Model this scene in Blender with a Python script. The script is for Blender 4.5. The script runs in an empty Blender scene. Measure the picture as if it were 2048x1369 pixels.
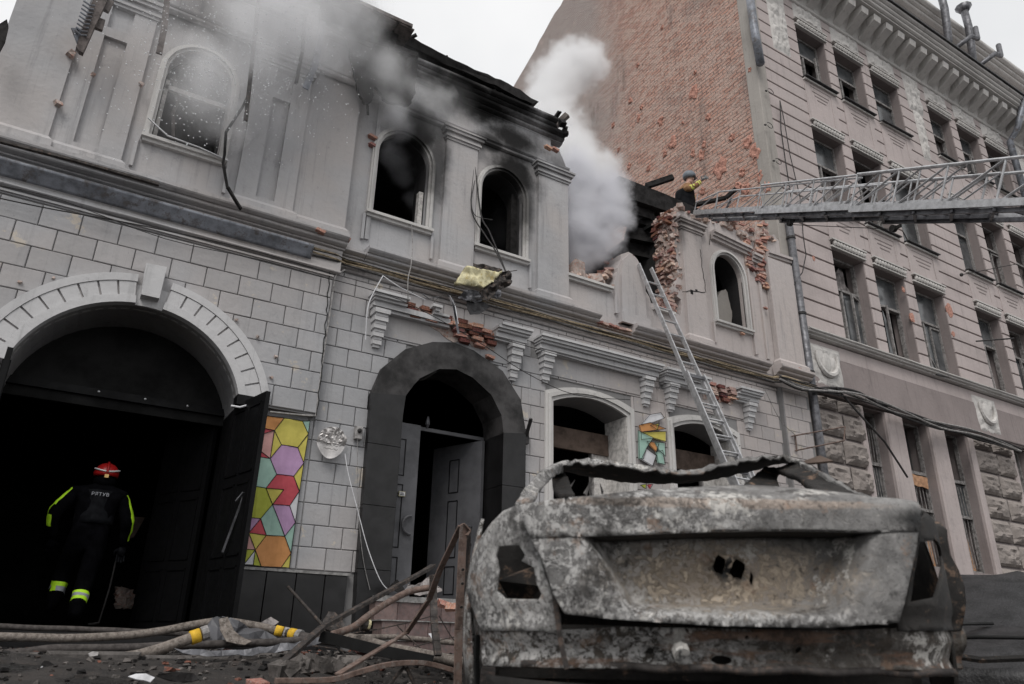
import bpy, bmesh, math, random
from mathutils import Vector, Matrix, noise
from mathutils.geometry import tessellate_polygon, delaunay_2d_cdt
random.seed(7)
SC = bpy.context.scene
COL = SC.collection
R = math.radians
# ---------------------------------------------------------------- camera
YAW, PIT, ROL, FPX = R(30.95), R(22.2), R(1.22), 1480.0
CP = Vector((0, -9.0, 0.15))
_cy, _sy, _cp, _sp = math.cos(YAW), math.sin(YAW), math.cos(PIT), math.sin(PIT)
FW = Vector((_sy*_cp, _cy*_cp, _sp)); _rt = Vector((_cy, -_sy, 0)); _up = _rt.cross(FW)
RT = _rt*math.cos(ROL)+_up*math.sin(ROL); UPV = -_rt*math.sin(ROL)+_up*math.cos(ROL)
cd = bpy.data.cameras.new('camera'); cam = bpy.data.objects.new('camera', cd); COL.objects.link(cam)
m = Matrix((RT, UPV, -FW)).transposed().to_4x4(); m.translation = CP
cam.matrix_world = m
cd.sensor_width = 36; cd.lens = FPX/2048*36; cd.clip_start = .05; cd.clip_end = 500
cd.dof.use_dof = True; cd.dof.focus_distance = 11.5; cd.dof.aperture_fstop = 3.2
SC.camera = cam
# ---------------------------------------------------------------- sky, sun, exposure
W = bpy.data.worlds.new('World'); SC.world = W; W.use_nodes = True
nt = W.node_tree; nt.nodes.clear()
def wn(t, **k):
    n = nt.nodes.new(t)
    for a, b in k.items(): setattr(n, a, b)
    return n
SUN_EL, SUN_AZ = R(50), R(222)
sky = wn('ShaderNodeTexSky', sky_type='NISHITA', sun_disc=False, sun_elevation=SUN_EL, sun_rotation=SUN_AZ)
hs = wn('ShaderNodeHueSaturation'); hs.inputs['Saturation'].default_value = .12
nt.links.new(sky.outputs[0], hs.inputs['Color'])
tc = wn('ShaderNodeTexCoord'); nz = wn('ShaderNodeTexNoise'); nz.inputs['Scale'].default_value = 2.2; nz.inputs['Detail'].default_value = 5
nt.links.new(tc.outputs['Generated'], nz.inputs['Vector'])
rp = wn('ShaderNodeValToRGB'); rp.color_ramp.elements[0].position = .35; rp.color_ramp.elements[1].position = .7
rp.color_ramp.elements[0].color = (7.2, 7.3, 7.45, 1); rp.color_ramp.elements[1].color = (8.8, 8.8, 8.85, 1)
nt.links.new(nz.outputs['Fac'], rp.inputs[0])
mx = wn('ShaderNodeMixRGB'); mx.inputs[0].default_value = .9      # the overcast layer over the clear sky
nt.links.new(hs.outputs[0], mx.inputs[1]); nt.links.new(rp.outputs[0], mx.inputs[2])
bg = wn('ShaderNodeBackground'); bg.inputs['Strength'].default_value = .1
out = wn('ShaderNodeOutputWorld'); nt.links.new(mx.outputs[0], bg.inputs[0]); nt.links.new(bg.outputs[0], out.inputs[0])
sd = bpy.data.lights.new('sun', 'SUN'); sd.energy = 1.5; sd.angle = R(25); sd.color = (1, .97, .93)
sun = bpy.data.objects.new('sun', sd); COL.objects.link(sun)
sun.rotation_euler = Vector((math.sin(SUN_AZ)*math.cos(SUN_EL), math.cos(SUN_AZ)*math.cos(SUN_EL), math.sin(SUN_EL))).to_track_quat('Z', 'Y').to_euler()
SC.view_settings.view_transform = 'Standard'; SC.view_settings.look = 'None'; SC.view_settings.gamma = 1
SC.view_settings.use_curve_mapping = False; SC.view_settings.exposure = .22
SC.cycles.volume_bounces = 5; SC.cycles.max_bounces = 8; SC.cycles.volume_step_rate = 1.0; SC.cycles.volume_max_steps = 128
# ---------------------------------------------------------------- measuring: where a sight line meets a wall plane
def ray(px, py): return FW*FPX+RT*(px-1024)-UPV*(py-684.5)
def P(px, py, y=0.0):
    d = ray(px, py); return CP+d*((y-CP.y)/d.y)
def PX(px, py, x):
    d = ray(px, py); return CP+d*((x-CP.x)/d.x)
def PZ(px, py, z):
    d = ray(px, py); return CP+d*((z-CP.z)/d.z)
def PD(px, py, dist): return CP+ray(px, py).normalized()*dist
def xz(l, y=0.0): return [(P(a, b, y).x, P(a, b, y).z) for a, b in l]
# ---------------------------------------------------------------- materials
class N:
    def __init__(s, name):
        s.m = bpy.data.materials.new(name); s.m.use_nodes = True; s.t = s.m.node_tree; s.t.nodes.clear()
        s.out = s.t.nodes.new('ShaderNodeOutputMaterial')
    def put(s, sock, v):
        if v is None: return
        if hasattr(v, 'is_linked') or isinstance(v, bpy.types.NodeSocket): s.t.links.new(v, sock)
        else:
            if isinstance(v, (tuple, list)) and len(v) == 3 and sock.type == 'RGBA': v = (*v, 1)
            sock.default_value = v
    def n(s, t, props=None, **ins):
        nd = s.t.nodes.new('ShaderNode'+t)
        for a, b in (props or {}).items(): setattr(nd, a, b)
        for a, b in ins.items():
            k = int(a[1:]) if a[0] == 'i' and a[1:].isdigit() else a.replace('_', ' ')
            s.put(nd.inputs[k], b)
        return nd
    def pos(s, obj=False):
        if obj: return s.n('TexCoord').outputs['Object']
        return s.n('NewGeometry').outputs['Position']
    def noise(s, sc, vec, det=4, rough=.55, stretch=None):
        if stretch: vec = s.n('VectorMath', {'operation': 'MULTIPLY'}, i0=vec, i1=stretch).outputs[0]
        return s.n('TexNoise', None, Vector=vec, Scale=sc, Detail=det, Roughness=rough).outputs['Fac']
    def ramp(s, v, a, b, lo=0., hi=1.):
        return s.n('MapRange', {'clamp': True, 'interpolation_type': 'SMOOTHSTEP'}, i0=v, i1=a, i2=b, i3=lo, i4=hi).outputs[0]
    def mix(s, f, a, b, mode='MIX'): return s.n('MixRGB', {'blend_type': mode}, i0=f, i1=a, i2=b).outputs[0]
    def math(s, op, a, b=0.): return s.n('Math', {'operation': op}, i0=a, i1=b).outputs[0]
    def bump(s, h, st, dist=.02, prev=None):
        b = s.n('Bump', None, Strength=st, Distance=dist, Height=h)
        if prev is not None: s.put(b.inputs['Normal'], prev)
        return b.outputs[0]
    def fin(s, col, rough=.85, metal=0., nrm=None, spec=.3):
        b = s.n('BsdfPrincipled', None, Base_Color=col, Roughness=rough, Metallic=metal)
        b.inputs['Specular IOR Level'].default_value = spec
        if nrm is not None: s.put(b.inputs['Normal'], nrm)
        s.t.links.new(b.outputs[0], s.out.inputs[0]); return s.m
def blob(s, pos, cx, cz, rx, rz, inner=.35, wob=None):
    """soft stain shape round a place on a wall facing the street (height and length only)"""
    v = s.n('VectorMath', {'operation': 'SUBTRACT'}, i0=pos, i1=(cx, 0, cz)).outputs[0]
    v = s.n('VectorMath', {'operation': 'MULTIPLY'}, i0=v, i1=(1/rx, 0, 1/rz)).outputs[0]
    d = s.n('VectorMath', {'operation': 'LENGTH'}, i0=v).outputs['Value']
    if wob is not None: d = s.math('ADD', d, wob)
    return s.ramp(d, 1.0, inner, 0., 1.)
def plaster(name, c, dark=.55, soots=(), warm=None, peel=None, streak=.5, bump=.5):
    s = N(name); p = s.pos()
    a = s.noise(.9, p, 5); b = s.noise(14, p, 6, .7); st = s.noise(1, p, 5, .65, (9, 9, .55)); f = s.noise(140, p, 2)
    c2 = tuple(x*dark for x in c)
    col = s.mix(s.ramp(a, .4, .72, 0, .55), c, c2)
    if warm:
        col = s.mix(s.ramp(s.noise(.55, p, 3), .42, .62, 0, .8), col, warm)
        if name != 'pink_stucco': col = s.mix(s.ramp(s.math('ADD', s.n('SeparateXYZ', None, Vector=p).outputs[0], s.math('MULTIPLY', s.noise(.8, p, 4), 4)), 7.5, 11.5, 0, .75), col, (.47, .415, .395))
    col = s.mix(s.ramp(b, .5, .75, 0, .3), col, c2)
    col = s.mix(s.ramp(b, .42, .25, 0, .35), col, tuple(min(1, x*1.22) for x in c))
    col = s.mix(s.ramp(st, .52, .78, 0, streak), col, tuple(x*.42 for x in c))
    col = s.mix(s.ramp(s.noise(34, p, 3), .73, .77, 0, .7), col, tuple(x*.3 for x in c))       # chips and pock marks
    if peel:
        pm = s.ramp(s.noise(2.6, p, 8, .72), .6, .63)
        col = s.mix(pm, col, peel)
    if peel or name == 'block_plaster':
        rn = s.n('ObjectInfo').outputs['Random']; col = s.mix(s.ramp(rn, .0, 1., .0, .30), col, tuple(x*.62 for x in c)); col = s.mix(s.ramp(s.noise(1, s.pos(True), 2), .3, .7, 0, .12), col, (.5, .48, .45))
    col = s.mix(s.ramp(s.noise(3.1, p, 9, .8, (1, 1, .7)), .58, .66, 0, .38), col, tuple(x*.5 for x in c)); col = s.mix(s.ramp(s.noise(1, p, 7, .75, (16, 16, .45)), .57, .72, 0, .35), col, tuple(x*.35 for x in c))
    wob = s.math('MULTIPLY', s.math('SUBTRACT', s.noise(2.2, p, 6, .65), .5), .9)
    tot = None
    for (cx, cz, rx, rz, k) in soots:
        q = s.math('MULTIPLY', blob(s, p, cx, cz, rx, rz, .25, wob), k)
        tot = q if tot is None else s.math('MAXIMUM', tot, q)
    if tot is not None: col = s.mix(tot, col, (.008, .0075, .0075))
    h = s.math('ADD', s.math('MULTIPLY', b, .6), s.math('MULTIPLY', f, .25))
    nrm = s.bump(h, bump, .012, s.bump(s.noise(3.5, p, 3), .35, .03))
    return s.fin(col, .92, 0, nrm, .2)
def simple(name, c, rough=.7, metal=0., var=.35, sc=8., obj=True, bump=.25, rust=None, spec=.35, tint=0., fine=60.):
    s = N(name); p = s.pos(obj)
    a = s.noise(sc, p, 6, .65)
    col = s.mix(s.ramp(a, .35, .7), tuple(min(1, x*(1+var)) for x in c), tuple(x*(1-var) for x in c))
    if rust: col = s.mix(s.ramp(s.noise(sc*1.7, p, 8, .75), .5, .62), col, rust)
    if tint:
        r = s.n('ObjectInfo').outputs['Random']
        col = s.mix(1., col, s.n('HueSaturation', None, Hue=s.math('ADD', .5-.02*tint, s.math('MULTIPLY', r, .04*tint)), Value=s.math('ADD', 1-.35*tint, s.math('MULTIPLY', r, .7*tint)), Color=col).outputs[0])
    nrm = s.bump(s.math('ADD', a, s.math('MULTIPLY', s.noise(fine, p, 3), .5)), bump, .01)
    return s.fin(col, s.ramp(a, .3, .7, rough*.85, min(1, rough*1.15)), metal, nrm, spec)
SOOT = [(3.55, 7.55, .75, .75, .97), (5.35, 7.5, .75, .85, .98), (4.3, 8.5, 1.7, .62, 1), (5.3, 8.1, .95, .5, .97), (3.95, 7.2, .3, 1.3, .8),
        (5.62, 7.0, .25, 1.1, .8), (.75, 7.95, 1.1, .55, .6), (2.6, 8.9, 2.0, .8, .85), (6.3, 8.0, .4, .3, .5), (9.0, 7.6, .3, .6, .6), (5.0, 8.75, 1.2, .5, 1), (6.1, 8.65, .6, .4, .95), (4.9, 7.9, .5, .3, .9)]
M = {}
M['plaster'] = plaster('grey_plaster', (.415, .412, .422), .70, SOOT, (.43, .40, .388), None, .55, .6)
M['block'] = plaster('block_plaster', (.385, .386, .40), .74, [], (.40, .375, .37), (.50, .45, .39), .5)
M['trim'] = plaster('white_trim', (.56, .545, .53), .78, SOOT, None, None, .5)
M['joint'] = plaster('dark_joint', (.24, .235, .235), .7, [], None, None, .3)
M['ringwhite'] = plaster('pale_arch_plaster', (.52, .515, .52), .85, [], None, None, .35)
M['pink'] = plaster('pink_stucco', (.46, .40, .388), .66, [], (.43, .38, .368), None, .6)
M['pinkd'] = plaster('pink_groove', (.27, .232, .225), .7)
M['pale'] = plaster('pale_stucco', (.56, .54, .52), .66, [], None, None, .6, 1.)
M['stone'] = plaster('rough_stone', (.31, .275, .255), .45, [], None, None, .6, 1.2)
M['quoin'] = plaster('bare_render', (.36, .335, .31), .65, [], None, None, .7)
M['inner'] = plaster('sooty_dark_inside', (.03, .029, .03), .5)
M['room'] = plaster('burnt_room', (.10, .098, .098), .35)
M['void'] = simple('black_void', (.006, .006, .006), .9, 0, .3, 2)
M['char'] = simple('charred_wood', (.012, .011, .011), .8, 0, .5, 9, bump=.8, spec=.2)
M['greywood'] = simple('smoked_wood', (.10, .085, .08), .85, 0, .4, 12, bump=.6)
M['frame'] = simple('grey_window_wood', (.19, .18, .175), .75, 0, .5, 14, bump=.4)
M['whiteframe'] = simple('white_window_wood', (.5, .48, .46), .75, 0, .3, 14, bump=.4)
M['granite'] = simple('black_granite', (.010, .0095, .010), .36, 0, .35, 5, obj=False, bump=.06, spec=.4)
M['granitetop'] = simple('dusty_granite', (.036, .034, .034), .55, 0, .7, 2.6, obj=False, bump=.15, spec=.3)
M['door'] = simple('grey_door_paint', (.088, .088, .095), .5, 0, .2, 3, bump=.1)
M['black'] = simple('black_paint', (.004, .004, .0045), .5, 0, .3, 6, bump=.15, spec=.15)
M['alu'] = simple('dull_aluminium', (.52, .52, .53), .42, .65, .22, 12, bump=.15)
M['alud'] = simple('dark_steel', (.13, .13, .14), .5, .5, .4, 10, bump=.2)
M['rubber'] = simple('black_rubber', (.012, .012, .013), .7, 0, .3, 20)
M['wire'] = simple('cable_black', (.03, .028, .028), .7, 0, .4, 20)
M['wirey'] = simple('cable_ochre', (.27, .215, .145), .8, 0, .5, 18)
M['wireg'] = simple('cable_grey', (.25, .24, .235), .8, 0, .4, 18)
M['flash'] = simple('zinc_flashing', (.19, .20, .225), .5, .35, .4, 4, obj=False, bump=.3, rust=(.12, .11, .11))
M['darksill'] = simple('dark_tin_sill', (.035, .034, .036), .6, .2, .4, 9)
M['rust'] = simple('rusty_steel', (.15, .105, .088), .8, .25, .35, 14, bump=.5, rust=(.20, .17, .155))
M['rustd'] = simple('dark_burnt_steel', (.045, .040, .038), .75, .3, .4, 14, bump=.4, rust=(.12, .09, .075))
M['hose'] = simple('dirty_fire_hose', (.135, .115, .10), .85, 0, .45, 26, bump=.35, rust=(.24, .215, .195))
M['hoseb'] = simple('dark_fire_hose', (.055, .048, .045), .85, 0, .35, 26, bump=.35)
M['yellow'] = simple('yellow_band', (.62, .38, .03), .7, 0, .2, 20)
M['brick'] = simple('broken_brick', (.36, .17, .13), .95, 0, .35, 30, bump=1., rust=(.45, .38, .34), tint=1.)
M['brickp'] = simple('dusty_brick', (.44, .30, .26), .95, 0, .3, 16, bump=1., rust=(.46, .41, .37), tint=1.)
M['brickd'] = simple('scorched_brick', (.15, .055, .042), .95, 0, .4, 24, bump=1., rust=(.07, .05, .045), tint=1.)
M['mortar'] = simple('crumbled_mortar', (.37, .31, .28), .97, 0, .3, 12, obj=False, bump=1., rust=(.36, .19, .15))
M['step'] = simple('step_tile', (.15, .105, .098), .6, 0, .25, 12, bump=.2, tint=.4, rust=(.12, .10, .098))
M['stepedge'] = simple('dirty_threshold', (.22, .215, .21), .6, 0, .4, 16)
M['paper'] = simple('torn_paper', (.6, .6, .62), .8, 0, .15, 9)
M['insul'] = simple('yellowed_foam', (.52, .48, .31), .85, 0, .45, 7, bump=.8, rust=(.40, .32, .14))
M['glass'] = None
s = N('dusty_glass'); p = s.pos(); g = s.noise(2.2, p, 5)
M['glass'] = s.fin(s.mix(s.ramp(g, .3, .75), (.035, .04, .043), (.13, .135, .14)), .16, 0, s.bump(s.noise(1.1, p, 2), .15, .02), .7)
M['curtain'] = simple('dirty_curtain', (.22, .20, .195), .9, 0, .5, 10, obj=False, bump=.5)
M['board'] = simple('raw_board', (.42, .24, .14), .8, 0, .3, 9, bump=.4)
M['brownboard'] = simple('brown_lintel', (.085, .06, .047), .8, 0, .35, 5, bump=.3)
# firewall of the tall building: brick courses
s = N('old_brick_wall'); p = s.pos()
sp = s.n('SeparateXYZ', None, Vector=p)
wb = s.math('MULTIPLY', s.math('SUBTRACT', s.noise(1.4, p, 3), .5), .05)
uv = s.n('CombineXYZ', None, X=s.math('ADD', sp.outputs[1], wb), Y=s.math('ADD', sp.outputs[2], wb)).outputs[0]
bt = s.n('TexBrick', {'offset': .5}, Vector=uv, Color1=(.66, .39, .31, 1), Color2=(.52, .29, .225, 1), Mortar=(.27, .205, .185, 1), Scale=1., Mortar_Size=.016, Mortar_Smooth=.5, Bias=0., Brick_Width=.29, Row_Height=.105)
col = bt.outputs['Color']
col = s.mix(s.ramp(s.noise(5, p, 9, .8, (1, .6, 1.6)), .45, .55, 0, .8), col, (.63, .48, .415))          # smeared mortar
col = s.mix(s.ramp(s.noise(9, p, 7, .8, (1, .5, 1.5)), .57, .64, 0, .75), col, (.17, .12, .105))
col = s.mix(s.ramp(s.noise(.22, p, 5, .6), .5, .68, 0, .5), col, (.26, .235, .225))            # large weathered areas
yy = s.ramp(s.math('ADD', sp.outputs[1], s.math('MULTIPLY', s.noise(.5, p, 4), 3)), 5.2, 8.6, 0, .78)
col = s.mix(yy, col, (.42, .385, .37))
col = s.mix(s.ramp(s.noise(1.2, p, 6, .7, (1, 1, .25)), .54, .68, 0, .5), col, (.17, .14, .13)); col = s.mix(s.ramp(s.noise(.6, p, 6, .7), .42, .3, 0, .5), col, (.62, .50, .45))
low = s.ramp(s.math('ADD', sp.outputs[2], s.math('MULTIPLY', s.noise(.7, p, 4), 3)), 13., 9.4, 0, 1)
col = s.mix(s.math('MULTIPLY', low, s.ramp(s.noise(4.5, p, 7, .75), .53, .62, 0, .9)), col, (.54, .27, .20))
hh = s.math('SUBTRACT', s.math('MULTIPLY', s.noise(16, p, 6, .75), 1.6), bt.outputs['Fac'])
M['firewall'] = s.fin(col, .95, 0, s.bump(hh, 1., .05), .15)
# ---------------------------------------------------------------- mesh helpers
WLOC = {}
def wl(o): return WLOC.get(o.name, Vector((0, 0, 0))) if o else Vector((0, 0, 0))
class MB:
    def __init__(s): s.v = []; s.f = []; s.m = []; s.cur = 0
    def add(s, v, f):
        k = len(s.v); s.v += [Vector(a) for a in v]
        for q in f: s.f.append([k+i for i in q]); s.m.append(s.cur)
        return s
    def box(s, x0, x1, y0, y1, z0, z1):
        v = [(x, y, z) for z in (z0, z1) for y in (y0, y1) for x in (x0, x1)]
        return s.add(v, [(0, 2, 3, 1), (4, 5, 7, 6), (0, 1, 5, 4), (2, 6, 7, 3), (0, 4, 6, 2), (1, 3, 7, 5)])
    def tbox(s, x0, x1, y0, y1, z0, z1, c=.012):
        """box with a chamfered street side (towards -y)"""
        v = [(x0, y1, z0), (x1, y1, z0), (x1, y1, z1), (x0, y1, z1), (x0, y0+c, z0), (x1, y0+c, z0), (x1, y0+c, z1), (x0, y0+c, z1),
             (x0+c, y0, z0+c), (x1-c, y0, z0+c), (x1-c, y0, z1-c), (x0+c, y0, z1-c)]
        return s.add(v, [(8, 9, 10, 11), (4, 5, 9, 8), (5, 6, 10, 9), (6, 7, 11, 10), (7, 4, 8, 11), (0, 1, 5, 4), (1, 2, 6, 5), (2, 3, 7, 6), (3, 0, 4, 7), (0, 3, 2, 1)])
    def prism(s, poly, y0, y1, holes=()):
        """outline in x,z pushed from y0 (front) to y1, with holes"""
        loops = [list(poly)]+[list(h) for h in holes]
        flat = [q for l in loops for q in l]
        tris = tessellate_polygon([[Vector((a, b, 0)) for a, b in l] for l in loops])
        n = len(flat)
        v = [(a, y0, b) for a, b in flat]+[(a, y1, b) for a, b in flat]
        f = []
        for t in tris:
            a, b, c = [Vector((flat[i][0], flat[i][1], 0)) for i in t]
            t = tuple(t) if (b-a).cross(c-a).z > 0 else tuple(reversed(t))
            f.append(t); f.append(tuple(n+i for i in reversed(t)))
        k = 0
        for li, l in enumerate(loops):
            ar = sum(l[i][0]*l[(i+1) % len(l)][1]-l[(i+1) % len(l)][0]*l[i][1] for i in range(len(l)))
            for i in range(len(l)):
                a, b = k+i, k+(i+1) % len(l)
                q = (b, a, a+n, b+n)
                if (ar > 0) != (li == 0): q = tuple(reversed(q))
                f.append(q)
            k += len(l)
        return s.add(v, f)
    def beam(s, p, q, w, h=None, up=(0, 0, 1), w2=None, h2=None):
        p, q = Vector(p), Vector(q); h = h or w; w2 = w2 or w; h2 = h2 or h
        d = (q-p).normalized(); u = Vector(up)
        if abs(d.dot(u)) > .95: u = Vector((0, 1, 0))
        a = d.cross(u).normalized(); b = a.cross(d).normalized()
        v = [p+a*w*i/2+b*h*j/2 for i, j in ((-1, -1), (1, -1), (1, 1), (-1, 1))]+[q+a*w2*i/2+b*h2*j/2 for i, j in ((-1, -1), (1, -1), (1, 1), (-1, 1))]
        return s.add(v, [(0, 3, 2, 1), (4, 5, 6, 7), (0, 1, 5, 4), (1, 2, 6, 5), (2, 3, 7, 6), (3, 0, 4, 7)])
    def path(s, pts, w, h):
        for a, b in zip(pts, pts[1:]): s.beam(a, b, w, h)
        return s
    def tube(s, pts, r, n=8, flat=1.):
        pts = [Vector(p) for p in pts]; rs = r if isinstance(r, (list, tuple)) else [r]*len(pts)
        v = []; f = []; L = len(pts); a = None
        for i, p in enumerate(pts):
            d = (pts[min(i+1, L-1)]-pts[max(i-1, 0)]).normalized()
            if a is None:
                a = d.cross(Vector((0, 0, 1)))
                if a.length < .1: a = d.cross(Vector((1, 0, 0)))
            a = (a-d*a.dot(d)).normalized(); b = d.cross(a)
            for k in range(n):
                t = 2*math.pi*k/n; v.append(p+a*math.cos(t)*rs[i]+b*math.sin(t)*rs[i]*flat)
        for i in range(L-1):
            for k in range(n):
                k2 = (k+1) % n; f.append((i*n+k, i*n+k2, (i+1)*n+k2, (i+1)*n+k))
        f.append(tuple(range(n))[::-1]); f.append(tuple((L-1)*n+k for k in range(n)))
        return s.add(v, f)
    def ball(s, c, r, n=8, m=6, sx=1, sy=1, sz=1):
        c = Vector(c); v = [c+Vector((0, 0, r*sz))]; f = []
        for i in range(1, m):
            t = math.pi*i/m
            for k in range(n):
                a = 2*math.pi*k/n; v.append(c+Vector((math.sin(t)*math.cos(a)*r*sx, math.sin(t)*math.sin(a)*r*sy, math.cos(t)*r*sz)))
        v.append(c-Vector((0, 0, r*sz)))
        for k in range(n): f.append((0, 1+k, 1+(k+1) % n)); f.append((len(v)-1, 1+(m-2)*n+(k+1) % n, 1+(m-2)*n+k))
        for i in range(m-2):
            for k in range(n): a = 1+i*n+k; b = 1+i*n+(k+1) % n; f.append((a, a+n, b+n, b))
        return s.add(v, f)
    def grid(s, fn, nu, nv, th=0.):
        """sheet fn(u,v)->point, optional thickness along its normal"""
        v = [Vector(fn(i/nu, j/nv)) for j in range(nv+1) for i in range(nu+1)]
        f = [(j*(nu+1)+i, j*(nu+1)+i+1, (j+1)*(nu+1)+i+1, (j+1)*(nu+1)+i) for j in range(nv) for i in range(nu)]
        return s.add(v, f)
    def chunk(s, c, r, seed=0, flat=1.):
        rnd = random.Random(seed); c = Vector(c)
        bx = [(x, y, z) for z in (-1, 1) for y in (-1, 1) for x in (-1, 1)]
        rot = Matrix.Rotation(rnd.uniform(0, 6.3), 3, 'Z') @ Matrix.Rotation(rnd.uniform(-.6, .6), 3, 'X')
        v = [c+rot @ Vector((x*r*rnd.uniform(.45, 1.1), y*r*rnd.uniform(.4, 1.), z*r*rnd.uniform(.3, .9)*flat)) for x, y, z in bx]
        return s.add(v, [(0, 2, 3, 1), (4, 5, 7, 6), (0, 1, 5, 4), (2, 6, 7, 3), (0, 4, 6, 2), (1, 3, 7, 5)])
    def build(s, name, mat, parent=None, smooth=False, solid=0., sub=0, bevel=0.):
        off = wl(parent)
        me = bpy.data.meshes.new(name); me.from_pydata([tuple(a-off) for a in s.v], [], s.f)
        for x in (mat if isinstance(mat, (list, tuple)) else [mat]): me.materials.append(M[x] if isinstance(x, str) else x)
        me.polygons.foreach_set('material_index', s.m)
        if smooth: me.polygons.foreach_set('use_smooth', [True]*len(me.polygons))
        me.update(); me.validate()
        o = bpy.data.objects.new(name, me); COL.objects.link(o)
        if parent: o.parent = parent; WLOC[o.name] = off
        if solid:
            k = o.modifiers.new('thickness', 'SOLIDIFY'); k.thickness = solid; k.offset = 0
        if bevel:
            k = o.modifiers.new('bevel', 'BEVEL'); k.width = bevel; k.segments = 2; k.limit_method = 'ANGLE'
        if sub:
            k = o.modifiers.new('smooth', 'SUBSURF'); k.levels = sub; k.render_levels = sub
        return o
def tag(o, label=None, cat=None, group=None, kind=None):
    if label: o['label'] = label
    if cat: o['category'] = cat
    if group: o['group'] = group
    if kind: o['kind'] = kind
    return o
def thing(name, label, cat, loc=(0, 0, 0), group=None):
    o = bpy.data.objects.new(name, None); COL.objects.link(o); o.location = loc; o.empty_display_size = .2
    WLOC[o.name] = Vector(loc)
    return tag(o, label, cat, group)
def dup(o, parent=None):
    c = o.copy(); COL.objects.link(c)
    if parent: c.parent = parent
    return c
def arch(cx, hw, z0, zs, rise, n=14):
    """opening outline: straight jambs to zs, then a (semi)elliptic head"""
    l = [(cx-hw, z0), (cx+hw, z0)]
    l += [(cx+hw*math.cos(math.pi*i/n), zs+rise*math.sin(math.pi*i/n)) for i in range(n+1)]
    return l
def sarch(cx, hw, z0, zs, rise, n=10):
    return [(cx-hw, z0), (cx+hw, z0)]+[(cx+hw*(1-2*i/n), zs+rise*(1-(1-2*i/n)**2)) for i in range(n+1)]
def jitter_line(pts, step=.06, amp=.03, seed=0):
    rnd = random.Random(seed); o = []
    for (a, b), (c, d) in zip(pts, pts[1:]):
        n = max(1, int(math.hypot(c-a, d-b)/step))
        for i in range(n): t = i/n; o.append((a+(c-a)*t+rnd.uniform(-amp, amp), b+(d-b)*t+rnd.uniform(-amp, amp)))
    o.append(pts[-1]); return o
# shared brick meshes, three broken shapes
BRK = []
for k in range(6):
    b = MB(); rnd = random.Random(k+40); sx, sy, sz = .125, .06, .034
    vv = [(x*sx*rnd.uniform(.5, 1), y*sy*rnd.uniform(.6, 1), z*sz*rnd.uniform(.7, 1.1)) for z in (-1, 1) for y in (-1, 1) for x in (-1, 1)]
    b.add(vv, [(0, 2, 3, 1), (4, 5, 7, 6), (0, 1, 5, 4), (2, 6, 7, 3), (0, 4, 6, 2), (1, 3, 7, 5)])
    o = b.build('brick', ['brick', 'brickp', 'brick', 'brickp', 'brickd', 'brickp'][k]); BRK.append(o.data); bpy.data.objects.remove(o)
def brick(parent, loc, rot=(0, 0, 0), k=None, sc=1.):
    o = bpy.data.objects.new('brick', BRK[random.randrange(4) if k is None else k]); COL.objects.link(o)
    o.parent = parent; o.location = Vector(loc)-wl(parent); o.rotation_euler = rot; o.scale = (sc, sc, sc); return o
M['kerb'] = simple('dirty_kerb_stone', (.075, .068, .064), .85, 0, .5, 6, obj=False, bump=1., rust=(.04, .036, .033))
# ================================================================ GROUND
g = MB()
def gz(x, y):
    base = 0.02 if y > -2.6 else .02-.16*(-2.6-y)
    base = max(base, -.36)
    k = min(1, max(0, (-y-.4)/1.5))
    return base+k*(.05*noise.noise(Vector((x*.9, y*.9, 0)))+.022*noise.noise(Vector((x*5, y*5, 3))))
def gpt(u, v):
    x = -9+u*30; y = -10.5+v*11
    return (x, y, gz(x, y))
g.grid(gpt, 240, 110)
s = N('wet_gritty_ground'); p = s.pos(); a = s.noise(5, p, 8, .75); f = s.noise(70, p, 4, .7); wet = s.ramp(s.noise(1.1, p, 5, .6), .50, .58)
col = s.mix(s.ramp(a, .35, .65), (.045, .038, .034), (.018, .016, .015)); col = s.mix(s.ramp(f, .60, .68), col, (.13, .115, .105)); col = s.mix(s.ramp(s.noise(2.3, p, 8, .75), .58, .64, 0, .7), col, (.075, .055, .045)); col = s.mix(s.math('MULTIPLY', wet, .6), col, (.010, .010, .010))
gmat = s.fin(col, s.mix(wet, (.92, .92, .92), (.22, .22, .22)), 0, s.bump(s.math('ADD', a, s.math('MULTIPLY', f, .5)), 1., .03), .5)
gnd = g.build('ground', gmat, None, True)
for i in range(22):
    x0 = -4.2+i*.62; q = MB(); q.tbox(x0+.008, x0+.60, -2.66, -2.46, -.3, .035+.012*math.sin(i*3.7), .02)
    q.build('kerb_stone', 'kerb', gnd)
tag(gnd, kind='structure')
g = MB(); g.box(-150, 150, -150, 150, -.62, -.42); tag(g.build('street', 'granitetop'), kind='structure')
# ================================================================ BURNT BUILDING
A = thing('burnt_building', 'grey two-storey building with burnt-out arched windows, soot and a collapsed upper corner', 'building', (5, 0, 0))
YL = -.12
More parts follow.
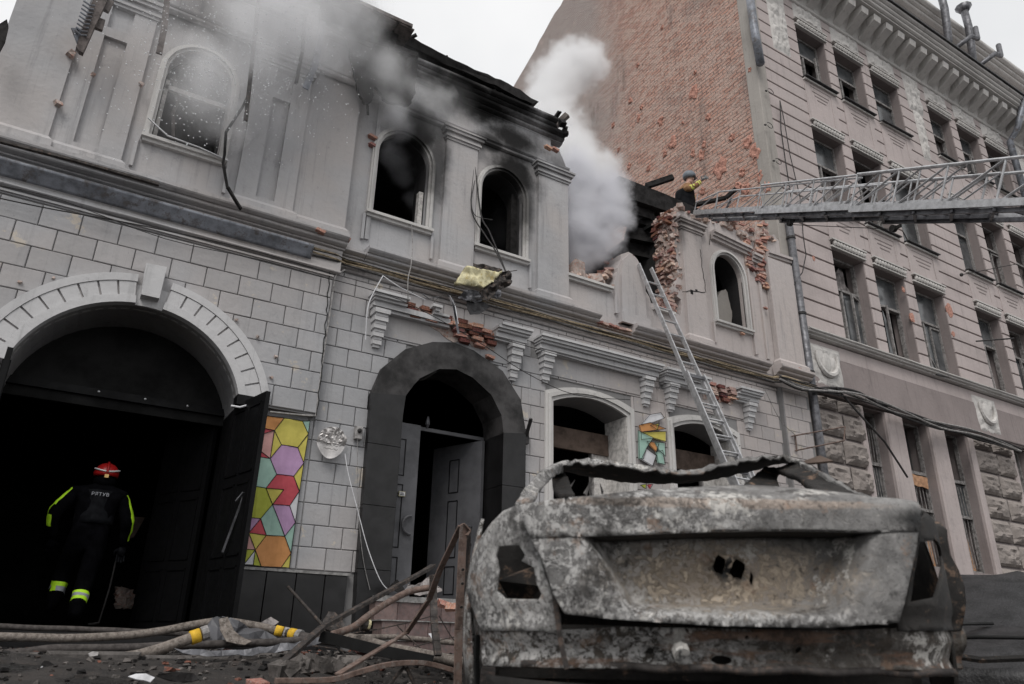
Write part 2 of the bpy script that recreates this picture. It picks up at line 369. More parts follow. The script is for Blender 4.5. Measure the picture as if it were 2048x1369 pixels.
# --- walls
lower_holes = [arch(4.45, .80, -.3, 2.9, .86), sarch(6.87, .73, 1.1, 3.62, .17, 10), sarch(9.33, .72, 1.1, 3.60, .17, 10)]
b = MB(); b.prism([(1.58, -.3), (12.22, -.3), (12.22, 5.1), (1.58, 5.1)], .015, .55, lower_holes); b.build('lower_wall', 'joint', A)
holeL = jitter_line([(9.06, 7.95), (8.97, 7.2), (9.02, 6.6), (8.86, 6.25), (9.05, 6.02), (8.95, 5.78), (8.3, 5.85), (8.17, 6.05)], .09, .035, 1)
holeM = jitter_line([(8.12, 6.42), (7.98, 6.68), (7.8, 6.76), (7.62, 6.62), (7.52, 6.2), (7.4, 5.92), (7.0, 5.88), (6.5, 5.88)], .08, .025, 2)
topL = jitter_line([(6.47, 8.0), (6.3, 8.38), (5.95, 8.45), (5.55, 8.72), (5.35, 8.8)], .1, .03, 3)
topR = jitter_line([(12.2, 8.28), (11.9, 8.42), (11.3, 8.3), (10.5, 8.12), (9.8, 8.18), (9.2, 8.1)], .1, .03, 4)
outer = [(2.55, 5.1), (12.22, 5.1)]+topR+holeL+holeM+[(6.46, 5.95)]+topL+[(2.55, 8.8)]
b = MB(); b.prism(outer, 0, .5, [arch(3.40, .42, 5.9, 6.98, .45), arch(5.15, .40, 5.9, 6.98, .45), arch(10.34, .40, 5.88, 6.95, .50)])
b.build('upper_wall', 'plaster', A)
b = MB(); b.prism([(-1.68, 5.1), (2.56, 5.1), (2.56, 9.0), (-1.68, 9.0)], YL, .5, [arch(.41, .40, 5.9, 6.98, .45)]); b.build('upper_wall', 'plaster', A)
gate = arch(.38, 1.2, -.3, 2.47, 1.2, 28)
b = MB(); b.prism([(-1.68, 2.74), (.38-1.17, 2.74)]+[(.38+1.2*math.cos(t), 2.47+1.2*math.sin(t)) for t in [math.pi-.226-(math.pi-.452)*i/28 for i in range(29)]]+[(2.5, 2.74), (2.5, 4.72), (-1.68, 4.72)], YL+.012, .02)
b.build('gate_wall', 'joint', A)
b = MB(); b.prism([(-1.68, -.3), (1.6, -.3), (1.6, 5.1), (-1.68, 5.1)], .02, .68, [gate]); b.build('gate_wall', 'plaster', A)
b = MB(); b.box(-1.68, -1.6, .5, 9, -.3, 9); b.box(-1.68, 12.1, 8.9, 9, 0, 8.2); b.build('rear_wall', 'plaster', A)
# --- sooty rooms behind the openings; passage and collapsed bay have darkness painted in black
def room(name, x0, x1, y0, y1, z0, z1, mat, top=True, w=.06):
    b = MB(); b.box(x0, x1, y1, y1+w, z0, z1); b.box(x0-w, x0, y0, y1, z0, z1); b.box(x1, x1+w, y0, y1, z0, z1); b.box(x0-w, x1+w, y0, y1+w, z0-w, z0)
    if top: b.box(x0-w, x1+w, y0, y1+w, z1, z1+w)
    return b.build(name, mat, A)
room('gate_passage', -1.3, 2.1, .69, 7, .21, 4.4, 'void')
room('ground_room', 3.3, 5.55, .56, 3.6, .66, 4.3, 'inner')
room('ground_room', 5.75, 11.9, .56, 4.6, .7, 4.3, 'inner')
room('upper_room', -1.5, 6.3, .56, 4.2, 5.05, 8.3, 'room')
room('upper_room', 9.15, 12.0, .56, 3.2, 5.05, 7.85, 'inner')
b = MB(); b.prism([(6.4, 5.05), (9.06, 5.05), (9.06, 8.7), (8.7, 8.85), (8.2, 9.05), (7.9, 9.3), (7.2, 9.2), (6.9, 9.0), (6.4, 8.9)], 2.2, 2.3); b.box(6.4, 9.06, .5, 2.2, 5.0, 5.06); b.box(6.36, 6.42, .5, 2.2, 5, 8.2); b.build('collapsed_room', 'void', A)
# --- rusticated plaster blocks (each one a piece)
bb = MB(); bb.tbox(-.5, .5, -.5, .5, -.5, .5, .0)
def blk(par, x0, x1, z0, z1, yf, d=.03, cache={}):
    key = (round(x1-x0, 2), round(z1-z0, 3), d)
    if key not in cache:
        q = MB(); q.tbox(-key[0]/2, key[0]/2, 0, d, -key[1]/2, key[1]/2, .007)
        o = q.build('wall_block', 'block'); cache[key] = o.data; bpy.data.objects.remove(o)
    o = bpy.data.objects.new('wall_block', cache[key]); COL.objects.link(o); o.parent = par
    o.location = Vector(((x0+x1)/2, yf+random.uniform(-.004, .003), (z0+z1)/2))-wl(par); o.rotation_euler = (random.uniform(-.006, .006), random.uniform(-.004, .004), random.uniform(-.006, .006))
nb = 0; hid = MB()
def blocks(x0, x1, z0, z1, rw, rh, yf, keep, off=0., hidefn=None):
    global nb
    r = 0; z = z0
    while z < z1-.05:
        zt = min(z+rh, z1); x = x0-(rw*.5 if (r+int(off)) % 2 else 0)
        while x < x1-.03:
            a, c = max(x, x0), min(x+rw, x1)
            for (a2, c2) in keep(a, c, z, zt):
                if c2-a2 > .06:
                    a3, c3 = round(a2/.02)*.02, round(c2/.02)*.02
                    if hidefn and hidefn(a2, z): hid.tbox(a3+.006, c3-.006, yf, yf+.03, z+.006, zt-.006, .007)
                    else: blk(A, a3+.004, c3-.004, z+.004, zt-.004, yf); nb += 1
            x += rw
        z += rh; r += 1
def keep_gate(a, c, z, zt):
    o = []; h = zt-2.47
    rr = 1.34; zz = max(0., (z-2.47) if z > 2.47 else 0)
    hw = math.sqrt(max(0, rr*rr-zz*zz)) if zz < rr else 0
    if hw == 0: return [(a, c)]
    if a < .38-hw: o.append((a, min(c, .38-hw)))
    if c > .38+hw: o.append((max(a, .38+hw), c))
    return o
blocks(-1.66, 2.49, 2.76, 4.62, .40, .266, YL-.012, keep_gate)
def sub(iv, a, c):
    o = []
    for p, q in iv:
        if c <= p or a >= q: o.append((p, q)); continue
        if p < a: o.append((p, a))
        if c < q: o.append((c, q))
    return o
def keep_right(a, c, z, zt):
    iv = [(a, c)]
    zm = (z+zt)/2
    hwp = 1.1 if zm < 3.3 else max(0, 1.1*math.sqrt(max(0, 1-((zm-3.2)/.9)**2)))
    if hwp > 0: iv = sub(iv, 4.42-hwp, 4.42+hwp)
    if 3.85 < zm < 4.62:
        for l, r_ in ((3.1, 5.6), (5.8, 8.25), (8.35, 10.7)):
            if zm > 4.36: iv = sub(iv, l, r_)
    for l, r_ in ((6.02, 7.72), (8.54, 10.2)):
        if zm < 4.02: iv = sub(iv, l, r_)
    return iv
blocks(2.52, 11.4, .91, 4.84, .34, .2575, -.005, keep_right, hidefn=lambda a, z: (a > 5.5 and z < 2.3) or (4.6 < z) )
blocks(11.46, 12.2, .91, 4.84, .34, .2575, -.085, lambda a, c, z, zt: [(a, c)], hidefn=lambda a, z: z < 2.1)
hid.build('wall_block', 'block', A)['kind'] = 'stuff'
b = MB(); b.box(11.43, 12.21, -.075, .02, -.3, 4.86); b.build('corner_pier', 'joint', A)
# narrow strip beside the banner
blocks(2.44, 2.52, .91, 2.7, .3, .2575, -.0, lambda a, c, z, zt: [(a, c)])
b = MB(); b.box(1.6, 2.44, -.002, .02, .9, 2.74); b.build('plain_plaster_panel', 'block', A)
# --- gate arch: pale ring of voussoirs, keystone
def ringpt(r, t): return (.38+r*math.cos(t), 2.47+r*math.sin(t))
T0, T1 = .235, math.pi-.235
def ring(r0, r1, y0, y1, ta, tb, n, mat, name, par=A):
    ts = [ta+(tb-ta)*i/n for i in range(n+1)]
    poly = [ringpt(r1, t) for t in ts]+[ringpt(r0, t) for t in reversed(ts)]
    b = MB(); b.prism(poly, y0, y1); return b.build(name, mat, par)
ks = math.pi/2-.0
for ta, tb in ((T0, ks-.14), (ks+.10, T1)):
    ring(1.2, 1.29, YL-.10, YL+.02, ta, tb, 22, 'ringwhite', 'arch_moulding')
    ring(1.29, 1.47, YL-.045, YL+.02, ta, tb, 22, 'plaster', 'arch_band')
    ring(1.47, 1.56, YL-.085, YL+.02, ta, tb, 22, 'ringwhite', 'arch_moulding')
    n = 9; st = (tb-ta)/n
    for i in range(n):
        ring(1.295, 1.465, YL-.075, YL, ta+i*st+.008, ta+(i+1)*st-.008, 3, 'ringwhite', 'arch_stone')
ring(1.2, 1.45, YL-.03, YL+.02, ks-.14, ks+.10, 4, 'ringwhite', 'arch_band')
b = MB(); b.cur = 0
k0 = xz([(289, 537), (330, 545), (315, 607), (279, 599)], YL)
b.prism([(k0[3][0], k0[3][1]), (k0[2][0], k0[2][1]), (k0[1][0], k0[1][1]), (k0[0][0], k0[0][1])], YL-.16, YL-.02); b.build('keystone', 'ringwhite', A)
# dark soffit of the passage, lunette and transom with three bolts
b = MB()
n = 28
for i in range(n):
    t, u = math.pi*i/n, math.pi*(i+1)/n
    p, q, p2, q2 = ringpt(1.2, t), ringpt(1.2, u), ringpt(1.26, t), ringpt(1.26, u)
    y0, y1 = -.02, .69
    b.add([(p[0], y0, p[1]), (q[0], y0, q[1]), (q[0], y1, q[1]), (p[0], y1, p[1]), (p2[0], y0, p2[1]), (q2[0], y0, q2[1]), (q2[0], y1, q2[1]), (p2[0], y1, p2[1])],
          [(0, 3, 2, 1), (0, 1, 5, 4), (4, 5, 6, 7), (2, 3, 7, 6)])
b.build('arch_soffit', 'plaster', A)
b = MB(); b.prism([(.38-1.2, 2.62)]+[ringpt(1.2, math.pi-math.pi*i/24) for i in range(1, 24)]+[(.38+1.2, 2.62)], .64, .68); lun = b.build('gate_lunette', 'void', A)
b = MB(); b.beam((-.8, .62, 2.78), (1.56, .62, 2.78), .07, .09); tr = b.build('gate_transom', 'black', A)
for x in (.12, .62, 1.1):
    b = MB(); b.ball((x, .58, 2.79), .016, 8, 5); b.build('bolt', 'alu', tr)
# gate leaves of black sheet metal with raised frames
def leaf(p, q, z0, z1, name='gate_leaf', mat='black', th=.05):
    p, q = Vector((p[0], p[1], 0)), Vector((q[0], q[1], 0)); d = (q-p); L = d.length; d.normalize(); nn = Vector((d.y, -d.x, 0))
    def pt(u, v, w): return p+d*u+nn*w+Vector((0, 0, v))
    b = MB()
    def bx(u0, u1, v0, v1, w0, w1):
        b.add([pt(u, v, w) for v in (v0, v1) for w in (w0, w1) for u in (u0, u1)], [(0, 2, 3, 1), (4, 5, 7, 6), (0, 1, 5, 4), (2, 6, 7, 3), (0, 4, 6, 2), (1, 3, 7, 5)])
    bx(0, L, z0, z1, -th/2, th/2); lf = b.build(name, mat, A)
    b = MB()
    H = z1-z0; rows = ((.04, .28), (.32, .62), (.66, .96))
    for r0, r1 in rows:
        for c0, c1 in ((.08, .46), (.54, .92)):
            for sgn in (-1, 1):
                w0, w1 = (th/2, th/2+.012) if sgn > 0 else (-th/2-.012, -th/2)
                u0, u1, v0, v1 = c0*L, c1*L, z0+r0*H, z0+r1*H
                bx(u0, u1, v0, v0+.022, w0, w1); bx(u0, u1, v1-.022, v1, w0, w1); bx(u0, u0+.022, v0, v1, w0, w1); bx(u1-.022, u1, v0, v1, w0, w1)
    b.build('raised_frame', 'black', lf); return lf
leaf((1.57, .0), (1.74, -.82), .12, 2.72); leaf((1.50, .72), (1.05, 1.5), .22, 2.66); leaf((-.80, .1), (-.72, -.75), .12, 2.72)
b = MB(); b.box(-1.0, 1.75, -.35, .9, -.1, .19); b.build('gate_threshold', 'inner', A)
b = MB(); b.box(1.555, 1.83, -.012, .67, .0, 2.70); b.build('gate_jamb_cover', 'black', A)  # black box added over the plaster edge to hide its bright lit line
# bent silver edge strips on the right leaf
b = MB(); b.path([P(520, 905, -.6), P(500, 960, -.6), P(484, 1000, -.62), P(445, 1105, -.5)], .022, .008); b.path([P(472, 1003, -.7), P(487, 985, -.75)], .03, .01); b.build('bent_edge_strip', 'alud', A)
# --- plinth of black tiles
for i in range(4):
    x0 = 1.84+i*.34; b = MB(); b.tbox(x0+.004, min(x0+.336, 3.13), -.07, .02, -.2, .86, .004); b.build('plinth_tile', 'granite', A)
b = MB(); b.box(1.8, 3.16, -.085, .015, .865, .895); b.build('plinth_ledge', 'stepedge', A)
b = MB(); b.box(5.65, 12.2, -.06, .01, -.2, .88); b.build('plinth', 'granite', A)
# --- upper ledge, gutter band and lower mouldings
def mould(x0, x1, prof, mat, name='ledge', yb=0., seed=0, par=A):
    """prof: list of (z0,z1,depth)"""
    b = MB(); pr = [(yb+.01, prof[0][0])]; pd = 0
    for z0, z1, d in prof:
        if d > pd: pr += [(yb-pd-(d-pd)*.35, z0+.002), (yb-pd-(d-pd)*.85, z0+(z1-z0)*.30), (yb-d, z0+(z1-z0)*.5)]
        else: pr += [(yb-d, z0+.001)]
        pr += [(yb-d, z1-.001)]; pd = d
    pr += [(yb+.01, prof[-1][1]+min(.03, pd*.2))]
    n = len(pr); seg = max(1, int((x1-x0)/.35)); rr = random.Random(int(x0*100)+int(prof[0][0]*10))
    v = []
    for i in range(seg+1):
        x = x0+(x1-x0)*i/seg; j = [rr.uniform(-.003, .003) for q in pr]
        v += [(x, y+j[k]*(0 if k in (0, n-1) else 1), z+j[-1-k]*.6) for k, (y, z) in enumerate(pr)]
    f = [(i*n+k, i*n+(k+1) % n, (i+1)*n+(k+1) % n, (i+1)*n+k) for i in range(seg) for k in range(n)]
    f = [tuple(reversed(q)) for q in f]+[tuple(range(n)), tuple(reversed([seg*n+k for k in range(n)]))]
    return b.add(v, f).build(name, mat, par)
LP = [(5.07, 5.105, .06), (5.107, 5.165, .14), (5.167, 5.255, .22)]
mould(-1.7, 2.60, LP, 'plaster', yb=YL); mould(2.93, 7.0, LP, 'plaster'); mould(7.75, 11.1, LP, 'plaster', yb=-.002)
mould(11.3, 12.27, LP, 'plaster', yb=-.06); mould(2.62, 2.92, LP[:2], 'plaster')
mould(7.0, 7.75, LP[:1], 'mortar')
mould(-1.7, 2.58, [(4.72, 4.76, .05), (4.762, 4.80, .02), (5.0, 5.068, .03)], 'plaster', 'band_moulding', YL)
mould(2.5, 12.2, [(4.86, 4.90, .03), (5.02, 5.065, .04)], 'plaster', 'band_moulding')
b = MB(); b.grid(lambda u, v: (-1.7+u*3.86, YL-.05-.10*v+.006*noise.noise(Vector((u*30, v*3, 0))), 4.815+v*.175), 60, 6); b.build('zinc_gutter_band', 'flash', A, True, solid=.01)
b = MB(); b.box(-1.7, 2.5, YL-.004, YL+.02, 4.64, 4.70); b.box(-1.7, 2.5, YL-.03, YL+.02, 4.66, 4.68); b.build('band_moulding', 'plaster', A)
# --- window surrounds of the upper floor
def surround(cx, hw, yb, zs=6.98, z0=5.9, rise=.45, w=.10, mat='trim'):
    n = 16
    for k, (e0, e1, d) in enumerate(((0, .035, .035), (.035, .075, .075), (.075, w, .045))):
        inn = arch(cx, hw+e0, z0, zs, rise+e0, n); out_ = arch(cx, hw+e1, z0, zs, rise+e1, n)
        b = MB()
        poly = [out_[1]]+out_[2:]+[out_[0]]+[inn[0]]+inn[2:][::-1]+[inn[1]]
        b.prism(poly, yb-d, yb+.02); b.build('window_moulding', mat, A)
    b = MB(); b.box(cx-hw-.11, cx+hw+.11, yb-.10, yb+.02, z0-.045, z0-.002); b.box(cx-hw-.09, cx+hw+.09, yb-.06, yb+.02, z0-.09, z0-.047); b.build('window_sill', mat, A)
for cx, hw, yb in ((.41, .40, YL), (3.40, .42, 0), (5.15, .40, 0), (10.34, .40, 0)): surround(cx, hw, yb)
for cx, hw in ((.41, .40), (3.40, .42), (5.15, .40), (10.34, .40)):
    o_ = arch(cx, hw+.004, 5.9, 6.98, .454, 16); i_ = arch(cx, hw-.014, 5.9, 6.98, .436, 16); b = MB()
    b.prism([o_[1]]+o_[2:]+[o_[0], i_[0]]+i_[2:][::-1]+[i_[1]], .10, .5); b.build('dark_reveal_liner', 'inner', A)  # dark liner added inside the openings to darken their bright reveals
b = MB(); b.box(6.42, 7.36, -.10, .02, 5.84, 5.885); b.box(6.44, 7.34, -.06, .02, 5.79, 5.842); b.build('window_sill', 'trim', A); b = MB(); b.box(8.3, 8.8, -.08, .02, 5.72, 5.77); b.build('window_sill', 'trim', A)
# sunk aprons below the sills
for cx, yb in ((.41, YL), (3.40, 0), (5.15, 0), (6.9, 0), (10.34, 0)):
    b = MB(); b.box(cx-.56, cx-.52, yb-.05, yb+.01, 5.42, 5.84); b.build('apron_edge', 'plaster', A); b = MB(); b.box(cx+.52, cx+.56, yb-.05, yb+.01, 5.42, 5.84)
    b.build('apron_edge', 'plaster', A)
# --- pilasters with bases and stepped caps
def pilaster(x0, x1, yb, zt=7.62, cap=True, panel=None, base=True, d=.07, zb=5.26, bz=5.44):
    b = MB()
    if panel:
        a, c = panel
        b.box(x0, a, yb-d, yb+.01, zb, zt); b.box(c, x1, yb-d, yb+.01, zb, zt); b.box(a, c, yb-d, yb+.01, 7.12, 7.26); b.box(a, c, yb-d, yb+.01, zb, 5.5)
    else: b.box(x0, x1, yb-d, yb+.01, zb, zt)
    b.build('pilaster', 'plaster', A)
    if base:
        b = MB(); e = .055
        b.add([(x0-e, yb-d-e, zb), (x1+e, yb-d-e, zb), (x1+e, yb+.01, zb), (x0-e, yb+.01, zb), (x0-e, yb-d-e, bz-.06), (x1+e, yb-d-e, bz-.06), (x1+e, yb+.01, bz-.06), (x0-e, yb+.01, bz-.06),
               (x0-.005, yb-d-.005, bz), (x1+.005, yb-d-.005, bz), (x1+.005, yb+.01, bz), (x0-.005, yb+.01, bz)],
              [(0, 3, 2, 1), (0, 1, 5, 4), (1, 2, 6, 5), (3, 0, 4, 7), (4, 5, 9, 8), (5, 6, 10, 9), (7, 4, 8, 11), (8, 9, 10, 11)]); b.build('pilaster_base', 'plaster', A)
    if cap:
        b = MB()
        for i, (z0, z1, e) in enumerate(((7.62, 7.66, .02), (7.662, 7.70, .045), (7.702, 7.75, .03), (7.752, 7.80, .075), (7.802, 7.835, .10))): b.box(x0-e, x1+e, yb-d-e, yb+.01, z0, z1)
        b.build('pilaster_cap', 'plaster', A)
pilaster(4.07, 4.63, 0, panel=None); pilaster(5.82, 6.43, 0); pilaster(9.1, 9.62, 0, 7.62, True); pilaster(11.45, 12.21, -.02, 7.7, False, d=.10)
b = MB(); b.prism([(7.55, 5.26), (8.1, 5.26), (8.1, 6.35), (7.95, 6.6), (7.78, 6.68), (7.62, 6.5), (7.57, 6.2)], -.07, .01); b.build('broken_pilaster', 'plaster', A)
b = MB(); b.box(7.5, 8.15, -.12, .0, 5.26, 5.45); b.build('pilaster_base', 'plaster', A)
pilaster(-1.7, -1.0, YL, 7.62, False, d=.10); pilaster(-1.0, -.24, YL, 7.62, True, (-.76, -.5), d=.055)
pilaster(1.08, 1.83, YL, 7.62, True, (1.34, 1.58), d=.06); pilaster(1.83, 2.57, YL, 7.7, False, d=.02)
# --- architrave, frieze and cornice
CR = [(7.84, 7.90, .06), (7.902, 7.97, .09), (8.40, 8.44, .10), (8.442, 8.50, .16), (8.502, 8.58, .24), (8.582, 8.64, .28), (8.642, 8.72, .34)]
mould(2.58, 6.05, CR, 'plaster', 'cornice'); mould(6.05, 6.46, CR[:2], 'plaster', 'cornice'); mould(6.05, 6.3, CR[2:5], 'plaster', 'cornice')
mould(-1.75, 2.6, CR, 'plaster', 'cornice', YL-.05)
def tilted(x0, x1, dz0, dz1, prof=((7.70, 7.76, .05), (7.762, 7.82, .09), (7.822, 7.88, .13))):
    b = MB()
    for z0, z1, d in prof:
        b.add([(x0, -d-.02, z0+dz0), (x1, -d-.02, z0+dz1), (x1, .01, z0+dz1), (x0, .01, z0+dz0), (x0, -d-.02, z1+dz0), (x1, -d-.02, z1+dz1), (x1, .01, z1+dz1), (x0, .01, z1+dz0)], [(0, 3, 2, 1), (4, 5, 6, 7), (0, 1, 5, 4), (1, 2, 6, 5), (2, 3, 7, 6), (3, 0, 4, 7)])
    b.build('cracked_cornice', 'plaster', A)
tilted(9.05, 9.72, 0, -.02); tilted(9.95, 11.0, -.02, -.10); tilted(11.05, 11.3, -.2, -.22); tilted(11.52, 12.25, -.02, .02)
b = MB(); b.box(2.9, 2.96, -.035, .01, 5.44, 8.0); b.build('wall_strip', 'plaster', A)
b = MB(); b.box(11.2, 11.27, -.04, .01, 5.40, 7.6); b.box(10.9, 10.95, -.04, .01, 5.44, 7.3); b.build('wall_strip', 'plaster', A)
# --- eaves and burnt roof
b = MB(); b.box(-1.9, 3.05, -.78, .3, 8.80, 8.86); b.build('eaves_board', 'greywood', A)
for i in range(17):
    b = MB(); x = -1.8+i*.29; b.box(x, x+.25, -.76, -.2, 8.775, 8.798); b.build('soffit_plank', 'greywood', A)
b = MB(); b.prism(jitter_line([(-1.9, 8.86), (3.0, 8.86), (3.75, 8.8), (4.9, 8.8), (5.5, 8.74), (5.6, 8.86), (5.0, 8.98), (4.2, 8.95), (3.4, 9.02), (2.6, 9.1), (-1.9, 9.15)], .12, .02, 9), -.36, .5); b.build('charred_eaves', 'char', A)
b = MB(); b.add([(-1.9, -.7, 8.9), (5.4, -.3, 8.85), (5.0, 3.2, 10.3), (-1.9, 3.2, 10.6)], [(0, 1, 2, 3)]); b.build('burnt_roof', 'char', A, solid=.12)
def pxbeam(name, pts, ys, w, h, mat='char', par=A):
    b = MB(); b.path([P(a, c, y) for (a, c), y in zip(pts, ys)], w, h); return b.build(name, mat, par)
# stubs of rafters and torn tin seen against the sky
pxbeam('charred_rafter', [(778, 92), (832, 112)], [-.4, -.4], .07, .09); pxbeam('charred_rafter', [(832, 108), (808, 140)], [-.4, -.3], .08, .10)
pxbeam('charred_rafter', [(790, 103), (806, 122), (815, 135)], [-.3, -.3, -.3], .03, .03)
pxbeam('charred_rafter', [(965, 205), (990, 175)], [.2, -.1], .09, .11); pxbeam('charred_rafter', [(1085, 268), (1108, 255), (1135, 230)], [.3, .1, -.1], .08, .10, 'greywood')
pxbeam('charred_rafter', [(950, 198), (962, 192), (975, 200)], [.1, .1, .1], .06, .05)
b = MB(); b.prism(xz([(640, 0), (700, 20), (792, 60), (800, 62), (788, 92), (742, 80), (690, 62), (640, 40)], -.5)[::-1], -.55, -.45); b.build('hanging_roof_sheet', 'char', A)
b = MB(); b.prism(jitter_line(xz([(690, 60), (760, 85), (835, 120), (828, 190), (818, 215), (770, 205), (748, 175), (742, 205), (730, 212), (718, 195), (700, 120), (690, 60)], -.3), .05, .015, 5)[::-1], -.34, -.28); b.build('torn_roofing_felt', 'char', A)
rq = random.Random(8); b = MB()
for k in range(260):
    x = rq.uniform(2.7, 6.3); z = 8.86+.12*math.sin(x*2.3)-(max(0, x-5.3)*.42); b.chunk((x, rq.uniform(-.30, .1), z+rq.uniform(-.06, .07)), rq.uniform(.02, .075), k)
b.build('charred_roof_debris', 'char', A)['kind'] = 'stuff'
for k in range(8):
    x = rq.choice((2.9, 3.4, 4.1, 4.3, 5.2, 5.5, 5.9, 6.1))+rq.uniform(-.15, .15); z = 8.9+.1*math.sin(x*2.3)-(max(0, x-5.3)*.42); b = MB(); b.beam((x, -.1, z-.05), (x+rq.uniform(-.45, .35), -.35+rq.uniform(-.2, .3), z+rq.uniform(-.02, .16)), rq.uniform(.02, .055)); b.build('charred_lath', 'char', A)
# collapsed roof over the destroyed bay
pa = [(1238, 352), (1330, 388), (1448, 440), (1432, 452), (1357, 430), (1262, 398)]
b = MB(); b.prism(xz(pa, .5)[::-1], .5, 1.1); b.build('fallen_roof_sheet', 'char', A)
pxbeam('charred_beam', [(1292, 373), (1346, 355)], [.6, .3], .09, .11); pxbeam('charred_beam', [(1388, 411), (1452, 396), (1472, 378)], [.8, .2, 0], .08, .07)
pxbeam('charred_beam', [(1235, 418), (1292, 436)], [.9, .9], .5, .36); pxbeam('charred_beam', [(1262, 440), (1355, 464)], [1.0, .55], .30, .26); pxbeam('charred_beam', [(1250, 470), (1350, 490)], [1.1, .55], .30, .28); pxbeam('charred_beam', [(1240, 500), (1345, 522)], [1.3, .7], .3, .26)
pxbeam('charred_beam', [(1262, 425), (1300, 412)], [.8, 1.2], .14, .16); pxbeam('charred_beam', [(1295, 440), (1348, 428)], [1.4, .9], .1, .12)
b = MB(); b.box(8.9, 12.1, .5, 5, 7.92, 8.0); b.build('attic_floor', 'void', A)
# --- portal of black granite
po = [(3.28, -.05), (3.20, 3.17), (3.32, 3.55), (3.62, 3.88), (4.02, 4.08), (4.36, 4.15), (4.68, 4.10), (5.18, 3.88), (5.50, 3.50), (5.60, 3.0), (5.60, -.05)]
pi_ = [(5.22, .66), (5.22, 2.95), (5.18, 3.2), (5.00, 3.48), (4.68, 3.68), (4.42, 3.75), (4.15, 3.70), (3.86, 3.50), (3.68, 3.22), (3.66, 2.95), (3.66, .66)]
def split_portal():
    segs = []
    L = [(3.28, -.05), (3.66, -.05), (3.66, .95), (3.235, .95)]; segs.append(L)
    segs.append([(3.235, .958), (3.66, .958), (3.66, 1.72), (3.225, 1.72)]); segs.append([(3.225, 1.728), (3.66, 1.728), (3.66, 2.5), (3.21, 2.5)])
    segs.append([(3.21, 2.508), (3.66, 2.508), (3.66, 2.95), (3.68, 3.22), (3.20, 3.17)])
    segs.append([(5.22, -.05), (5.60, -.05), (5.60, 1.2), (5.22, 1.2)]); segs.append([(5.22, 1.208), (5.60, 1.208), (5.60, 2.2), (5.22, 2.2)])
    segs.append([(5.22, 2.208), (5.60, 2.208), (5.60, 3.0), (5.22, 2.95)])
    o = [(3.20, 3.17), (3.32, 3.55), (3.62, 3.88), (4.02, 4.08), (4.36, 4.15), (4.68, 4.10), (5.18, 3.88), (5.50, 3.50), (5.60, 3.0)]
    i = [(3.68, 3.22), (3.77, 3.37), (3.86, 3.50), (4.15, 3.70), (4.42, 3.75), (4.68, 3.68), (5.00, 3.48), (5.18, 3.2), (5.22, 2.95)]
    for k in range(8): segs.append([i[k], i[k+1], o[k+1], o[k]])
    return segs
for k, sgm in enumerate(split_portal()):
    b = MB(); b.prism(sgm, -.115, .5); b.build('granite_panel', 'granite' if k < 7 else 'granitetop', A)
b = MB(); b.prism([(3.6, 2.95), (5.3, 2.95), (5.3, 3.8), (3.6, 3.8)], .46, .5); b.build('portal_lunette', 'door', A)
b = MB(); b.box(3.3, 5.6, .46, .6, 3.0, 4.4); b.build('portal_lunette', 'inner', A)
# steps
b = MB(); b.box(3.45, 5.65, -.32, .6, .60, .655); b.build('door_threshold', 'stepedge', A)
for k, (z0, z1, y0) in enumerate(((.38, .60, -.30), (.17, .38, -.56), (-.1, .17, -.82))):
    for i in range(8):
        x0 = 3.42+i*.29; b = MB(); b.tbox(x0+.003, x0+.287, y0, y0+.28, z0, z1-.012, .004); b.build('step_tile', 'step', A)
    b = MB(); b.box(3.40, 5.75, y0-.02, y0+.28, z1-.012, z1); b.build('step_edge', 'stepedge', A)
# door leaves
def doorleaf(p, q, z0, z1):
    p, q = Vector((p[0], p[1], 0)), Vector((q[0], q[1], 0)); d = q-p; L = d.length; d.normalize(); nn = Vector((d.y, -d.x, 0))
    def bx(b, u0, u1, v0, v1, w0, w1):
        b.add([p+d*u+nn*w+Vector((0, 0, v)) for v in (v0, v1) for w in (w0, w1) for u in (u0, u1)], [(0, 2, 3, 1), (4, 5, 7, 6), (0, 1, 5, 4), (2, 6, 7, 3), (0, 4, 6, 2), (1, 3, 7, 5)])
    b = MB(); bx(b, 0, L, z0, z1, -.03, .03); lf = b.build('door_leaf', 'door', A)
    H = z1-z0
    for r0, r1 in ((.68, .90), (.27, .63), (.05, .22)):
        b = MB(); u0, u1, v0, v1 = L*.36, L*.56, z0+H*r0, z0+H*r1
        for a in ((u0, u1, v0, v0+.012), (u0, u1, v1-.012, v1), (u0, u0+.012, v0, v1), (u1-.012, u1, v0, v1)): bx(b, *a, .03, .038)
        b.build('panel_frame', 'black', lf)
    b = MB(); c = p+d*L*.86+Vector((0, 0, z0+H*.40)); r = .12
    b.tube([c+d*(r*-.2)*0-d*r*math.sin(t)+Vector((0, 0, r*math.cos(t)))+nn*.07 for t in [math.pi*i/10 for i in range(11)]], .018, 6)
    b.beam(c+Vector((0, 0, r)), c+Vector((0, 0, r))+nn*.07, .02); b.beam(c-Vector((0, 0, r)), c-Vector((0, 0, r))+nn*.07, .02)
    b.build('door_handle', 'door', lf); return lf
dl = doorleaf((3.64, .30), (4.10, .30), .66, 2.96)
b = MB(); c = P(803, 989, .25); b.box(c.x-.045, c.x+.045, .23, .262, c.z-.03, c.z+.035); nb_ = b.build('small_notice', 'insul', dl)
b = MB(); b.box(c.x-.038, c.x+.038, .226, .2295, c.z-.022, c.z+.028); b.build('notice_face', 'paper', dl)
b = MB(); b.box(c.x-.026, c.x+.020, .2225, .2255, c.z+.008, c.z+.016); b.box(c.x-.028, c.x+.028, .2225, .2255, c.z-.012, c.z-.004); b.build('notice_print', 'wire', dl)
doorleaf((4.80, 1.25), (5.16, .36), .66, 2.92)
